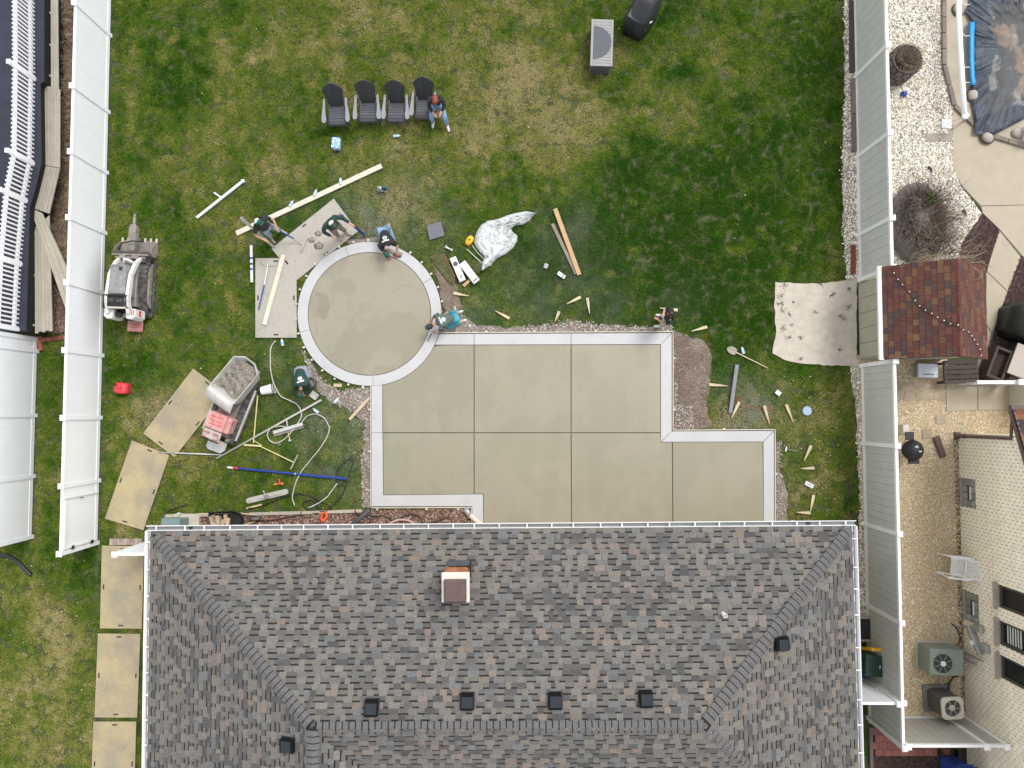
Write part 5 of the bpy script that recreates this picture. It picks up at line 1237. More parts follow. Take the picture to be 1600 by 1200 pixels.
for i in range(len(rows) - 1):
    for j in range(n_ - 1):
        q = (rows[i][j] + rows[i + 1][j + 1]) / 2; X_ = np.array([q.x]); Y_ = np.array([q.y])
        wet = min(1, max(0, (i - 4) / 5 + (float(fbm(X_, Y_, .9, 3)[0]) - .5) * 3)); br = float(fbm(X_ + 3, Y_ * .8 + 40, 1.5, 4)[0]); lt = float(fbm(X_ + 30, Y_, 2.6, 4)[0])
        c = Vector((.014, .022, .039)); c = c.lerp(Vector((.032, .047, .072)), max(0, min(1, (lt - .45) * 5)))
        if wet > .35: c = c.lerp(Vector((.035, .037, .040)), min(1, wet)); c = c.lerp(Vector((.17, .12, .085)), max(0, min(.9, (br - .50) * 9)) * min(1, wet)); c = c.lerp(Vector((.20, .20, .19)), max(0, min(.6, (lt - .60) * 8)))
        cv.add([rows[i][j], rows[i][j + 1], rows[i + 1][j + 1], rows[i + 1][j]], [(0, 1, 2, 3)], tuple(c))
cv.build('tarp', m_poolcov, pc, True, world=True)
rl = thing('cover_reel', 'white pool cover reel tube with straps and bright blue blanket', 'cover reel', G(1506, 180))
ZT = .75
MB().tube([G(1497, -20, ZT), G(1499.5, 60, ZT), G(1503, 120, ZT), G(1507, 179, ZT)], .075, 14).build('tube', m_whitecap, rl, True, world=True)
for v in (4, 53, 102, 126): MB().tube([G(1502, v - 3 - 5, ZT), G(1504, v, ZT - .1), G(1508, v + 3, ZT - .3), G(1515, v + 3, ZT - .45)], .012, 6).build('strap', m_whitecap, rl, True, world=True)
MB().loft([[G(u, v, z_) for u, z_ in ((1515 + d_, .06), (1514 + d_, .26), (1520 + d_, .30), (1523 + d_, .12))] for v, d_ in ((34, 1), (60, 0), (90, 0), (118, 1), (128, 3), (133, 1))]).build('blanket', m_solar, rl, True, world=True)
MB().tube([G(1507, 182, ZT), G(1508, 188, .05)], .03, 8).build('stand', m_metal, rl, world=True); MB().lathe(G(1507, 182, ZT - .04), [(.09, 0), (.09, .08)], 12).build('end_hub', m_whitecap, rl, world=True)
MB().tube([G(1506, 184, ZT), G(1492, 188, .35), G(1480, 194, .06)], .010, 5).build('tie_rope', m_ghose, rl, world=True)
o = MB().box((0, 0, .03), (.28, .28, .06)).build('anchor_block', m_print, None, bev=.01); o.location = G(1477, 194); tag(o, 'white square block tied to the pool reel on the gravel', 'block')
for i, (u, v, lab) in enumerate(((1456, 215, 'left concrete paver of the pair on the white gravel'), (1477, 215, 'right concrete paver of the pair against the terrace'))):
    o = MB().box((0, 0, .01), (.40, .25, .05)).build('garden_paver', mat('tan_paver', (.30, .26, .21), .85, .1), None, bev=.006); o.location = G(u, v); tag(o, lab, 'paver', 'pavers on the white gravel')
for i, (u, v, lab) in enumerate(((1518, 150, 'round pale stone in a dark sling on the pool cover edge'), (1496, 17, 'brown stone partly under the white pool reel tube'), (1541, 216, 'stone in a black strap at the lower tip of the pool cover'), (1588, 209, 'brown block on the pool pad near the right edge'))):
    t = thing('weight_stone', lab, 'stone', G(u, v, .05), R(30 * i), 'stones weighing down the pool cover')
    MB().loft([ring(.13, .16, 0, 12, 2.5), ring(.15, .18, .07, 12, 2.5), ring(.11, .13, .13, 12, 2.5), ring(.03, .04, .15, 12, 2.5)]).build('stone', m_stone, t, True)
    if i != 3: MB().tube([(.17 * math.cos(R(a)), .20 * math.sin(R(a)), .04) for a in range(0, 360, 24)], .025, 6, closed=True).build('strap', m_timber, t, True)
o = MB().box((0, 0, .25), (.3, .42, .5)).build('white_pump_box', m_print, None, bev=.02); o.location = G(1603, 210, .05); tag(o, 'white panelled box at the right edge by the pool pad', 'box')
# timbers and rusty bars along the fence
for i, (u0, v0, u1, v1, m, lab) in enumerate(((1331.5, -20, 1332, 113, m_timber, 'dark landscape timber at the top of the fence strip'), (1334, 123, 1335, 178, m_timber2, 'grey weathered timber on the fence strip, upper of two'), (1335, 179, 1335.5, 237, m_timber2, 'grey weathered timber on the fence strip, lower of two'))):
    o = MB().beam(G(u0, v0, .07), G(u1, v1, .07), .17, .13).build('landscape_timber', m, None, bev=.012); tag(o, lab, 'timber', 'timbers along the stone strip')
rb = thing('rusty_bars', 'pair of rusty red bars on the stone strip by the old pad', 'bars', G(1333, 405)); rm_ = mat('rust', (.20, .055, .035), .9, .3, 12)
for dx in (-2.5, 0, 2.5): MB().beam(G(1333 + dx, 383, .04), G(1333 + dx, 428, .04), .045, .05).build('bar', rm_, rb, world=True)
# side yard between our house and the fence: framed box, yellow ladder, green bin
c = G(1352, 978); fb = thing('cold_frame', 'wood framed black box tucked under the right eave', 'frame box', c); MB().box((0, 0, .15), (.55, .62, .3)).build('box', m_black, fb)
for y in (-.33, .33): MB().box((0, y, .17), (.62, .05, .34)).build('board', m_plank, fb)
MB().box((.29, 0, .17), (.05, .6, .34)).build('board', m_plank, fb)
c = G(1348, 1004); yl_ = thing('step_ladder', 'yellow step ladder leaning by the right eave', 'ladder', c)
for x in (-.2, .16): MB().beam((x, -.15, 0), (x, .12, 1.0), .04, .05).build('rail', m_yellow, yl_)
for k in range(4): MB().beam((-.2, -.15 + .065 * (k + .5), .25 * (k + .5)), (.16, -.15 + .065 * (k + .5), .25 * (k + .5)), .08, .03).build('rung', m_yellow, yl_)
c = G(1343, 1024); gb = thing('waste_bin', 'dark green lidded bin beside the grey fence under the right eave', 'bin', c, R(-4)); MB().loft([[Vector((x * k, y * k, z_)) for x, y in ((-.24, -.26), (.24, -.26), (.24, .26), (-.24, .26))] for k, z_ in ((.85, 0), (1, .85))]).build('body', m_dkgreen, gb, bev=.02)
MB().box((0, 0, .90), (.56, .60, .09)).build('lid', m_dkgreen, gb, bev=.03); MB().box((.12, .0, .95), (.02, .10, .012)).build('label', m_print, gb)
for k in range(3): MB().box((-.05, -.16 + k * .16, .95), (.3, .025, .012)).build('lid_rib', m_dkgreen, gb)
o = MB().loft([ring(.14, .14, 0), ring(.17, .17, .34)]).build('blue_bucket', m_bin, None); o.location = G(1340, 1044); tag(o, 'blue bucket mostly hidden under the right eave', 'bucket')
# lower right: pavers, blue recycling bin
pp = thing('brick_path', 'red brick paver path beside the cross fence at lower right', 'path', G(1400, 1160))
for i in range(9):
    for j in range(4):
        q = G(1366, 1142) + Vector((i * .245 + (.12 if j % 2 else 0), -j * .205, .012)); MB().box(q, (.235, .195, .05), 0.0).build('paver', m_paver, pp, world=True)
no_grass(GP([(1360, 1136), (1480, 1136), (1480, 1184), (1360, 1184)]))
o = struct(MB().beam(G(1360, 1136, .04), G(1362, 1240, .04), .09, .1).build('timber_edge', m_timber2))
c = G(1478, 1192); rb_ = thing('recycling_bin', 'bright blue wheeled recycling bin behind the cross fence at the bottom edge', 'bin', c, R(-2))
MB().loft([[Vector((x * k, y * k, z_)) for x, y in ((-.27, -.33), (.27, -.33), (.27, .33), (-.27, .33))] for k, z_ in ((.78, .05), (1, .95))]).build('body', m_bin, rb_, bev=.03)
MB().loft([[Vector((x * k, y * k, z_)) for x, y in ((-.31, -.37), (.31, -.37), (.31, .37), (-.31, .37))] for k, z_ in ((1, .95), (1, 1.0), (.80, 1.06))]).build('lid', m_bin, rb_, bev=.03)
for s in (-1, 1): MB().lathe((s * .25, .33, .12), [(.12, -.03), (.12, .03)], 14, Matrix.Rotation(R(90), 3, 'Y')).build('wheel', m_black, rb_)
MB().tube([(-.22, .40, .96), (.22, .40, .96)], .02, 8).build('handle', m_bin, rb_); MB().prism(rr(.14, .10, .04), 1.062, 1.066).build('white_emblem', m_print, rb_)
# ================================================================ TOOLS AND MATERIAL ON THE LAWN
def bar(name, a, b, wd, ht, m, label, cat, z=.0, group=None, grass=True, bev=.003):
    A = G(*a); B = G(*b)
    o = MB().beam(A + Vector((0, 0, z + ht / 2)), B + Vector((0, 0, z + ht / 2)), wd, ht).build(name, m, None, bev=bev)
    if grass: no_grass(rectpoly(A, B, wd + .02))
    return tag(o, label, cat, group)
bar('lumber_board', (370.5, 365.5), (597, 260), .15, .045, m_wood2, 'long white pine board slanting across the lawn behind the workers', 'board', .03)
bar('lumber_board', (867, 327), (905, 430), .13, .05, m_tan, 'orange toned pine board on the lawn right of the plastic sheet', 'board', .03)
bar('lumber_board', (863, 350), (900, 428), .10, .03, mat('board_shadow_grey', (.24, .20, .16), .85, .15), 'grey strip modelling the shadow beside the orange pine board', 'board', .01)  # cast shadow of the pine board, added as a thin grey strip
bar('lumber_board', (444.5, 399), (414.5, 508), .13, .045, m_wood2, 'pale pine plank lying along the dusty upright mat', 'board', .065, grass=False)
bar('wood_strip', (546.5, 655.5), (577.5, 622), .085, .04, m_wood, 'yellow pine strip on the verge left of the patio corner', 'board', .02)
bar('straightedge', (393.5, 384), (394.5, 441.5), .075, .04, m_print, 'white spirit level with blue grips beside the dusty mat', 'level', .03)
lv = bpy.data.objects['straightedge']
for v in (404, 413, 421): MB().box(G(394, v) + Vector((0, 0, .072)), (.078, .06, .006)).build('vial', m_blue if v != 413 else m_black, lv)
t = thing('screed_rake', 'pale T handled screed bar on the lawn at left', 'screed', G(345, 312)); A = G(309, 341); B = G(381, 284)
MB().beam(A + Vector((0, 0, .06)), B + Vector((0, 0, .06)), .075, .05).build('bar', m_print, t, world=True); MB().beam(G(336, 302) + Vector((0, 0, .06)), G(346, 309) + Vector((0, 0, .06)), .05, .04).build('handle', m_print, t, world=True); no_grass(rectpoly(A, B, .1))
MB().box(B + Vector((0, 0, .065)), (.09, .09, .07)).build('end_cap', m_print, t, world=True)
bar('steel_channel', (1150.5, 570), (1140, 645), .11, .06, mat('grey_channel', (.20, .20, .215), .55, .12, metal=.3), 'dark grey metal channel on the lawn near the shovel', 'channel', .03)
def wedge(a, b, label, w_=.085, m=m_wood):
    A = G(*a); B = G(*b); c = (A + B) / 2; d = B - A; L = d.length
    o = MB().loft([[Vector((x * k, y, z_)) for x, z_ in ((-.5, 0), (.5, 0), (.5, .03), (-.5, .03))] for k, y in ((w_, -L / 2), (w_ * .92, -L / 6), (w_ * .16, L / 2))]).build('survey_stake', m, None)
    o.location = (c.x, c.y, .045); o.rotation_euler = (R(rnd.uniform(-2, 2)), 0, yaw(d.x, d.y)); tag(o, label, 'stake', 'pointed wooden stakes strewn round the patio')
for a, b, lab in (((709, 458.5), (733, 463), 'pale pointed stake below the two white boxes'), ((796, 498), (774, 486), 'pale pointed stake on grass above the second patio joint'), ((873.5, 487), (867, 503), 'pointed stake standing in the crushed stone north of the patio'), ((907, 464.5), (885, 475.5), 'pale stake pointing left, one of two above the stone strip'), ((917.5, 466), (921, 491), 'pale stake pointing down beside its left pointing neighbour'), ((1058, 485), (1030, 481.5), 'stake lying just above the dark haired standing person'), ((1104, 511), (1079, 518), 'white stake at the top of the bare soil patch'), ((1107, 601), (1136, 603), 'stake at the right edge of the bare soil, tip touching the metal channel'), ((1154, 628), (1142, 653), 'narrow stake below the lower end of the metal channel'), ((1193, 634), (1201, 662), 'narrow stake left of the blue lid, second from the channel'), ((1227, 632), (1238.5, 660), 'pale stake immediately left of the round blue lid'), ((1266, 696), (1255, 720), 'narrow stake upper of the cluster right of the patio'), ((1271, 731), (1250, 732), 'stake pointing left below the narrow upright one'), ((1270, 773), (1265, 798), 'pale stake upright below the small white box'), ((1265, 801), (1243, 800), 'stake pointing left just above the roof corner'), ((1250, 818), (1234, 812), 'stake half hidden by the gutter near the roof corner')):
    wedge(a, b, lab)
# shovel
t = thing('shovel', 'round point shovel with pale wooden handle on the lawn', 'shovel', G(1143, 548), yaw(*(G(1198, 575) - G(1143, 548)).xy))
rows = []
for i in range(7):
    y = -.17 + i * .30 / 6; w_ = [.02, .075, .105, .115, .115, .11, .07][i]; rows.append([Vector((x * w_, y, .07 - .03 * (1 - x * x) + (.02 if i == 6 else 0))) for x in (-1, -.5, 0, .5, 1)])
MB().grid(rows).build('blade', mat('shovel_steel', (.33, .30, .22), .6, .15), t, True, solid=.006)
MB().tube([(0, .10, .06), (0, .22, .07), (0, (G(1198, 575) - G(1143, 548)).length, .06)], [.024, .018, .017], 8).build('handle', m_wood, t, True); MB().tube([(0, 1.10, .06), (0, 1.16, .06)], .021, 8).build('grip', m_tan, t)
# poles and floats
def pole(name, pts, r, m, label, cat, z=.06): return tag(MB().tube([G(u, v) + Vector((0, 0, z if len(q) < 1 else q[0])) for u, v, *q in pts], r, 8).build(name, m, None, True), label, cat)
t = thing('float_pole', 'long blue float pole with white end on the lawn above the house', 'pole', G(450, 740)); A = G(357, 730) + Vector((0, 0, .07)); B = G(543, 748) + Vector((0, 0, .07))
MB().tube([A.lerp(B, .09), A.lerp(B, .56)], .032, 10).build('tube', m_blue, t, world=True); MB().tube([A.lerp(B, .57), B], .034, 10).build('tube', m_blue, t, world=True); MB().tube([A, A.lerp(B, .045)], .032, 10).build('end_sleeve', m_print, t, world=True); MB().tube([A.lerp(B, .045), A.lerp(B, .09)], .031, 10).build('coupling', m_red, t, world=True); MB().tube([A.lerp(B, .56), A.lerp(B, .575)], .037, 10).build('collar', m_metal, t, world=True)
no_grass(rectpoly(A, B, .05))
pole('pole_section', [(340.5, 716), (503.5, 625)], .034, mat('dull_grey_pole', (.42, .41, .37), .55, .08), 'long dull grey pole crossing below the concrete dumper', 'pole', .09)
pole('pole_section', [(250.5, 706.5), (350, 710.5)], .024, m_alu, 'thin aluminium pole reaching from the tan mat to the grey pole', 'pole', .09)
t = thing('concrete_placer', 'yellow handled concrete placer rake right of the dumper', 'rake', G(396, 690)); MB().tube([G(402.5, 618, .12), G(396, 692, .08)], .020, 8).build('handle', m_lime, t, world=True)
MB().beam(G(382, 695, .05), G(409, 697, .05), .05, .10).build('head', m_lime, t, world=True); MB().tube([G(396, 688, .09), G(409, 696, .06)], .012, 6).build('brace', m_lime, t, world=True)
t = thing('concrete_placer', 'yellow handled rake below the grey pole with its head at the right', 'rake', G(458, 722)); MB().tube([G(409, 698.5, .08), G(459, 722.5, .07)], .017, 8).build('handle', m_lime, t, world=True); MB().beam(G(465.5, 711, .05), G(454.5, 733, .05), .035, .08).build('head', mat('olive_metal', (.33, .32, .20), .6, .1), t, world=True)
t = thing('groover', 'silver walking groover bar on the coiled grey hose', 'float', G(450, 670)); MB().beam(G(427, 676, .09), G(473, 662.5, .09), .10, .09).build('blade', m_alu, t, world=True, bev=.01); MB().beam(G(428, 680, .05), G(474, 666.5, .05), .08, .03).build('foot', m_steel, t, world=True)
MB().tube([G(449, 666, .12), G(448, 657, .14)], .02, 8).build('handle', m_ghose, t, world=True); MB().tube([G(450, 676, .07), G(453, 688, .05)], .014, 6).build('bracket', m_lime, t, world=True); MB().box(G(453, 688, .04), (.10, .06, .04)).build('clip', m_metal, t, world=True)
t = thing('bull_float', 'rounded grey bull float head on grass above the wheelbarrow', 'float', G(417, 775), 0); A = G(388, 782.5, .09); B = G(446, 768.5, .09); d_ = (B - A).normalized(); n_ = Vector((-d_.y, d_.x, 0))
out = [A + n_ * .085, B + n_ * .085] + [B + (n_ * math.cos(a) + d_ * math.sin(a)) * .085 for a in (R(45), R(90), R(135))] + [B - n_ * .085, A - n_ * .085] + [A + (-n_ * math.cos(a) - d_ * math.sin(a)) * .085 for a in (R(45), R(90), R(135))]
MB().prism(out, .06, .085).build('blade', mat('dusty_float', (.37, .37, .34), .6, .15), t, world=True, bev=.006); MB().beam(A.lerp(B, .3) + Vector((0, 0, .02)), A.lerp(B, .85) + Vector((0, 0, .02)), .035, .03).build('rib', m_ghose, t, world=True); MB().box(A.lerp(B, .5) + Vector((0, 0, .04)), (.12, .10, .08)).build('bracket', m_steel, t, world=True); MB().tube([G(414, 774, .15), G(411.5, 767, .22)], .02, 8).build('socket', m_ghose, t, world=True)
no_grass([p for p in out])
# hoses and cords
def hose(name, px, r, m, label, cat, z=.035):
    P = [G(u, v) + Vector((0, 0, z)) for u, v in px]; Q = []
    for i in range(len(P) - 1):                      # Catmull-Rom
        p0, p1, p2, p3 = P[max(i - 1, 0)], P[i], P[i + 1], P[min(i + 2, len(P) - 1)]
        for k in range(6):
            t = k / 6; q = .5 * ((2 * p1) + (-p0 + p2) * t + (2 * p0 - 5 * p1 + 4 * p2 - p3) * t * t + (-p0 + 3 * p1 - 3 * p2 + p3) * t ** 3); q.z = z + .012 * math.sin((i * 6 + k) * .9); Q.append(q)
    Q.append(P[-1])
    return tag(MB().tube(Q, r, 6).build(name, m, None, True), label, cat)
hose('water_hose', [(432, 533), (425, 542), (423.5, 560), (425, 585), (431, 604), (440, 619), (454, 626), (466, 633), (472, 645), (470, 655), (460, 670), (448, 684), (434, 692), (424, 689), (419, 680), (424, 670), (436, 666), (448, 667)], .019, m_ghose, 'pale grey hose looping from the mat round to the silver groover', 'hose', .07)
hose('water_hose', [(472, 661), (480, 651), (493, 647), (506, 652), (514, 664), (515, 674), (508, 690), (495, 708), (480, 726), (468, 743), (461, 762), (458, 778), (462, 790)], .017, m_ghose, 'pale grey hose running down past the end of the blue pole', 'hose', .075)
hose('black_cord', [(388, 794), (410, 790), (440, 778), (462, 772), (480, 773), (500, 782), (518, 792), (512, 798), (490, 798), (474, 790), (478, 783), (490, 782), (500, 794), (506, 800)], .018, m_cord, 'black cord coiled on grass above the red chip bed', 'cord', .06)
hose('black_cord', [(543, 748), (538, 768), (524, 786), (508, 800), (490, 802), (460, 806), (430, 812), (400, 814)], .016, m_cord, 'black cord from the pole end down into the chip bed', 'cord', .06)
hose('black_cord', [(541, 748), (530, 760), (528, 735), (545, 718), (552, 722), (545, 745)], .013, m_cord, 'thin black cord loop at the end of the blue pole', 'cord', .06)
hose('extension_cord', [(483, 793), (498, 786), (512, 776), (518, 768), (528, 755)], .012, m_print, 'white cord end above the orange tool', 'cord', .07)
hose('black_cord', [(295, 788), (280, 792), (265, 798), (258, 808), (258, 822)], .014, m_cord, 'black cord curving round the sage green utility box', 'cord', .06)
hose('black_cord', [(566, 800), (580, 806), (600, 806), (616, 812), (640, 804), (655, 806), (664, 818), (690, 812), (702, 806)], .018, m_cord, 'black cord winding through the chip bed under the patio edge', 'cord', .05)
hose('black_cord', [(556, 796), (560, 803), (572, 806), (580, 812), (572, 818), (560, 812)], .016, m_cord, 'black cord loop over the dark drain pipe', 'cord', .12)
tag(MB().tube([G(578, 796, .10), G(560, 812, .10), G(546, 824, .12)], .07, 10).build('drain_pipe', mat('dark_grey_pipe', (.06, .06, .062), .6, .1), None, True), 'dark grey drain pipe angled across the chip bed by the patio', 'pipe')
t = thing('downspout_pipe', 'cream downspout pipe with grey elbow under the patio corner', 'pipe', G(735, 812)); MB().tube([G(733, 804, .12), G(758, 826, .2)], .075, 10).build('pipe', m_sidec, t, world=True); MB().tube([G(726, 796, .10), G(730, 799, .12), G(734, 806, .12)], .085, 10).build('elbow', m_metal, t, True, world=True)
# edging boards of the chip bed
ed = thing('bed_edging', 'weathered board edging along the red chip bed', 'edging', G(420, 800))
for a, b in (((258, 806), (300, 805)), ((302, 805), (360, 803)), ((390, 803), (470, 801)), ((472, 801), (566, 798))): MB().beam(G(*a, .03), G(*b, .03), .09, .09).build('board', m_plank, ed, world=True)
o = MB().tube([G(u, v, .05) for u, v in ((392, 808), (430, 802), (460, 806), (480, 816))], .012, 6).build('twig', m_twig, None, True); tag(o, 'bent dry twig lying in the red chip bed', 'twig')
ur = thing('window_well', 'curved pale window well rim in the chip bed under the eave', 'window well', G(628, 824)); MB().tube([G(628 + 22 * math.cos(R(a)), 826 - 14 * math.sin(R(a)), .10) for a in range(0, 181, 15)], .035, 6).build('rim', mat('pink_stone', (.42, .30, .25), .8, .1), ur, True, world=True)
# utility box, wheelbarrow with blocks
c = G(288, 818); ub = thing('utility_box', 'sage green utility box on a grey pad beside the house wall', 'utility box', c, R(-1))
MB().box((.12, 0, .06), (.75, .6, .12)).build('pad', m_oldconc, ub); MB().box((-.06, -.02, .42), (.50, .46, .62)).build('cabinet', m_teal, ub, bev=.02); MB().box((-.06, .0, .745), (.54, .52, .04), Matrix.Rotation(R(-4), 3, 'X')).build('lid', m_teal, ub, bev=.01); MB().tube([(-.05, .30, .1), (-.05, .34, .3)], .03, 8).build('spout', m_print, ub)
c = G(363, 811); wb = thing('wheelbarrow', 'black wheelbarrow tray full of wooden blocks by the chip bed', 'wheelbarrow', c, R(-86))
tr = MB(); o1 = [(.30, -.42), (.30, .25), (.20, .50), (0, .58), (-.20, .50), (-.30, .25), (-.30, -.42)]
tr.loft([[Vector((x * .72, y * .72, .34)) for x, y in o1], [Vector((x, y, .62)) for x, y in o1], [Vector((x * 1.06, y * 1.05, .63)) for x, y in o1], [Vector((x * 1.06, y * 1.05, .61)) for x, y in o1]], False).build('tray', m_black, wb, solid=.008)
MB().loft([[Vector((x * .73, y * .73, .345)) for x, y in o1], [Vector((x * .73, y * .73, .355)) for x, y in o1]]).build('tray_floor', m_black, wb)
for s in (-1, 1): MB().tube([(s * .10, .75, .18), (s * .22, .2, .33), (s * .28, -.8, .55)], .02, 8).build('handle', m_wood, wb); MB().tube([(s * .2, -.15, .34), (s * .22, -.3, 0)], .015, 6).build('leg', m_metal, wb)
MB().lathe((0, .75, .18), [(.05, -.05), (.18, -.04), (.18, .04), (.05, .05)], 18, Matrix.Rotation(R(90), 3, 'Y')).build('wheel', m_rubber, wb)
for k in range(9): 
    o = MB().box((0, 0, 0), (.26, .09, .09)).build('wood_block', mat('block_wood', (.40, .31, .21), .8, .15, 9, rand=.15), None); o.matrix_world = Matrix.Translation(c) @ Matrix.Rotation(R(-86), 4, 'Z') @ Matrix.Translation((-.06 + .10 * (k % 2) + rnd.uniform(-.03, .03), -.36 + .095 * (k % 6), .50 + .09 * (k // 5) + .01 * (k % 3))) @ Matrix.Rotation(R(rnd.uniform(-12, 12) + (60 if k == 7 else 0)), 4, 'Z')
    tag(o, 'weathered wooden block heaped in the black wheelbarrow', 'block', 'blocks in the wheelbarrow')
bar('wood_strip', (386, 794), (410, 788), .05, .03, m_wood, 'short pine strip sticking out beside the wheelbarrow', 'board', .05)
# small things
t = thing('gas_can', 'red plastic fuel can standing on the lawn near the fence', 'fuel can', G(195, 607), R(-5)); MB().loft([[Vector((x * k, y * k, z_)) for x, y in rr(.40, .34, .08, 3)] for k, z_ in ((.95, 0), (1, .20), (.85, .28), (.45, .31))]).build('body', m_red, t, bev=.01); MB().tube([(-.10, .06, .33), (-.02, .02, .37), (.10, .02, .33)], .022, 8).build('handle', m_red, t, True); MB().lathe((-.13, .10, .28), [(.035, 0), (.035, .07)], 10).build('cap', m_black, t)
t = thing('bottle_pack', 'blue and white shrink wrapped pack of water bottles on the lawn', 'bottle pack', G(527, 227), R(-6)); MB().box((0, 0, .12), (.25, .34, .22)).build('wrap', m_blab, t, bev=.03)
for i in range(3):
    for j in range(4): MB().lathe((-.075 + i * .075, -.115 + j * .077, .23), [(.032, -.03), (.016, .01), (.016, .03)], 8).build('bottle_neck', m_bottle, t)
def wbottle(u, v, rz, lab, s_=1.0, up=False):
    t = thing('water_bottle', lab, 'bottle', G(u, v, .05), R(rz), 'loose water bottles')
    Mx = Matrix.Identity(3) if up else Matrix.Rotation(R(-90), 3, 'X')
    MB().lathe((0, 0, 0 if up else .035), [(.03 * s_, -.10), (.036 * s_, -.09), (.036 * s_, .05), (.014, .10)], 10, Mx).build('body', m_bottle, t, True); MB().lathe((0, 0, 0 if up else .035), [(.0365 * s_, -.04), (.0365 * s_, .02)], 10, Mx).build('label', m_blab, t); MB().lathe((0, 0, 0 if up else .035), [(.015, .10), (.015, .12)], 8, Mx).build('cap', m_print, t)
for u, v, rz, lab in ((620, 213, -85, 'clear bottle alone on the lawn below the chairs'), (455.5, 319, -30, 'water bottle at the long board, nearest the workers'), (493, 302, -20, 'water bottle at the middle of the long white board'), (532.5, 284, 0, 'water bottle at the upper part of the long white board'), (441.5, 535.5, 10, 'bottle on the grass just below the upright mat'), (526, 626, -40, 'bottle on the verge beside the grey square block'), (494, 642, 50, 'bottle at the right end of the grey pole'), (1160, 548, 15, 'blue labelled bottle beside the shovel handle')): wbottle(u, v, rz, lab, 1.25)
t = thing('bucket', 'white plastic bucket lying on its side by the dumper', 'bucket', G(421, 609), R(-78)); Mx = Matrix.Rotation(R(-90), 3, 'X'); MB().lathe((0, 0, .15), [(.125, -.19), (.15, .17), (.155, .17), (.155, .20), (.14, .20), (.135, .19)], 24, Mx).build('shell', m_whitecap, t); MB().lathe((0, 0, .15), [(.157, .16), (.157, .19)], 20, Mx).build('rim', m_black, t)
t = thing('bucket', 'grey bucket beside the kneeling worker in the green hoodie', 'bucket', G(489, 598)); MB().lathe((0, 0, 0), [(.125, 0), (.155, .34), (.165, .34), (.165, .36), (.148, .36), (.12, .05), (.0, .05)], 24).build('shell', mat('grey_bucket', (.16, .165, .17), .6, .1), t, True); MB().lathe((0, 0, .05), [(.12, .0), (.135, .17)], 20).build('water', m_steel, t)
o = MB().box((0, 0, .05), (.24, .20, .09)).build('foam_block', mat('pale_block', (.42, .42, .38), .8, .1), None, bev=.01); o.location = G(491.5, 618); o.rotation_euler.z = R(-35); tag(o, 'pale grey square sponge block below the grey bucket', 'block')
o = MB().box((0, 0, .02), (.24, .10, .05)).build('brick_offcut', mat('pinkish_wood', (.55, .40, .28), .8, .1), None); o.location = G(528, 602); tag(o, 'short pinkish wood offcut on the stone verge', 'offcut')
o = MB().prism([(-.24, -.23), (.24, -.20), (.22, .26), (-.24, .22)], .04, .055).build('carpet_sample', m_carpet, None); o.location = G(681, 361.5); o.rotation_euler.z = R(13); tag(o, 'grey square of carpet lying on the lawn', 'carpet'); no_grass([o.location + Vector((x, y, 0)) for x, y in ((-.26, -.26), (.26, -.26), (.26, .26), (-.26, .26))])
t = thing('circular_saw', 'small power saw with teal grip on the lawn above the ring', 'power saw', G(598, 297), R(-10)); MB().box((0, 0, .07), (.30, .15, .02)).build('base_plate', m_metal, t); MB().lathe((-.06, 0, .14), [(.09, -.03), (.09, .03)], 18, Matrix.Rotation(R(90), 3, 'X')).build('blade_guard', m_metal, t); MB().ell((.08, .02, .16), (.09, .07, .07)).build('motor', m_dkgreen, t, True); MB().tube([(.0, .03, .2), (.09, .03, .26), (.17, .03, .2)], .022, 8).build('handle', mat('teal_grip', (.03, .19, .23), .5, .1), t, True)
t = thing('orange_tool', 'bright orange hand tool on the chip bed edge', 'tool', G(508, 806), R(-15)); MB().tube([(-.07, -.10, .10), (-.09, .08, .10), (.02, .13, .10), (.08, .02, .10), (.03, -.12, .10)], .035, 8, closed=True).build('grip', m_orange, t, True); MB().box((0, -.12, .09), (.12, .08, .06)).build('head', m_orange, t)
t = thing('spray_nozzle', 'red and yellow hose nozzle lying below the blue pole', 'nozzle', G(436, 756), R(5)); MB().tube([(-.14, 0, .06), (-.03, 0, .06)], .018, 8).build('tip', m_yellow, t); MB().tube([(-.03, 0, .06), (.11, .0, .06)], .032, 8).build('body', m_red, t); MB().tube([(.05, .02, .06), (.03, .15, .06)], .022, 8).build('grip', m_red, t); MB().lathe((.11, 0, .06), [(.035, 0), (.035, .03)], 8, Matrix.Rotation(R(90), 3, 'Y')).build('collar', m_yellow, t)
# yellow sprayer with wand, plastic sheet, white boxes
t = thing('pump_sprayer', 'yellow and black sprayer head beside the clear plastic sheet', 'sprayer', G(734, 377), R(-32)); MB().loft([ring(.07, .10, 0, 14, 2.6), ring(.10, .17, .06, 14, 2.6), ring(.10, .16, .16, 14, 2.6), ring(.06, .10, .20, 14, 2.6)]).build('body', m_yellow, t, True); MB().box((-.05, .16, .10), (.20, .07, .15)).build('motor_end', m_black, t, bev=.02); MB().box((0, 0, .205), (.05, .06, .01)).build('badge', m_black, t)
hose('sprayer_tube', [(738, 384), (745, 394), (755, 404), (764, 412), (768, 416)], .014, m_ghose, 'pale tube from the yellow sprayer into the plastic sheet', 'tube', .06)
o = MB().tube([G(729, 389, .07), G(754, 412, .08), G(760, 415, .07)], [.012, .012, .02], 8).build('sprayer_wand', m_alu, None); tag(o, 'thin silver wand lying left of the plastic sheet', 'wand')
t = thing('plastic_sheet', 'crumpled clear plastic sheet heaped on the lawn', 'plastic sheet', G(780, 370))
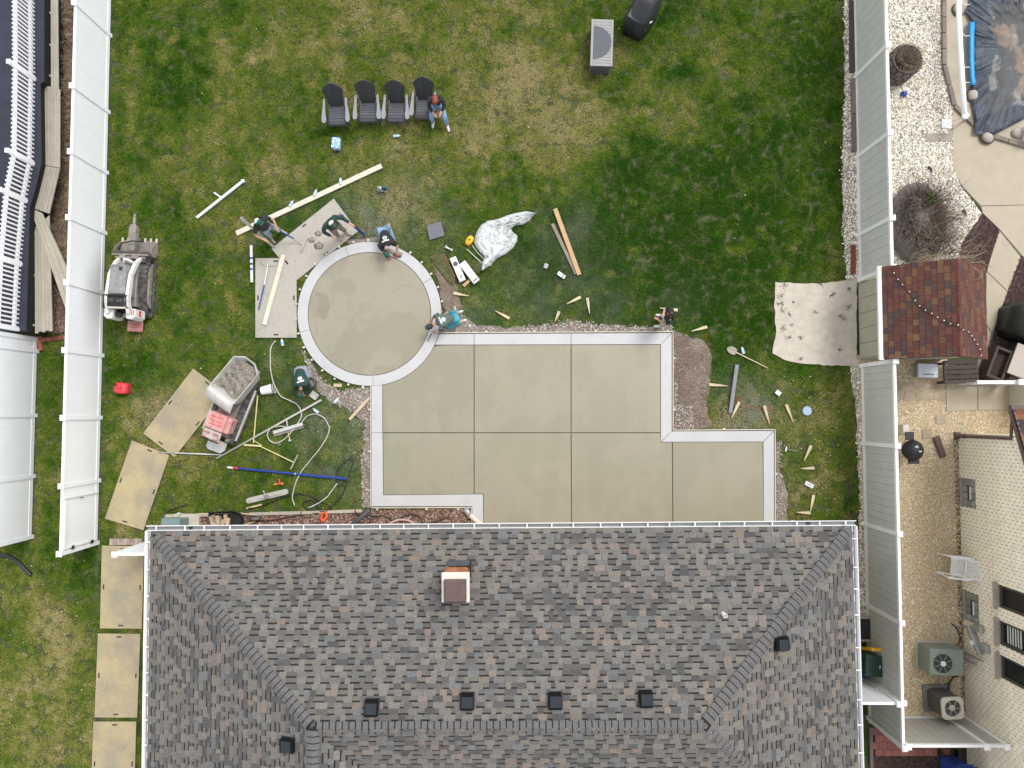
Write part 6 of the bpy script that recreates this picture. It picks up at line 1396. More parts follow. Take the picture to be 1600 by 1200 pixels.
secs = [((751, 423), (757, 421)), ((753, 412), (767, 414)), ((757, 402), (776, 404)), ((748, 392), (792, 396)), ((741, 380), (803, 386)), ((742, 370), (808, 376)), ((747, 358), (808, 368)), ((754, 350), (800, 361)), ((762, 345), (798, 357)), ((776, 343), (806, 352)), ((792, 337), (818, 351)), ((808, 332), (827, 345)), ((822, 330), (833, 338)), ((836, 333), (838.5, 332))]
def sec(f):
    i = min(int(f), len(secs) - 2); k = f - i
    return [Vector(secs[i][e]).lerp(Vector(secs[i + 1][e]), k) for e in (0, 1)]
for lay in range(3):
    rows = []; n_i, n_j = 54, 30
    for i in range(n_i):
        a, b = sec(i / (n_i - 1) * (len(secs) - 1)); row = []
        if lay == 2: m_ = a.lerp(b, .35); a, b = a.lerp(m_, .2), a.lerp(b, .75)
        for j in range(n_j):
            q = a.lerp(b, j / (n_j - 1)); e = math.sin(math.pi * j / (n_j - 1)) ** .4
            X_ = np.array([q.x * .16 + lay * 9]); Y_ = np.array([q.y * .16 - lay * 5])
            rg = 1 - abs(2 * float(vnoise(X_ * 1.3 + .3 * Y_, Y_ * .9)[0]) - 1); rg2 = 1 - abs(2 * float(vnoise(X_ * 3.1, Y_ * 2.6 + X_)[0]) - 1)
            row.append(G(q.x + rnd.uniform(-.5, .5), q.y + rnd.uniform(-.5, .5), .035 + e * (.16 * rg ** 3 + .07 * rg2 ** 2 + .03) + lay * .012))
        rows.append(row)
    MB().grid(rows).build('film', m_crease if lay == 2 else m_plastic, t, True, world=True)
for k, (px) in enumerate(([(748, 362), (760, 352), (780, 348), (796, 346), (815, 340), (833, 334)], [(752, 385), (770, 378), (790, 381), (802, 384)], [(770, 372), (782, 360), (775, 352)], [(755, 416), (762, 405), (766, 392), (780, 384), (790, 372)], [(746, 372), (758, 366), (772, 368), (784, 374)], [(764, 398), (775, 392), (795, 384), (806, 372)], [(784, 352), (800, 350), (814, 346)], [(750, 378), (762, 384), (768, 396)])):
    P_ = [G(u, v, .17) for u, v in px]; MB().tube(P_, [.006] + [.014] * (len(px) - 2) + [.006], 5).build('crease', m_crease, t, True, world=True)
t = thing('white_box', 'long white box with a round black vent on the lifted sod', 'box', (G(706.5, 403.5) + G(725, 440.5)) / 2 + Vector((0, 0, 0)), yaw(*(G(707, 403) - G(723, 440)).xy)); MB().box((0, 0, .10), (.20, .78, .14)).build('case', m_print, t, bev=.01); MB().lathe((0, .17, .171), [(.075, 0), (.07, .012)], 20).build('vent', m_mgrey, t); MB().tube([(.03, -.22, .175), (-.02, -.26, .175), (.03, -.29, .175)], .014, 6).build('emblem', m_black, t); no_grass(rectpoly(G(707, 403), G(723, 441), .22))
t = thing('white_box', 'plain cream box lying beside the vented white box', 'box', G(734, 427), yaw(*(G(721, 413) - G(744, 443)).xy)); MB().box((0, 0, .12), (.22, .74, .16)).build('case', mat('cream_white', (.68, .67, .63), .6, .05), t, bev=.01); MB().box((0, -.30, .203), (.16, .06, .004)).build('label', m_lgrey, t); no_grass(rectpoly(G(721, 413), G(746, 443), .24))
t = thing('metal_funnel', 'small silver double ended scoop above the white boxes', 'scoop', G(702, 389), R(-20)); MB().tube([(-.13, .02, .06), (-.07, 0, .06), (.05, -.01, .06), (.12, -.02, .06)], [.055, .028, .026, .05], 10).build('body', m_alu, t, True)
o = MB().prism(rough([(686, 404), (694, 399), (702, 416), (712, 440), (706, 450), (694, 428)], 1.2, 6, 3), 0, 1).v
sod = thing('sod_flap', 'strip of turf cut and folded back beside the ring', 'turf', G(698, 424))
P = [G(u, v, 0) for u, v in rough([(672, 403), (683, 398), (693, 396), (700, 412), (712, 437), (709, 447), (699, 440), (688, 424)], 1, 6, 3)]
MB().prism(P, -.02, .05).build('soil', mat('orange_clay', (.22, .11, .055), .95, .25, 14, bump=.5, bscale=30), sod, world=True)
Pc = sum((Vector(q) for q in P), Vector()) / len(P)
MB().prism([Pc + (Vector(q) - Pc) * .96 for q in P], .05, .062).build('turf', mat('flap_turf', (.075, .085, .03), .95, .5, 26, bump=1, bscale=50, col2=(.13, .11, .05), sc2=4, amt2=.7), sod, world=True)
MB().tube([G(u, v, .06) for u, v in ((693, 397), (699, 409), (705, 421), (711, 434))], .022, 6).build('clay_edge', MATS['orange_clay'], sod, world=True)
o = MB().beam(G(724, 447, .05), G(734, 438, .05), .09, .05).build('wood_offcut', m_tan, None); tag(o, 'orange wood offcut at the foot of the white boxes', 'offcut')
o = MB().loft([ring(.16, .22, 0, 14, 2.5), ring(.15, .2, .10, 14, 2.5), ring(.05, .08, .14, 14, 2.5)]).build('turf_clod', mat('turf_green', (.07, .075, .025), .95, .4, 30, bump=.8, bscale=50), None, True); o.location = G(746, 419); o.rotation_euler.z = R(-40); tag(o, 'mossy clod of turf between the boxes and the plastic sheet', 'clod')
t = thing('hammer', 'small hammer with silver head lying right of the patio', 'hammer', G(1236, 703.5), R(-13)); MB().tube([(-.16, 0, .06), (.18, 0, .06)], .014, 8).build('handle', mat('hammer_handle', (.20, .20, .19), .6, .1), t); MB().beam((-.18, -.07, .06), (-.18, .07, .06), .035, .035).build('head', m_alu, t)
o = MB().box((0, 0, .045), (.12, .15, .03)).build('sponge', mat('grey_sponge', (.40, .39, .38), .9, .1), None, bev=.006); o.location = G(853, 416); o.rotation_euler.z = R(-20); tag(o, 'small grey sponge on the lawn left of the white tub lid', 'sponge')
t = thing('tool_case', 'small white case with dark band on the lawn by the orange board', 'case', G(877, 430.5), R(-35)); MB().box((0, 0, .06), (.26, .12, .05)).build('case', m_print, t, bev=.01); MB().box((.06, 0, .087), (.03, .122, .004)).build('band', m_mgrey, t)
o = MB().box((0, 0, .05), (.16, .13, .03)).build('paper_pad', m_print, None); o.location = G(1215, 614); o.rotation_euler.z = R(-38); tag(o, 'small white paper square on the lawn above the stakes', 'paper')
t = thing('paper_box', 'small white box with dark lettering among the stakes', 'box', G(1263, 757), R(-28)); MB().box((0, 0, .06), (.26, .12, .05)).build('case', m_print, t, bev=.004)
for k in range(5): MB().box((-.07 + k * .03, 0, .087), (.018, .03, .004)).build('lettering', m_dgrey, t)
t = thing('round_lid', 'round pale blue bucket lid on the lawn', 'lid', G(1260, 642)); MB().lathe((0, 0, .04), [(.135, 0), (.14, .02), (.125, .03), (.12, .022), (.02, .022)], 24).build('disc', mat('pale_blue_lid', (.32, .43, .56), .5, .05), t); no_grass([G(1260, 642) + Vector((.14 * math.cos(a), .14 * math.sin(a), 0)) for a in np.arange(0, 6.28, .5)])
for u, v, rz, lab in ((713, 486, -25, 'short silver trowel bar on the soil above the bending worker'),): o = MB().beam((0, -.16, .03), (0, .16, .03), .035, .03).build('metal_strip', m_alu, None); o.location = G(u, v); o.rotation_euler.z = R(22); tag(o, lab, 'strip')
t = thing('screed_tool', 'blue handled T shaped screed lying on the upright mat', 'screed', G(412, 440)); MB().tube([G(419, 413, .10), G(414, 440, .09), G(404, 484, .09)], [.014, .02, .02], 8).build('handle', m_blue, t, world=True); MB().tube([G(419, 412, .10), G(413, 445, .10)], .017, 8).build('sleeve', m_print, t, world=True); MB().tube([G(406, 409, .09), G(417, 416, .09), G(431, 414, .09)], .014, 6).build('head', m_ghose, t, world=True)
t = thing('concrete_come_along', 'grey metal edging tool lying on the tilted mat', 'tool', G(474, 382)); MB().beam(G(479.5, 372, .09), G(470, 393, .09), .05, .04).build('bar', m_metal, t, world=True); MB().tube([G(460, 374, .09), G(470, 380, .09)], .008, 6).build('rod', m_metal, t, world=True)
for u, v, r_, lab in ((487, 375, .11, 'lump of wet mortar on the tilted mat near the metal tool'), (498, 384, .15, 'largest lump of wet mortar on the tilted mat'), (497, 365, .11, 'lump of wet mortar near the feet of the worker in the white cap')):
    o = MB().loft([[q * 1 for q in ring(r_, r_ * .8, 0, 12, 2, wob=.15)], ring(r_ * .7, r_ * .5, .012, 12, 2, wob=.2)]).build('mortar_splat', m_wetmix, None, True); o.location = G(u, v, .058 + .002); tag(o, lab, 'mortar')
# old pad tufts
tf = MB()
for u, v, s_ in ((1220, 463, 1.4), (1221, 474, 1), (1222, 484, 1.2), (1216, 474, 1), (1233, 491, .9), (1223, 512, 1.5), (1232, 527, 1.3), (1251, 528, 1), (1299, 460, 1.1), (1303, 459, .7), (1326, 480, 1.3), (1327, 451, 1), (1312, 494, 1.1), (1318, 499, 1.2), (1274, 487, .7), (1240, 472, .5), (1284, 444, 1.6), (1225, 446, 1.4), (1237, 508, .6), (1312, 546, .8), (1252, 560, .9)):
    q = G(u, v, .032)
    for k in range(int(22 * s_)):
        a = rnd.uniform(0, 6.28); d_ = rnd.uniform(0, .09) * s_; b0 = q + Vector((d_ * math.cos(a), d_ * math.sin(a), 0)); e = Vector((rnd.uniform(-.05, .05), rnd.uniform(-.05, .05), .03)); pw2 = Vector((.012, .006, 0)); tf.add([b0 - pw2, b0 + pw2, b0 + e], [(0, 1, 2)])
tag(tf.build('weeds', mat('weed_green', (.05, .058, .03), .9, .3, 20), None), 'dark weed tufts growing through cracks of the old concrete pad', 'weeds', kind='stuff')
# ================================================================ PEOPLE
def skin(name, nodes, edges, m, parent, sub=1):
    me = bpy.data.meshes.new(name); keys = list(nodes); ix = {k: i for i, k in enumerate(keys)}
    me.from_pydata([tuple(nodes[k][0]) for k in keys], [(ix[a], ix[b]) for a, b in edges], [])
    o = bpy.data.objects.new(name, me); C.objects.link(o); md = o.modifiers.new('skin', 'SKIN'); md.use_smooth_shade = True
    for i, k in enumerate(keys):
        r = nodes[k][1]; sv = me.skin_vertices[0].data[i]; sv.radius = (r, r) if not isinstance(r, tuple) else r; sv.use_root = (i == 0)
    s = o.modifiers.new('sub', 'SUBSURF'); s.levels = sub; s.render_levels = sub
    dg = bpy.context.evaluated_depsgraph_get(); ev = o.evaluated_get(dg); nm = bpy.data.meshes.new_from_object(ev); o.modifiers.clear(); o.data = nm; bpy.data.meshes.remove(me); nm.name = name
    nm.materials.clear(); nm.materials.append(m); o.parent = parent
    return o
DEF = dict(pelvis=(0, 0, .95), waist=(0, 0, 1.10), chest=(0, 0, 1.33), neck=(0, 0, 1.49), head=(0, .02, 1.62), shL=(-.19, 0, 1.42), elL=(-.25, -.02, 1.14), wrL=(-.24, .12, .92), shR=(.19, 0, 1.42), elR=(.25, -.02, 1.14), wrR=(.24, .12, .92), hipL=(-.10, 0, .92), knL=(-.11, .03, .50), anL=(-.11, -.02, .09), toL=(-.13, .14, .05), hipR=(.10, 0, .92), knR=(.11, .03, .50), anR=(.11, -.02, .09), toR=(.13, .14, .05))
def person(label, loc, rz, pose, shirt, pants, shoes, hat=None, hatfront=None, hair=None, long_sleeve=True, pitch=0, hyaw=0, gloves=None, logo=None, scale=1.0, shirt_len='pelvis'):
    J = {k: Vector(v) for k, v in {**DEF, **pose}.items()}
    t = thing('person', label, 'person', loc, rz); t.scale = (scale,) * 3
    rad = dict(pelvis=.06, waist=.055, chest=.05, neck=.05, shL=.045, elL=.043, wrL=.03, hipL=.06, knL=.05, anL=.042, toL=.036)
    for k in list(rad):
        if k.endswith('L'): rad[k[:-1] + 'R'] = rad[k]
    nodes = {k: (J[k], rad[k]) for k in ['pelvis', 'waist', 'chest', 'neck', 'shL', 'elL', 'wrL', 'shR', 'elR', 'wrR', 'hipL', 'knL', 'anL', 'toL', 'hipR', 'knR', 'anR', 'toR']}
    E = [('pelvis', 'waist'), ('waist', 'chest'), ('chest', 'neck')]
    nodes['skull'] = (J['neck'].lerp(J['head'], .6), .06); E.append(('neck', 'skull'))
    for s in 'LR': E += [('chest', 'sh' + s), ('sh' + s, 'el' + s), ('el' + s, 'wr' + s), ('pelvis', 'hip' + s), ('hip' + s, 'kn' + s), ('kn' + s, 'an' + s), ('an' + s, 'to' + s)]
    for s, sg in (('L', 1), ('R', -1)):
        d = (J['wr' + s] - J['el' + s]).normalized(); side = d.cross(Vector((0, 0, 1)))
        if side.length < .1: side = Vector((1, 0, 0))
        side.normalize(); dn = side.cross(d)
        pa = J['wr' + s] + d * .07; nodes['pa' + s] = (pa, (.036, .02)); E.append(('wr' + s, 'pa' + s))
        for k in range(4):
            o_ = side * (-.027 + .018 * k); L = (.07, .08, .075, .06)[k]; nodes['f%s%d' % (s, k)] = (pa + d * .03 + o_, .0095); nodes['g%s%d' % (s, k)] = (pa + d * (.03 + L * .6) + o_ - dn * .02, .0085); nodes['h%s%d' % (s, k)] = (pa + d * (.03 + L * .8) + o_ - dn * .05, .0075)
            E += [('pa' + s, 'f%s%d' % (s, k)), ('f%s%d' % (s, k), 'g%s%d' % (s, k)), ('g%s%d' % (s, k), 'h%s%d' % (s, k))]
        nodes['t' + s] = (J['wr' + s] + d * .04 + side * sg * .045, .011); nodes['u' + s] = (J['wr' + s] + d * .085 + side * sg * .055 - dn * .02, .009); E += [('wr' + s, 't' + s), ('t' + s, 'u' + s)]
    body = skin('body', nodes, E, m_skin, t)
    # head joined to the body mesh: skull, jaw, nose, ears
    HM = Matrix.Translation(J['head']) @ Matrix.Rotation(hyaw, 4, 'Z') @ Matrix.Rotation(-pitch, 4, 'X'); hb = MB(HM)
    hb.ell((0, 0, .02), (.078, .097, .115), 16, 12); hb.ell((0, .035, -.05), (.058, .06, .065), 12, 8); hb.ell((0, .10, -.01), (.016, .022, .024), 8, 6)
    for s in (-1, 1): hb.ell((s * .08, -.005, 0), (.014, .026, .034), 8, 6)
    hm = hb.mesh('head', m_skin, True); bm = bmesh.new(); bm.from_mesh(body.data); bm.from_mesh(hm); bm.to_mesh(body.data); bm.free(); bpy.data.meshes.remove(hm)
    for s in (-1, 1): MB(HM).ell((s * .032, .088, .022), (.014, .008, .009), 8, 6).build('eye', m_dark, body, True)
    MB(HM).ell((0, .088, -.055), (.024, .010, .007), 8, 6).build('mouth', mat('lip', (.35, .13, .11), .5, .05), body, True)
    # clothes
    sn = {'pelvis': (J['pelvis'].lerp(J['waist'], .1), .155), 'waist': (J['waist'], .155), 'chest': (J['chest'], .172), 'up': (J['chest'].lerp(J['neck'], .45), .135), 'nk': (J['chest'].lerp(J['neck'], .92), .082)}; se = [('pelvis', 'waist'), ('waist', 'chest'), ('chest', 'up'), ('up', 'nk')]
    for s in 'LR':
        sn['sh' + s] = (J['sh' + s], .082); sn['el' + s] = (J['el' + s] if long_sleeve else J['sh' + s].lerp(J['el' + s], .75), .062 if long_sleeve else .068); se += [('chest', 'sh' + s), ('sh' + s, 'el' + s)]
        if long_sleeve: sn['wr' + s] = (J['el' + s].lerp(J['wr' + s], .92), .046); se.append(('el' + s, 'wr' + s))
    sh_ = skin('shirt', sn, se, shirt, t)
    pn = {'pelvis': (J['pelvis'], .138)}; pe = []
    for s in 'LR': pn.update({'hip' + s: (J['hip' + s], .112), 'kn' + s: (J['kn' + s], .086), 'an' + s: (J['an' + s] + (J['kn' + s] - J['an' + s]) * .06, .064)}); pe += [('pelvis', 'hip' + s), ('hip' + s, 'kn' + s), ('kn' + s, 'an' + s)]
    skin('trousers', pn, pe, pants, t)
    for s in 'LR':
        d = J['to' + s] - J['an' + s]; skin('shoe', {'a': (J['an' + s], .052), 'h': (J['an' + s] - Vector((d.x, d.y, 0)) * .25 + Vector((0, 0, -.04)), .042), 'm': (J['an' + s].lerp(J['to' + s], .6) + Vector((0, 0, -.005)), .048), 't': (J['to' + s] + d.normalized() * .06, .04)}, [('a', 'h'), ('a', 'm'), ('m', 't')], shoes, t)
    if gloves:
        for s in 'LR':
            d = (J['wr' + s] - J['el' + s]).normalized(); skin('glove', {'a': (J['wr' + s] - d * .02, .042), 'b': (J['wr' + s] + d * .07, .048), 'c': (J['wr' + s] + d * .14, .03)}, [('a', 'b'), ('b', 'c')], gloves, t)
    if hair: 
        hm_ = MB(HM); hm_.ell((0, -.018, .035), (.09, .105, .115), 16, 10)
        if hair is m_hairr: hm_.ell((0, -.09, -.06), (.085, .045, .13), 12, 8)
        hm_.build('hair', hair, t, True)
    if hat:
        cp_ = MB(HM)
        prof = [(.096, .03), (.098, .06), (.09, .105), (.065, .14), (.03, .155), (.004, .158)]
        vs = [Vector((r * math.cos(2 * math.pi * j / 16) * .88, r * math.sin(2 * math.pi * j / 16) * 1.08, z_)) for r, z_ in prof for j in range(16)]
        for i in range(5):
            for j in range(16):
                front = math.sin(2 * math.pi * (j + .5) / 16) > (-2 if not hatfront else .05)
                cp_.add([vs[i * 16 + j], vs[i * 16 + (j + 1) % 16], vs[(i + 1) * 16 + (j + 1) % 16], vs[(i + 1) * 16 + j]], [(0, 1, 2, 3)], (hatfront if (hatfront and front) else hat))
        ho = cp_.build('cap', mat('cap_cloth', (1, 1, 1), .8, .06, 10, attr=True), t, True)
        br = MB(HM); br.grid([[Vector((x * .078, .09 + y * (1 - .35 * x * x), .045 - .02 * x * x)) for x in (-1, -.5, 0, .5, 1)] for y in (0, .035, .07)], hatfront or hat); br.build('brim', MATS['cap_cloth'], ho, True, solid=.006)
    if logo:
        # printed emblem on the back of the shirt: a ring with a bar of script above it, laid on the cloth
        up = (J['chest'] - J['waist']).normalized(); sd = Vector((1, 0, 0)); sd = (sd - up * sd.dot(up)).normalized(); back = up.cross(sd).normalized() * -1
        back = -back if back.dot(Vector((0, -.5, 1))) < 0 else back
        ce = J['waist'].lerp(J['chest'], .85); lg = MB()
        me = sh_.data; from mathutils.bvhtree import BVHTree
        bv = BVHTree.FromPolygons([v.co for v in me.vertices], [p.vertices[:] for p in me.polygons])
        def onb(a, b):
            q = ce + sd * a + up * b; h = bv.ray_cast(q + back * .5, -back); return (h[0] + back * .004) if h[0] else None
        def strip(pts, w_):
            for (a0, b0), (a1, b1) in zip(pts, pts[1:]):
                L = math.hypot(a1 - a0, b1 - b0) or 1; nx, ny = -(b1 - b0) / L * w_, (a1 - a0) / L * w_
                q = [onb(a0 + nx, b0 + ny), onb(a1 + nx, b1 + ny), onb(a1 - nx, b1 - ny), onb(a0 - nx, b0 - ny)]
                if all(q): lg.add(q, [(0, 1, 2, 3)])
        strip([(.055 * math.cos(R(a)), -.03 + .05 * math.sin(R(a))) for a in range(0, 361, 30)], .014); strip([(-.10, .045), (-.06, .075), (-.03, .05), (0, .08), (.04, .055), (.07, .08), (.11, .06)], .017); strip([(-.03, -.03), (.03, -.03)], .015)
        if lg.v: lg.build('emblem', m_print, sh_)
    return t
V = Vector
GREEN, WHITE, TEALG = (.01, .10, .07), (.75, .75, .74), (.06, .085, .08)
# red haired person perched on the fourth chair
person('red haired person in black top and pale jeans sitting sideways on the fourth chair', G(687, 187), R(180 + 4), dict(pelvis=(0, -.30, .56), waist=(0, -.29, .70), chest=(0, -.20, .92), neck=(0, -.13, 1.07), head=(.0, -.06, 1.17), shL=(-.18, -.19, 1.00), elL=(-.23, -.06, .78), wrL=(-.12, .10, .74), shR=(.18, -.19, 1.00), elR=(.23, -.06, .78), wrR=(.12, .10, .74), hipL=(-.10, -.26, .55), knL=(-.19, .16, .52), anL=(-.22, .22, .09), toL=(-.26, .37, .05), hipR=(.10, -.26, .55), knR=(.20, .14, .52), anR=(.20, .10, .10), toR=(.22, .22, .05)), m_shirtb, m_jean, m_shoe, hair=m_hairr, pitch=R(50))
o = MB().box((0, 0, 0), (.08, .015, .15), Matrix.Rotation(R(40), 3, 'X')).build('phone', m_dgrey, None, bev=.006); o.location = G(685, 187) + V((0, -.08, .76)); tag(o, 'dark phone in the hands of the red haired person', 'phone')
# worker with two poles
pw2 = person('worker in green and white cap and black shirt holding two long handles', G(432, 368), yaw(.75, -.66), dict(elL=(-.33, .10, 1.18), wrL=(-.22, .30, 1.10), elR=(.36, .04, 1.20), wrR=(.30, .26, 1.08), anL=(-.20, .03, .09), toL=(-.24, .19, .05), knL=(-.17, .06, .5), anR=(.18, -.05, .09), toR=(.20, .11, .05)), m_shirtb, m_gjean, m_boot, hat=WHITE, hatfront=GREEN, hair=m_hairb, long_sleeve=False, pitch=R(15), hyaw=R(10))
t = thing('float_pole', 'blue float pole held by the worker in the black shirt', 'pole', G(465, 375)); A = G(411, 347, 1.15); B = G(461, 374, .2); MB().tube([A, A.lerp(B, .95)], .022, 10).build('tube', m_blue, t, world=True); MB().tube([A.lerp(B, .3), A.lerp(B, .38)], .026, 10).build('clamp', m_metal, t, world=True); MB().tube([A.lerp(B, .95), G(471, 382, .09)], .012, 8).build('rod', m_metal, t, world=True)
o = MB().beam(G(376, 340, 1.35), G(428, 386, .06), .085, .05).build('float_plank', mat('grey_float_plank', (.32, .32, .31), .6, .1), None, bev=.006); tag(o, 'grey metal plank carried slanting by the worker in the black shirt', 'plank')
# worker in white cap on the tilted mat
person('worker in white and green cap and dark green hoodie standing on the tilted mat', G(534, 366, .06), yaw(.72, -.70), dict(elL=(-.34, .12, 1.20), wrL=(-.38, .36, 1.16), elR=(.34, -.02, 1.16), wrR=(.26, .20, 1.00), chest=(0, .05, 1.33), neck=(0, .09, 1.49), head=(0, .13, 1.61), anL=(-.15, .06, .09), toL=(-.18, .21, .05)), m_shirtg, m_brownp, m_boot, hat=WHITE, hatfront=TEALG, hair=m_hairb, pitch=R(30), logo=False)
t = thing('float_pole', 'dark blue float pole held by the worker on the tilted mat', 'pole', G(570, 368)); A = G(530, 334, 1.25); B = G(569, 367, .12); MB().tube([A, A.lerp(B, .35)], .018, 8).build('tube', m_blue, t, world=True); MB().tube([A.lerp(B, .33), B], .036, 10).build('tube', mat('navy_pole', (.008, .025, .16), .4, .1), t, world=True); MB().tube([A.lerp(B, .22), A.lerp(B, .28)], .03, 8).build('clamp', m_print, t, world=True)
# kneeling finishers
kneel = dict(pelvis=(0, -.12, .46), waist=(0, .06, .60), chest=(0, .30, .72), neck=(0, .45, .76), head=(0, .58, .74), shL=(-.19, .33, .70), elL=(-.24, .46, .45), wrL=(-.14, .60, .22), shR=(.19, .33, .70), elR=(.24, .46, .45), wrR=(.14, .60, .22), hipL=(-.11, -.12, .44), knL=(-.16, .20, .12), anL=(-.15, -.28, .10), toL=(-.15, -.38, .05), hipR=(.11, -.12, .44), knR=(.17, .30, .42), anR=(.17, .20, .09), toR=(.18, .35, .05))
person('kneeling worker in black shirt and red gloves finishing the top of the ring', G(606, 373), yaw(.30, -.95), {**kneel, 'elR': V((.22, .50, .48)), 'head': V((.10, .60, .72)), 'neck': V((.04, .45, .76))}, m_shirtb, m_jean, m_boot, hat=GREEN, hair=m_hairb, gloves=m_glove, logo=True, pitch=R(45), long_sleeve=False)
t = thing('hand_float', 'dark steel hand float under the red gloves on the ring', 'trowel', G(617, 394.5, .075), R(-18)); MB().prism([(-.24, -.06), (.24, -.06), (.24, .06), (-.24, .06)], .0, .008).build('blade', m_steel, t); MB().tube([(-.10, 0, .01), (-.10, 0, .07), (.10, 0, .07), (.10, 0, .01)], .016, 8).build('handle', m_wood, t); MB().box((.10, -.08, .02), (.24, .06, .02)).build('edge', m_dgrey, t)
person('kneeling worker in faded green shirt where the ring meets the slab', G(706, 501), yaw(-.92, -.38), {**kneel, 'knR': V((.15, .18, .12)), 'anR': V((.14, -.28, .10)), 'toR': V((.14, -.38, .05)), 'head': V((-.02, .64, .66)), 'neck': V((0, .47, .72))}, m_shirtgg, mat('teal_shorts', (.05, .30, .38), .8, .1), m_shoe, hat=GREEN, hair=m_hairb, logo=True, pitch=R(60), long_sleeve=False)
o = MB().tube([G(674, 521, .09), G(668, 533, .09)], .018, 8).build('edger', m_timber2, None); tag(o, 'small edging trowel in the hand of the worker at the ring joint', 'trowel')
person('crouching worker in dark green hoodie leaning over the grey bucket', G(478, 585), yaw(.16, -.98), {**kneel, 'pelvis': V((0, -.18, .52)), 'chest': V((-.06, .30, .80)), 'shL': V((-.24, .32, .77)), 'shR': V((.13, .34, .77)), 'neck': V((-.02, .46, .80)), 'head': V((.04, .58, .76)), 'elL': V((.20 * -1, .52, .5)), 'wrL': V((.06, .60, .38)), 'knL': V((-.14, .18, .45)), 'anL': V((-.14, -.05, .09)), 'toL': V((-.15, .10, .05)), 'anR': V((.20, .02, .09)), 'toR': V((.26, .16, .05))}, m_shirtg, m_gjean, m_boot, hat=GREEN, hair=m_hairb, logo=True, pitch=R(50))
# person by the soil patch
person('dark haired person in black top standing at the patio corner with hands near face', G(1033, 502), yaw(-.98, .1), dict(chest=(0, .05, 1.33), head=(0, .04, 1.62), elR=(.20, .16, 1.20), wrR=(.02, .22, 1.42), elL=(-.24, .12, 1.16), wrL=(-.16, .30, 1.22), anL=(-.17, .02, .09), toL=(-.19, .18, .05), knL=(-.14, .05, .5), anR=(.17, .0, .09), toR=(.18, .16, .05)), m_shirtb, mat('pale_grey_pants', (.36, .38, .42), .85, .1), m_shoe, hair=m_hairb, pitch=R(25), long_sleeve=False, scale=.95)
# ================================================================ STONES, CHIPS, GRASS (what nobody could count)
WHITE_ST = ramp_mat('white_gravel_stone', [(0.850, 0.847, 0.723), (0.751, 0.668, 0.560), (0.850, 0.850, 0.847), (0.546, 0.464, 0.382), (0.847, 0.751, 0.628), (0.205, 0.165, 0.137), (0.850, 0.850, 0.751), (0.654, 0.560, 0.450)])
PEA_ST = ramp_mat('pea_gravel_stone', [(0.656, 0.523, 0.324), (0.468, 0.354, 0.211), (0.812, 0.710, 0.487), (0.562, 0.421, 0.260), (0.344, 0.253, 0.163), (0.850, 0.850, 0.697), (0.530, 0.439, 0.308), (0.717, 0.556, 0.324)])
CRUSH_ST = ramp_mat('crushed_stone_chip', [(0.374, 0.335, 0.296), (0.265, 0.226, 0.195), (0.468, 0.437, 0.406), (0.203, 0.156, 0.125), (0.328, 0.265, 0.226), (0.421, 0.367, 0.320)])
RED_ST = ramp_mat('red_chip', [(.20, .115, .085), (.29, .19, .15), (.12, .07, .055), (.36, .28, .225), (.16, .09, .068), (.23, .135, .10), (.085, .052, .042), (.42, .35, .30)])
MUL_ST = ramp_mat('mulch_chip', [(.055, .030, .026), (.035, .020, .018), (.08, .045, .038), (.045, .026, .024), (.11, .07, .06)])
t_w = scatter_tree('white_stones', stone_variants('white_stone', WHITE_ST, 4, .6, 3), .5); t_p = scatter_tree('pea_stones', stone_variants('pea_stone', PEA_ST, 4, .65, 4), .5)
t_c = scatter_tree('crushed_stones', stone_variants('crushed_stone', CRUSH_ST, 4, .6, 5), .6); t_r = scatter_tree('red_chips', stone_variants('red_chip', RED_ST, 4, .35, 6, 1.3), .5); t_m = scatter_tree('mulch_chips', stone_variants('mulch_chip', MUL_ST, 4, .3, 7, 1.8), .5)
def stuff(name, label, cat, tree, polys, dens, s0, s1, z, avoid=(), edge=0):
    P = sample([[(q[0], q[1]) for q in GP(p)] for p in polys], dens, z, avoid, edge); sc = nrs.uniform(s0, s1, len(P)) * (1 + .5 * (nrs.rand(len(P)) < .06))
    o = scatter(name, tree, P, sc); tag(o, label, cat, None, 'stuff'); return o
stuff('white_gravel', 'white and tan gravel of the neighbouring yard', 'gravel', t_w, [white_grav], 900, .03, .065, .012)
stuff('white_gravel', 'white stones of the strip along the fence above the old pad', 'gravel', t_w, [fence_strip], 700, .03, .07, .012, edge=.10)
stuff('white_gravel', 'tan and white stones of the strip along the lower fence', 'gravel', t_w, [fence_strip2], 650, .03, .06, .012, edge=.10)
stuff('pea_gravel', 'brown pea gravel between the grey fence and the brick house', 'gravel', t_p, [pea], 2200, .018, .038, .01)
stuff('crushed_stone', 'pale crushed stone along the north edge of the patio', 'gravel', t_c, [north_bed], 800, .02, .07, .01, edge=.12)
stuff('crushed_stone', 'pale crushed stone along the west edge of the patio', 'gravel', t_c, [west_bed], 700, .02, .065, .01, edge=.12)
stuff('crushed_stone', 'stones and crumbs over the bare soil beside the patio', 'gravel', t_c, [dirt], 90, .012, .04, .01)
stuff('crushed_stone', 'heap of pale stones at the inner patio corner', 'gravel', t_c, [[(1051, 632), (1082, 636), (1084, 671), (1051, 671)], [(1051, 595), (1060, 600), (1056, 636), (1051, 636)]], 1100, .02, .06, .014)
stuff('soil_clods', 'dark brown clods on the bare soil patch', 'soil', scatter_tree('clods', stone_variants('clod', ramp_mat('clod', [(.15, .11, .08), (.12, .085, .06), (.19, .145, .11), (.14, .10, .075)]), 4, .7, 9), .5), [dirt, trench, [(1052, 570), (1078, 566), (1076, 592), (1054, 596)]], 300, .015, .05, .004, edge=.06)
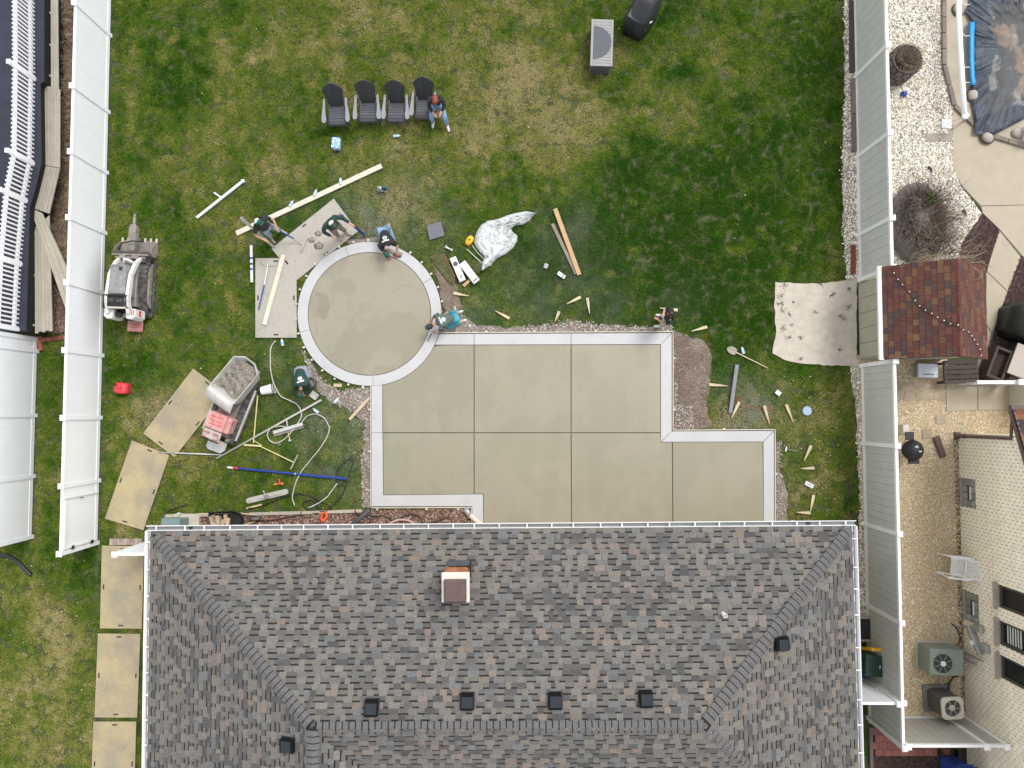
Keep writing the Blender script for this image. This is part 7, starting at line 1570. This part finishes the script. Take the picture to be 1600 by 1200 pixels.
stuff('red_chips', 'red brown stone chips of the bed beneath the eave', 'stone chips', t_r, [chip_bed], 1100, .03, .06, .014)
stuff('crushed_stone', 'crumbs along the right edge of the patio', 'gravel', t_c, [[(1210, 690), (1226, 694), (1220, 730), (1232, 780), (1226, 824), (1210, 824)]], 420, .02, .06, .012, edge=.08)
stuff('mulch', 'dark brown mulch in the wedge bed beside the terrace', 'mulch', t_m, [mulch1], 1500, .03, .055, .016); stuff('mulch', 'dark brown mulch round the tarp covered grill', 'mulch', t_m, [mulch2], 1500, .03, .055, .016, edge=.05); stuff('mulch', 'dark mulch below the red brick path', 'mulch', t_m, [mulch3], 1500, .03, .055, .016)
stuff('mulch', 'reddish mulch in the planting bed behind the white fence', 'mulch', t_r, [[(82, 390), (160, 390), (160, 520), (82, 520)]], 900, .03, .055, .012)
# dry ornamental grass behind the white fence
dg_ = MB()
for k in range(110):
    q = G(rnd.uniform(92, 150), rnd.uniform(-20, 400) if k % 5 else rnd.uniform(300, 470))
    for j in range(34):
        a = rnd.uniform(0, 6.28); L = rnd.uniform(.15, .42); d = Vector((math.cos(a), math.sin(a), 0)); w_ = Vector((-d.y, d.x, 0)) * .006; b0 = q + d * rnd.uniform(0, .06); m1 = b0 + d * L * .45 + Vector((0, 0, .16)); e = b0 + d * L + Vector((0, 0, rnd.uniform(.02, .18)))
        dg_.add([b0 - w_, b0 + w_, m1 + w_, m1 - w_], [(0, 1, 2, 3)]); dg_.add([m1 - w_, m1 + w_, e], [(0, 1, 2)])
tag(dg_.build('dry_grass', mat('dry_straw', (.34, .26, .17), .9, .35, 9, col2=(.16, .12, .08), sc2=2.5, amt2=.6), None), 'dry straw coloured ornamental grass between plank walk and fence', 'dry grass', None, 'stuff')
# ---- lawn
def blobs(x, y, L):
    r = np.zeros(len(x))
    for u, v, rad, k in L:
        c = G(u, v); s_ = rad / 51.6; r += k * np.exp(-((x - c.x) ** 2 + (y - c.y) ** 2) / (s_ * s_))
    return r
DRY = [(740, 110, 130, .26), (890, 190, 110, .26), (690, 215, 70, .22), (640, 50, 130, .20), (300, 70, 50, .12), (290, 290, 60, .12), (188, 90, 26, .32), (186, 330, 30, .25), (350, 260, 80, .14), (1150, 110, 80, .22), (1000, 160, 80, .15), (860, 250, 90, .24), (420, 60, 60, .08), (220, 640, 45, .42), (250, 650, 36, .38), (330, 740, 55, .22), (255, 760, 30, .30), (300, 690, 40, .16), (1240, 690, 60, .20), (1290, 620, 45, .2), (60, 960, 50, .28), (40, 1080, 60, .34), (120, 1010, 55, .22), (90, 1170, 60, .3), (80, 640, 20, .12), (540, 200, 60, .14), (600, 320, 60, .22), (640, 340, 50, .18), (720, 330, 60, .05), (700, 470, 30, .3), (1180, 650, 40, .15), (800, 130, 50, .2), (620, 230, 22, .3), (500, 650, 40, .12), (180, 780, 30, .3), (190, 830, 30, .45), (1130, 660, 25, .45), (560, 700, 16, .35), (1085, 520, 25, .3), (950, 90, 60, .2), (560, 20, 90, .12), (1290, 760, 60, .2), (820, 40, 80, .12), (450, 260, 60, .1)]
SPOTS = [(rnd.uniform(760, 1310), rnd.uniform(120, 500), rnd.uniform(3, 7), rnd.uniform(.3, .7)) for _ in range(70)] + [(rnd.uniform(180, 760), rnd.uniform(0, 560), rnd.uniform(4, 12), rnd.uniform(.15, .4)) for _ in range(60)] + [(rnd.uniform(1220, 1320), rnd.uniform(580, 810), rnd.uniform(3, 7), rnd.uniform(.3, .6)) for _ in range(16)]
DRY += SPOTS
GRN = [(rnd.uniform(180, 1310), rnd.uniform(0, 500), rnd.uniform(8, 26), rnd.uniform(.12, .32)) for _ in range(110)] + [(1110, 330, 160, .30), (1260, 250, 90, .26), (1250, 80, 90, .24), (920, 340, 90, .2), (280, 130, 70, .18), (240, 45, 60, .2), (960, 400, 120, .2), (1150, 480, 100, .3), (330, 440, 120, .12), (420, 740, 70, .14), (800, 440, 60, .25), (1290, 560, 60, .2), (450, 160, 80, .06), (200, 560, 60, .12), (100, 560, 60, .16), (100, 780, 60, .12), (760, 300, 60, .15), (860, 380, 50, .2), (960, 260, 50, .16), (110, 880, 50, .2), (340, 590, 40, .15), (540, 740, 40, .12), (1060, 430, 90, .16)]
DUST = [(560, 365, 40, .35), (660, 360, 45, .3), (470, 620, 50, .3), (540, 650, 40, .45), (560, 760, 30, .4), (700, 430, 30, .4), (250, 640, 40, .2), (640, 320, 55, .35), (600, 345, 40, .3), (880, 455, 70, .22), (790, 470, 60, .25), (720, 490, 30, .35), (1150, 650, 60, .45), (1120, 690, 30, .3), (1190, 640, 40, .25), (530, 720, 45, .42), (500, 680, 40, .25), (870, 370, 40, .25), (900, 350, 40, .2), (430, 560, 50, .15), (540, 320, 40, .25), (1230, 740, 30, .2), (455, 320, 30, .12), (950, 480, 40, .2), (1060, 470, 40, .12)]
x0, x1, y0, y1 = -17.2, 16.2, -12.0, 13.8
dens = 100; n = int((x1 - x0) * (y1 - y0) * dens); X = nrs.uniform(x0, x1, n); Y = nrs.uniform(y0, y1, n)
keep = X < xR - .05
hp_ = [(q.x, q.y) for q in (NW + du * .5 + dv * .5, NE - du * .5 + dv * .5, NE - du * .5 + dv * 20, NW + du * .5 + dv * 20)]; keep &= ~pip(hp_, X, Y)
EX = exclude
ragx = X + (fbm(X, Y, 6, 2) - .5) * .22; ragy = Y + (fbm(X + 50, Y, 6, 2) - .5) * .22
for p in EX: 
    ar = abs(sum(p[i][0] * p[(i + 1) % len(p)][1] - p[(i + 1) % len(p)][0] * p[i][1] for i in range(len(p)))) / 2
    keep &= ~(pip(p, ragx, ragy) if (ar > 1.5 and len(p) > 12) else pip(p, X, Y))
X = X[keep]; Y = Y[keep]
dry = .40 + blobs(X, Y, DRY) - blobs(X, Y, GRN) + (fbm(X, Y, .8, 4) - .5) * .72 + (fbm(X + 70, Y + 20, 3.2, 4) - .5) * .62
px_ = X * 51.6 + 805; stripe = np.where((px_ < 620), np.sin(px_ / 46 * 2 * math.pi) * .05, 0) + np.where(Y > 2, np.sin((X * .6 + Y * .12) * 5.2) * .025, 0)
dry = np.clip(dry + stripe + nrs.normal(0, .09, len(X)) + (fbm(X + 9, Y + 3, 8, 2) - .5) * .35, 0, 1); dust = np.clip(blobs(X, Y, DUST) * (fbm(X + 11, Y, 2.2, 4) * 2.2 - .45), 0, .75)
dry = np.clip(dry + np.where(px_ < 640, .05, 0), 0, 1)
spot = fbm(X + 5, Y + 77, 1.6, 3)
keep2 = nrs.rand(len(X)) > -1
X, Y, dry, dust = X[keep2], Y[keep2], dry[keep2], dust[keep2]
gmt = bpy.data.materials.new('grass_blades'); gmt.use_nodes = True; t_ = gmt.node_tree; N = t_.nodes; L = t_.links; b_ = N['Principled BSDF']; b_.inputs['Roughness'].default_value = .75; b_.inputs['Specular IOR Level'].default_value = .02
at = N.new('ShaderNodeAttribute'); at.attribute_type = 'INSTANCER'; at.attribute_name = 'dry'; at2 = N.new('ShaderNodeAttribute'); at2.attribute_type = 'INSTANCER'; at2.attribute_name = 'dust'
at3 = N.new('ShaderNodeAttribute'); at3.attribute_name = 'tone'; ge = N.new('ShaderNodeNewGeometry'); nz = N.new('ShaderNodeTexNoise'); nz.inputs['Scale'].default_value = 9; nz.inputs['Detail'].default_value = 5; L.new(ge.outputs['Position'], nz.inputs['Vector'])
def mth(op, a, c):
    k = N.new('ShaderNodeMath'); k.operation = op
    for i, q in enumerate((a, c)):
        if isinstance(q, (int, float)): k.inputs[i].default_value = q
        else: L.new(q, k.inputs[i])
    return k.outputs[0]
val = mth('ADD', at.outputs['Fac'], mth('MULTIPLY', mth('SUBTRACT', nz.outputs[0], .5), .55)); nz2 = N.new('ShaderNodeTexNoise'); nz2.inputs['Scale'].default_value = 24; nz2.inputs['Detail'].default_value = 3; L.new(ge.outputs['Position'], nz2.inputs['Vector']); val = mth('ADD', val, mth('MULTIPLY', mth('SUBTRACT', nz2.outputs[0], .5), .5))
val = mth('ADD', val, mth('MULTIPLY', mth('SUBTRACT', at3.outputs['Fac'], .5), .35))
cr = N.new('ShaderNodeValToRGB'); L.new(val, cr.inputs[0]); el = cr.color_ramp.elements
GC = [(0, (.022, .068, .005)), (.20, (.048, .118, .009)), (.42, (.108, .175, .018)), (.62, (.188, .213, .040)), (.82, (.285, .262, .086)), (1, (.39, .335, .16))]
el[0].position = GC[0][0]; el[0].color = (*GC[0][1], 1); el[1].position = 1; el[1].color = (*GC[-1][1], 1)
for p_, c_ in GC[1:-1]: e_ = el.new(p_); e_.color = (*c_, 1)
mx = N.new('ShaderNodeMix'); mx.data_type = 'RGBA'; L.new(at2.outputs['Fac'], mx.inputs[0]); L.new(cr.outputs[0], mx.inputs[6]); mx.inputs[7].default_value = (.30, .31, .27, 1); L.new(mx.outputs[2], b_.inputs['Base Color'])
gv = []
for k in range(6):
    r = random.Random(40 + k); vs = []; fs = []; tone = []
    for i in range(46):
        a = r.uniform(0, 6.28); q = .105 * math.sqrt(r.random()); bx, by = q * math.cos(a), q * math.sin(a); a2 = r.uniform(0, 6.28); L_ = r.uniform(.035, .075); lean = r.uniform(.3, 1.0); dx, dy = math.cos(a2), math.sin(a2); w_ = r.uniform(.0045, .0075); hz = L_ * (1.15 - .75 * lean) * .75
        i0 = len(vs); vs += [(bx - dy * w_, by + dx * w_, 0), (bx + dy * w_, by - dx * w_, 0), (bx + dx * L_ * lean * .5 + dy * w_ * .9, by + dy * L_ * lean * .5 - dx * w_ * .9, hz * .75), (bx + dx * L_ * lean * .5 - dy * w_ * .9, by + dy * L_ * lean * .5 + dx * w_ * .9, hz * .75), (bx + dx * L_ * lean, by + dy * L_ * lean, hz)]
        fs += [(i0, i0 + 1, i0 + 2, i0 + 3), (i0 + 3, i0 + 2, i0 + 4)]; tn = r.random(); tone += [tn] * 5
    me = bpy.data.meshes.new('grass_tuft'); me.from_pydata(vs, [], fs); a_ = me.attributes.new('tone', 'FLOAT', 'POINT'); a_.data.foreach_set('value', tone); me.materials.append(gmt); gv.append(bpy.data.objects.new('grass_tuft', me))
tg_ = scatter_tree('lawn_grass', gv, .10)
go_ = scatter('lawn_grass', tg_, np.stack([X, Y, np.full(len(X), -.018)], 1), nrs.uniform(.75, 1.25, len(X)), {'dry': dry, 'dust': dust}); tag(go_, 'mown lawn of mixed green and straw coloured grass', 'grass', None, 'stuff')
# orange marking paint sprayed on the grass
pb_ = MB()
for px in ([(1146, 618), (1150, 616), (1153, 620), (1149, 626), (1155, 628)], [(1160, 620), (1163, 626)], [(1160, 635), (1178, 637), (1204, 637)], [(1200, 630), (1206, 636), (1202, 643)], [(1105, 520), (1106, 534), (1106, 545)], [(1201, 645), (1202, 662)]):
    for a, c in zip(px, px[1:]):
        A, B = G(*a), G(*c)
        for k in range(int((B - A).length * 70)):
            q = A.lerp(B, rnd.random()) + Vector((rnd.gauss(0, .025), rnd.gauss(0, .025), .02)); a_ = rnd.uniform(0, 6.28); d = Vector((math.cos(a_), math.sin(a_), .5)) * .04; w_ = Vector((-d.y, d.x, 0)) * .12
            pb_.add([q - w_, q + w_, q + d], [(0, 1, 2)])
tag(pb_.build('painted_grass', m_orpaint, None), 'orange marking paint sprayed on the lawn near the stakes', 'paint marks', None, 'stuff')
# fallen leaves and debris specks
lm_ = MB()
for k in range(420):
    u, v = rnd.choice([(rnd.uniform(180, 1310), rnd.uniform(0, 520)), (rnd.uniform(180, 570), rnd.uniform(520, 800)), (rnd.uniform(1215, 1320), rnd.uniform(580, 810)), (rnd.uniform(0, 150), rnd.uniform(860, 1200))]); q = G(u, v, .035); a_ = rnd.uniform(0, 6.28); s_ = rnd.uniform(.008, .026); d = Vector((math.cos(a_), math.sin(a_), rnd.uniform(-.3, .5))) * s_; e = Vector((-d.y, d.x, .01)) * rnd.uniform(.4, .9)
    lm_.add([q - d, q + e, q + d, q - e], [(0, 1, 2, 3)], rnd.choice([(.45, .40, .26), (.5, .48, .42), (.30, .20, .10), (.55, .52, .45)]))
tag(lm_.build('lawn_litter', mat('litter', (1, 1, 1), .8, .1, attr=True), None), 'tiny pale crumbs and leaf bits scattered on the lawn', 'litter', None, 'stuff')
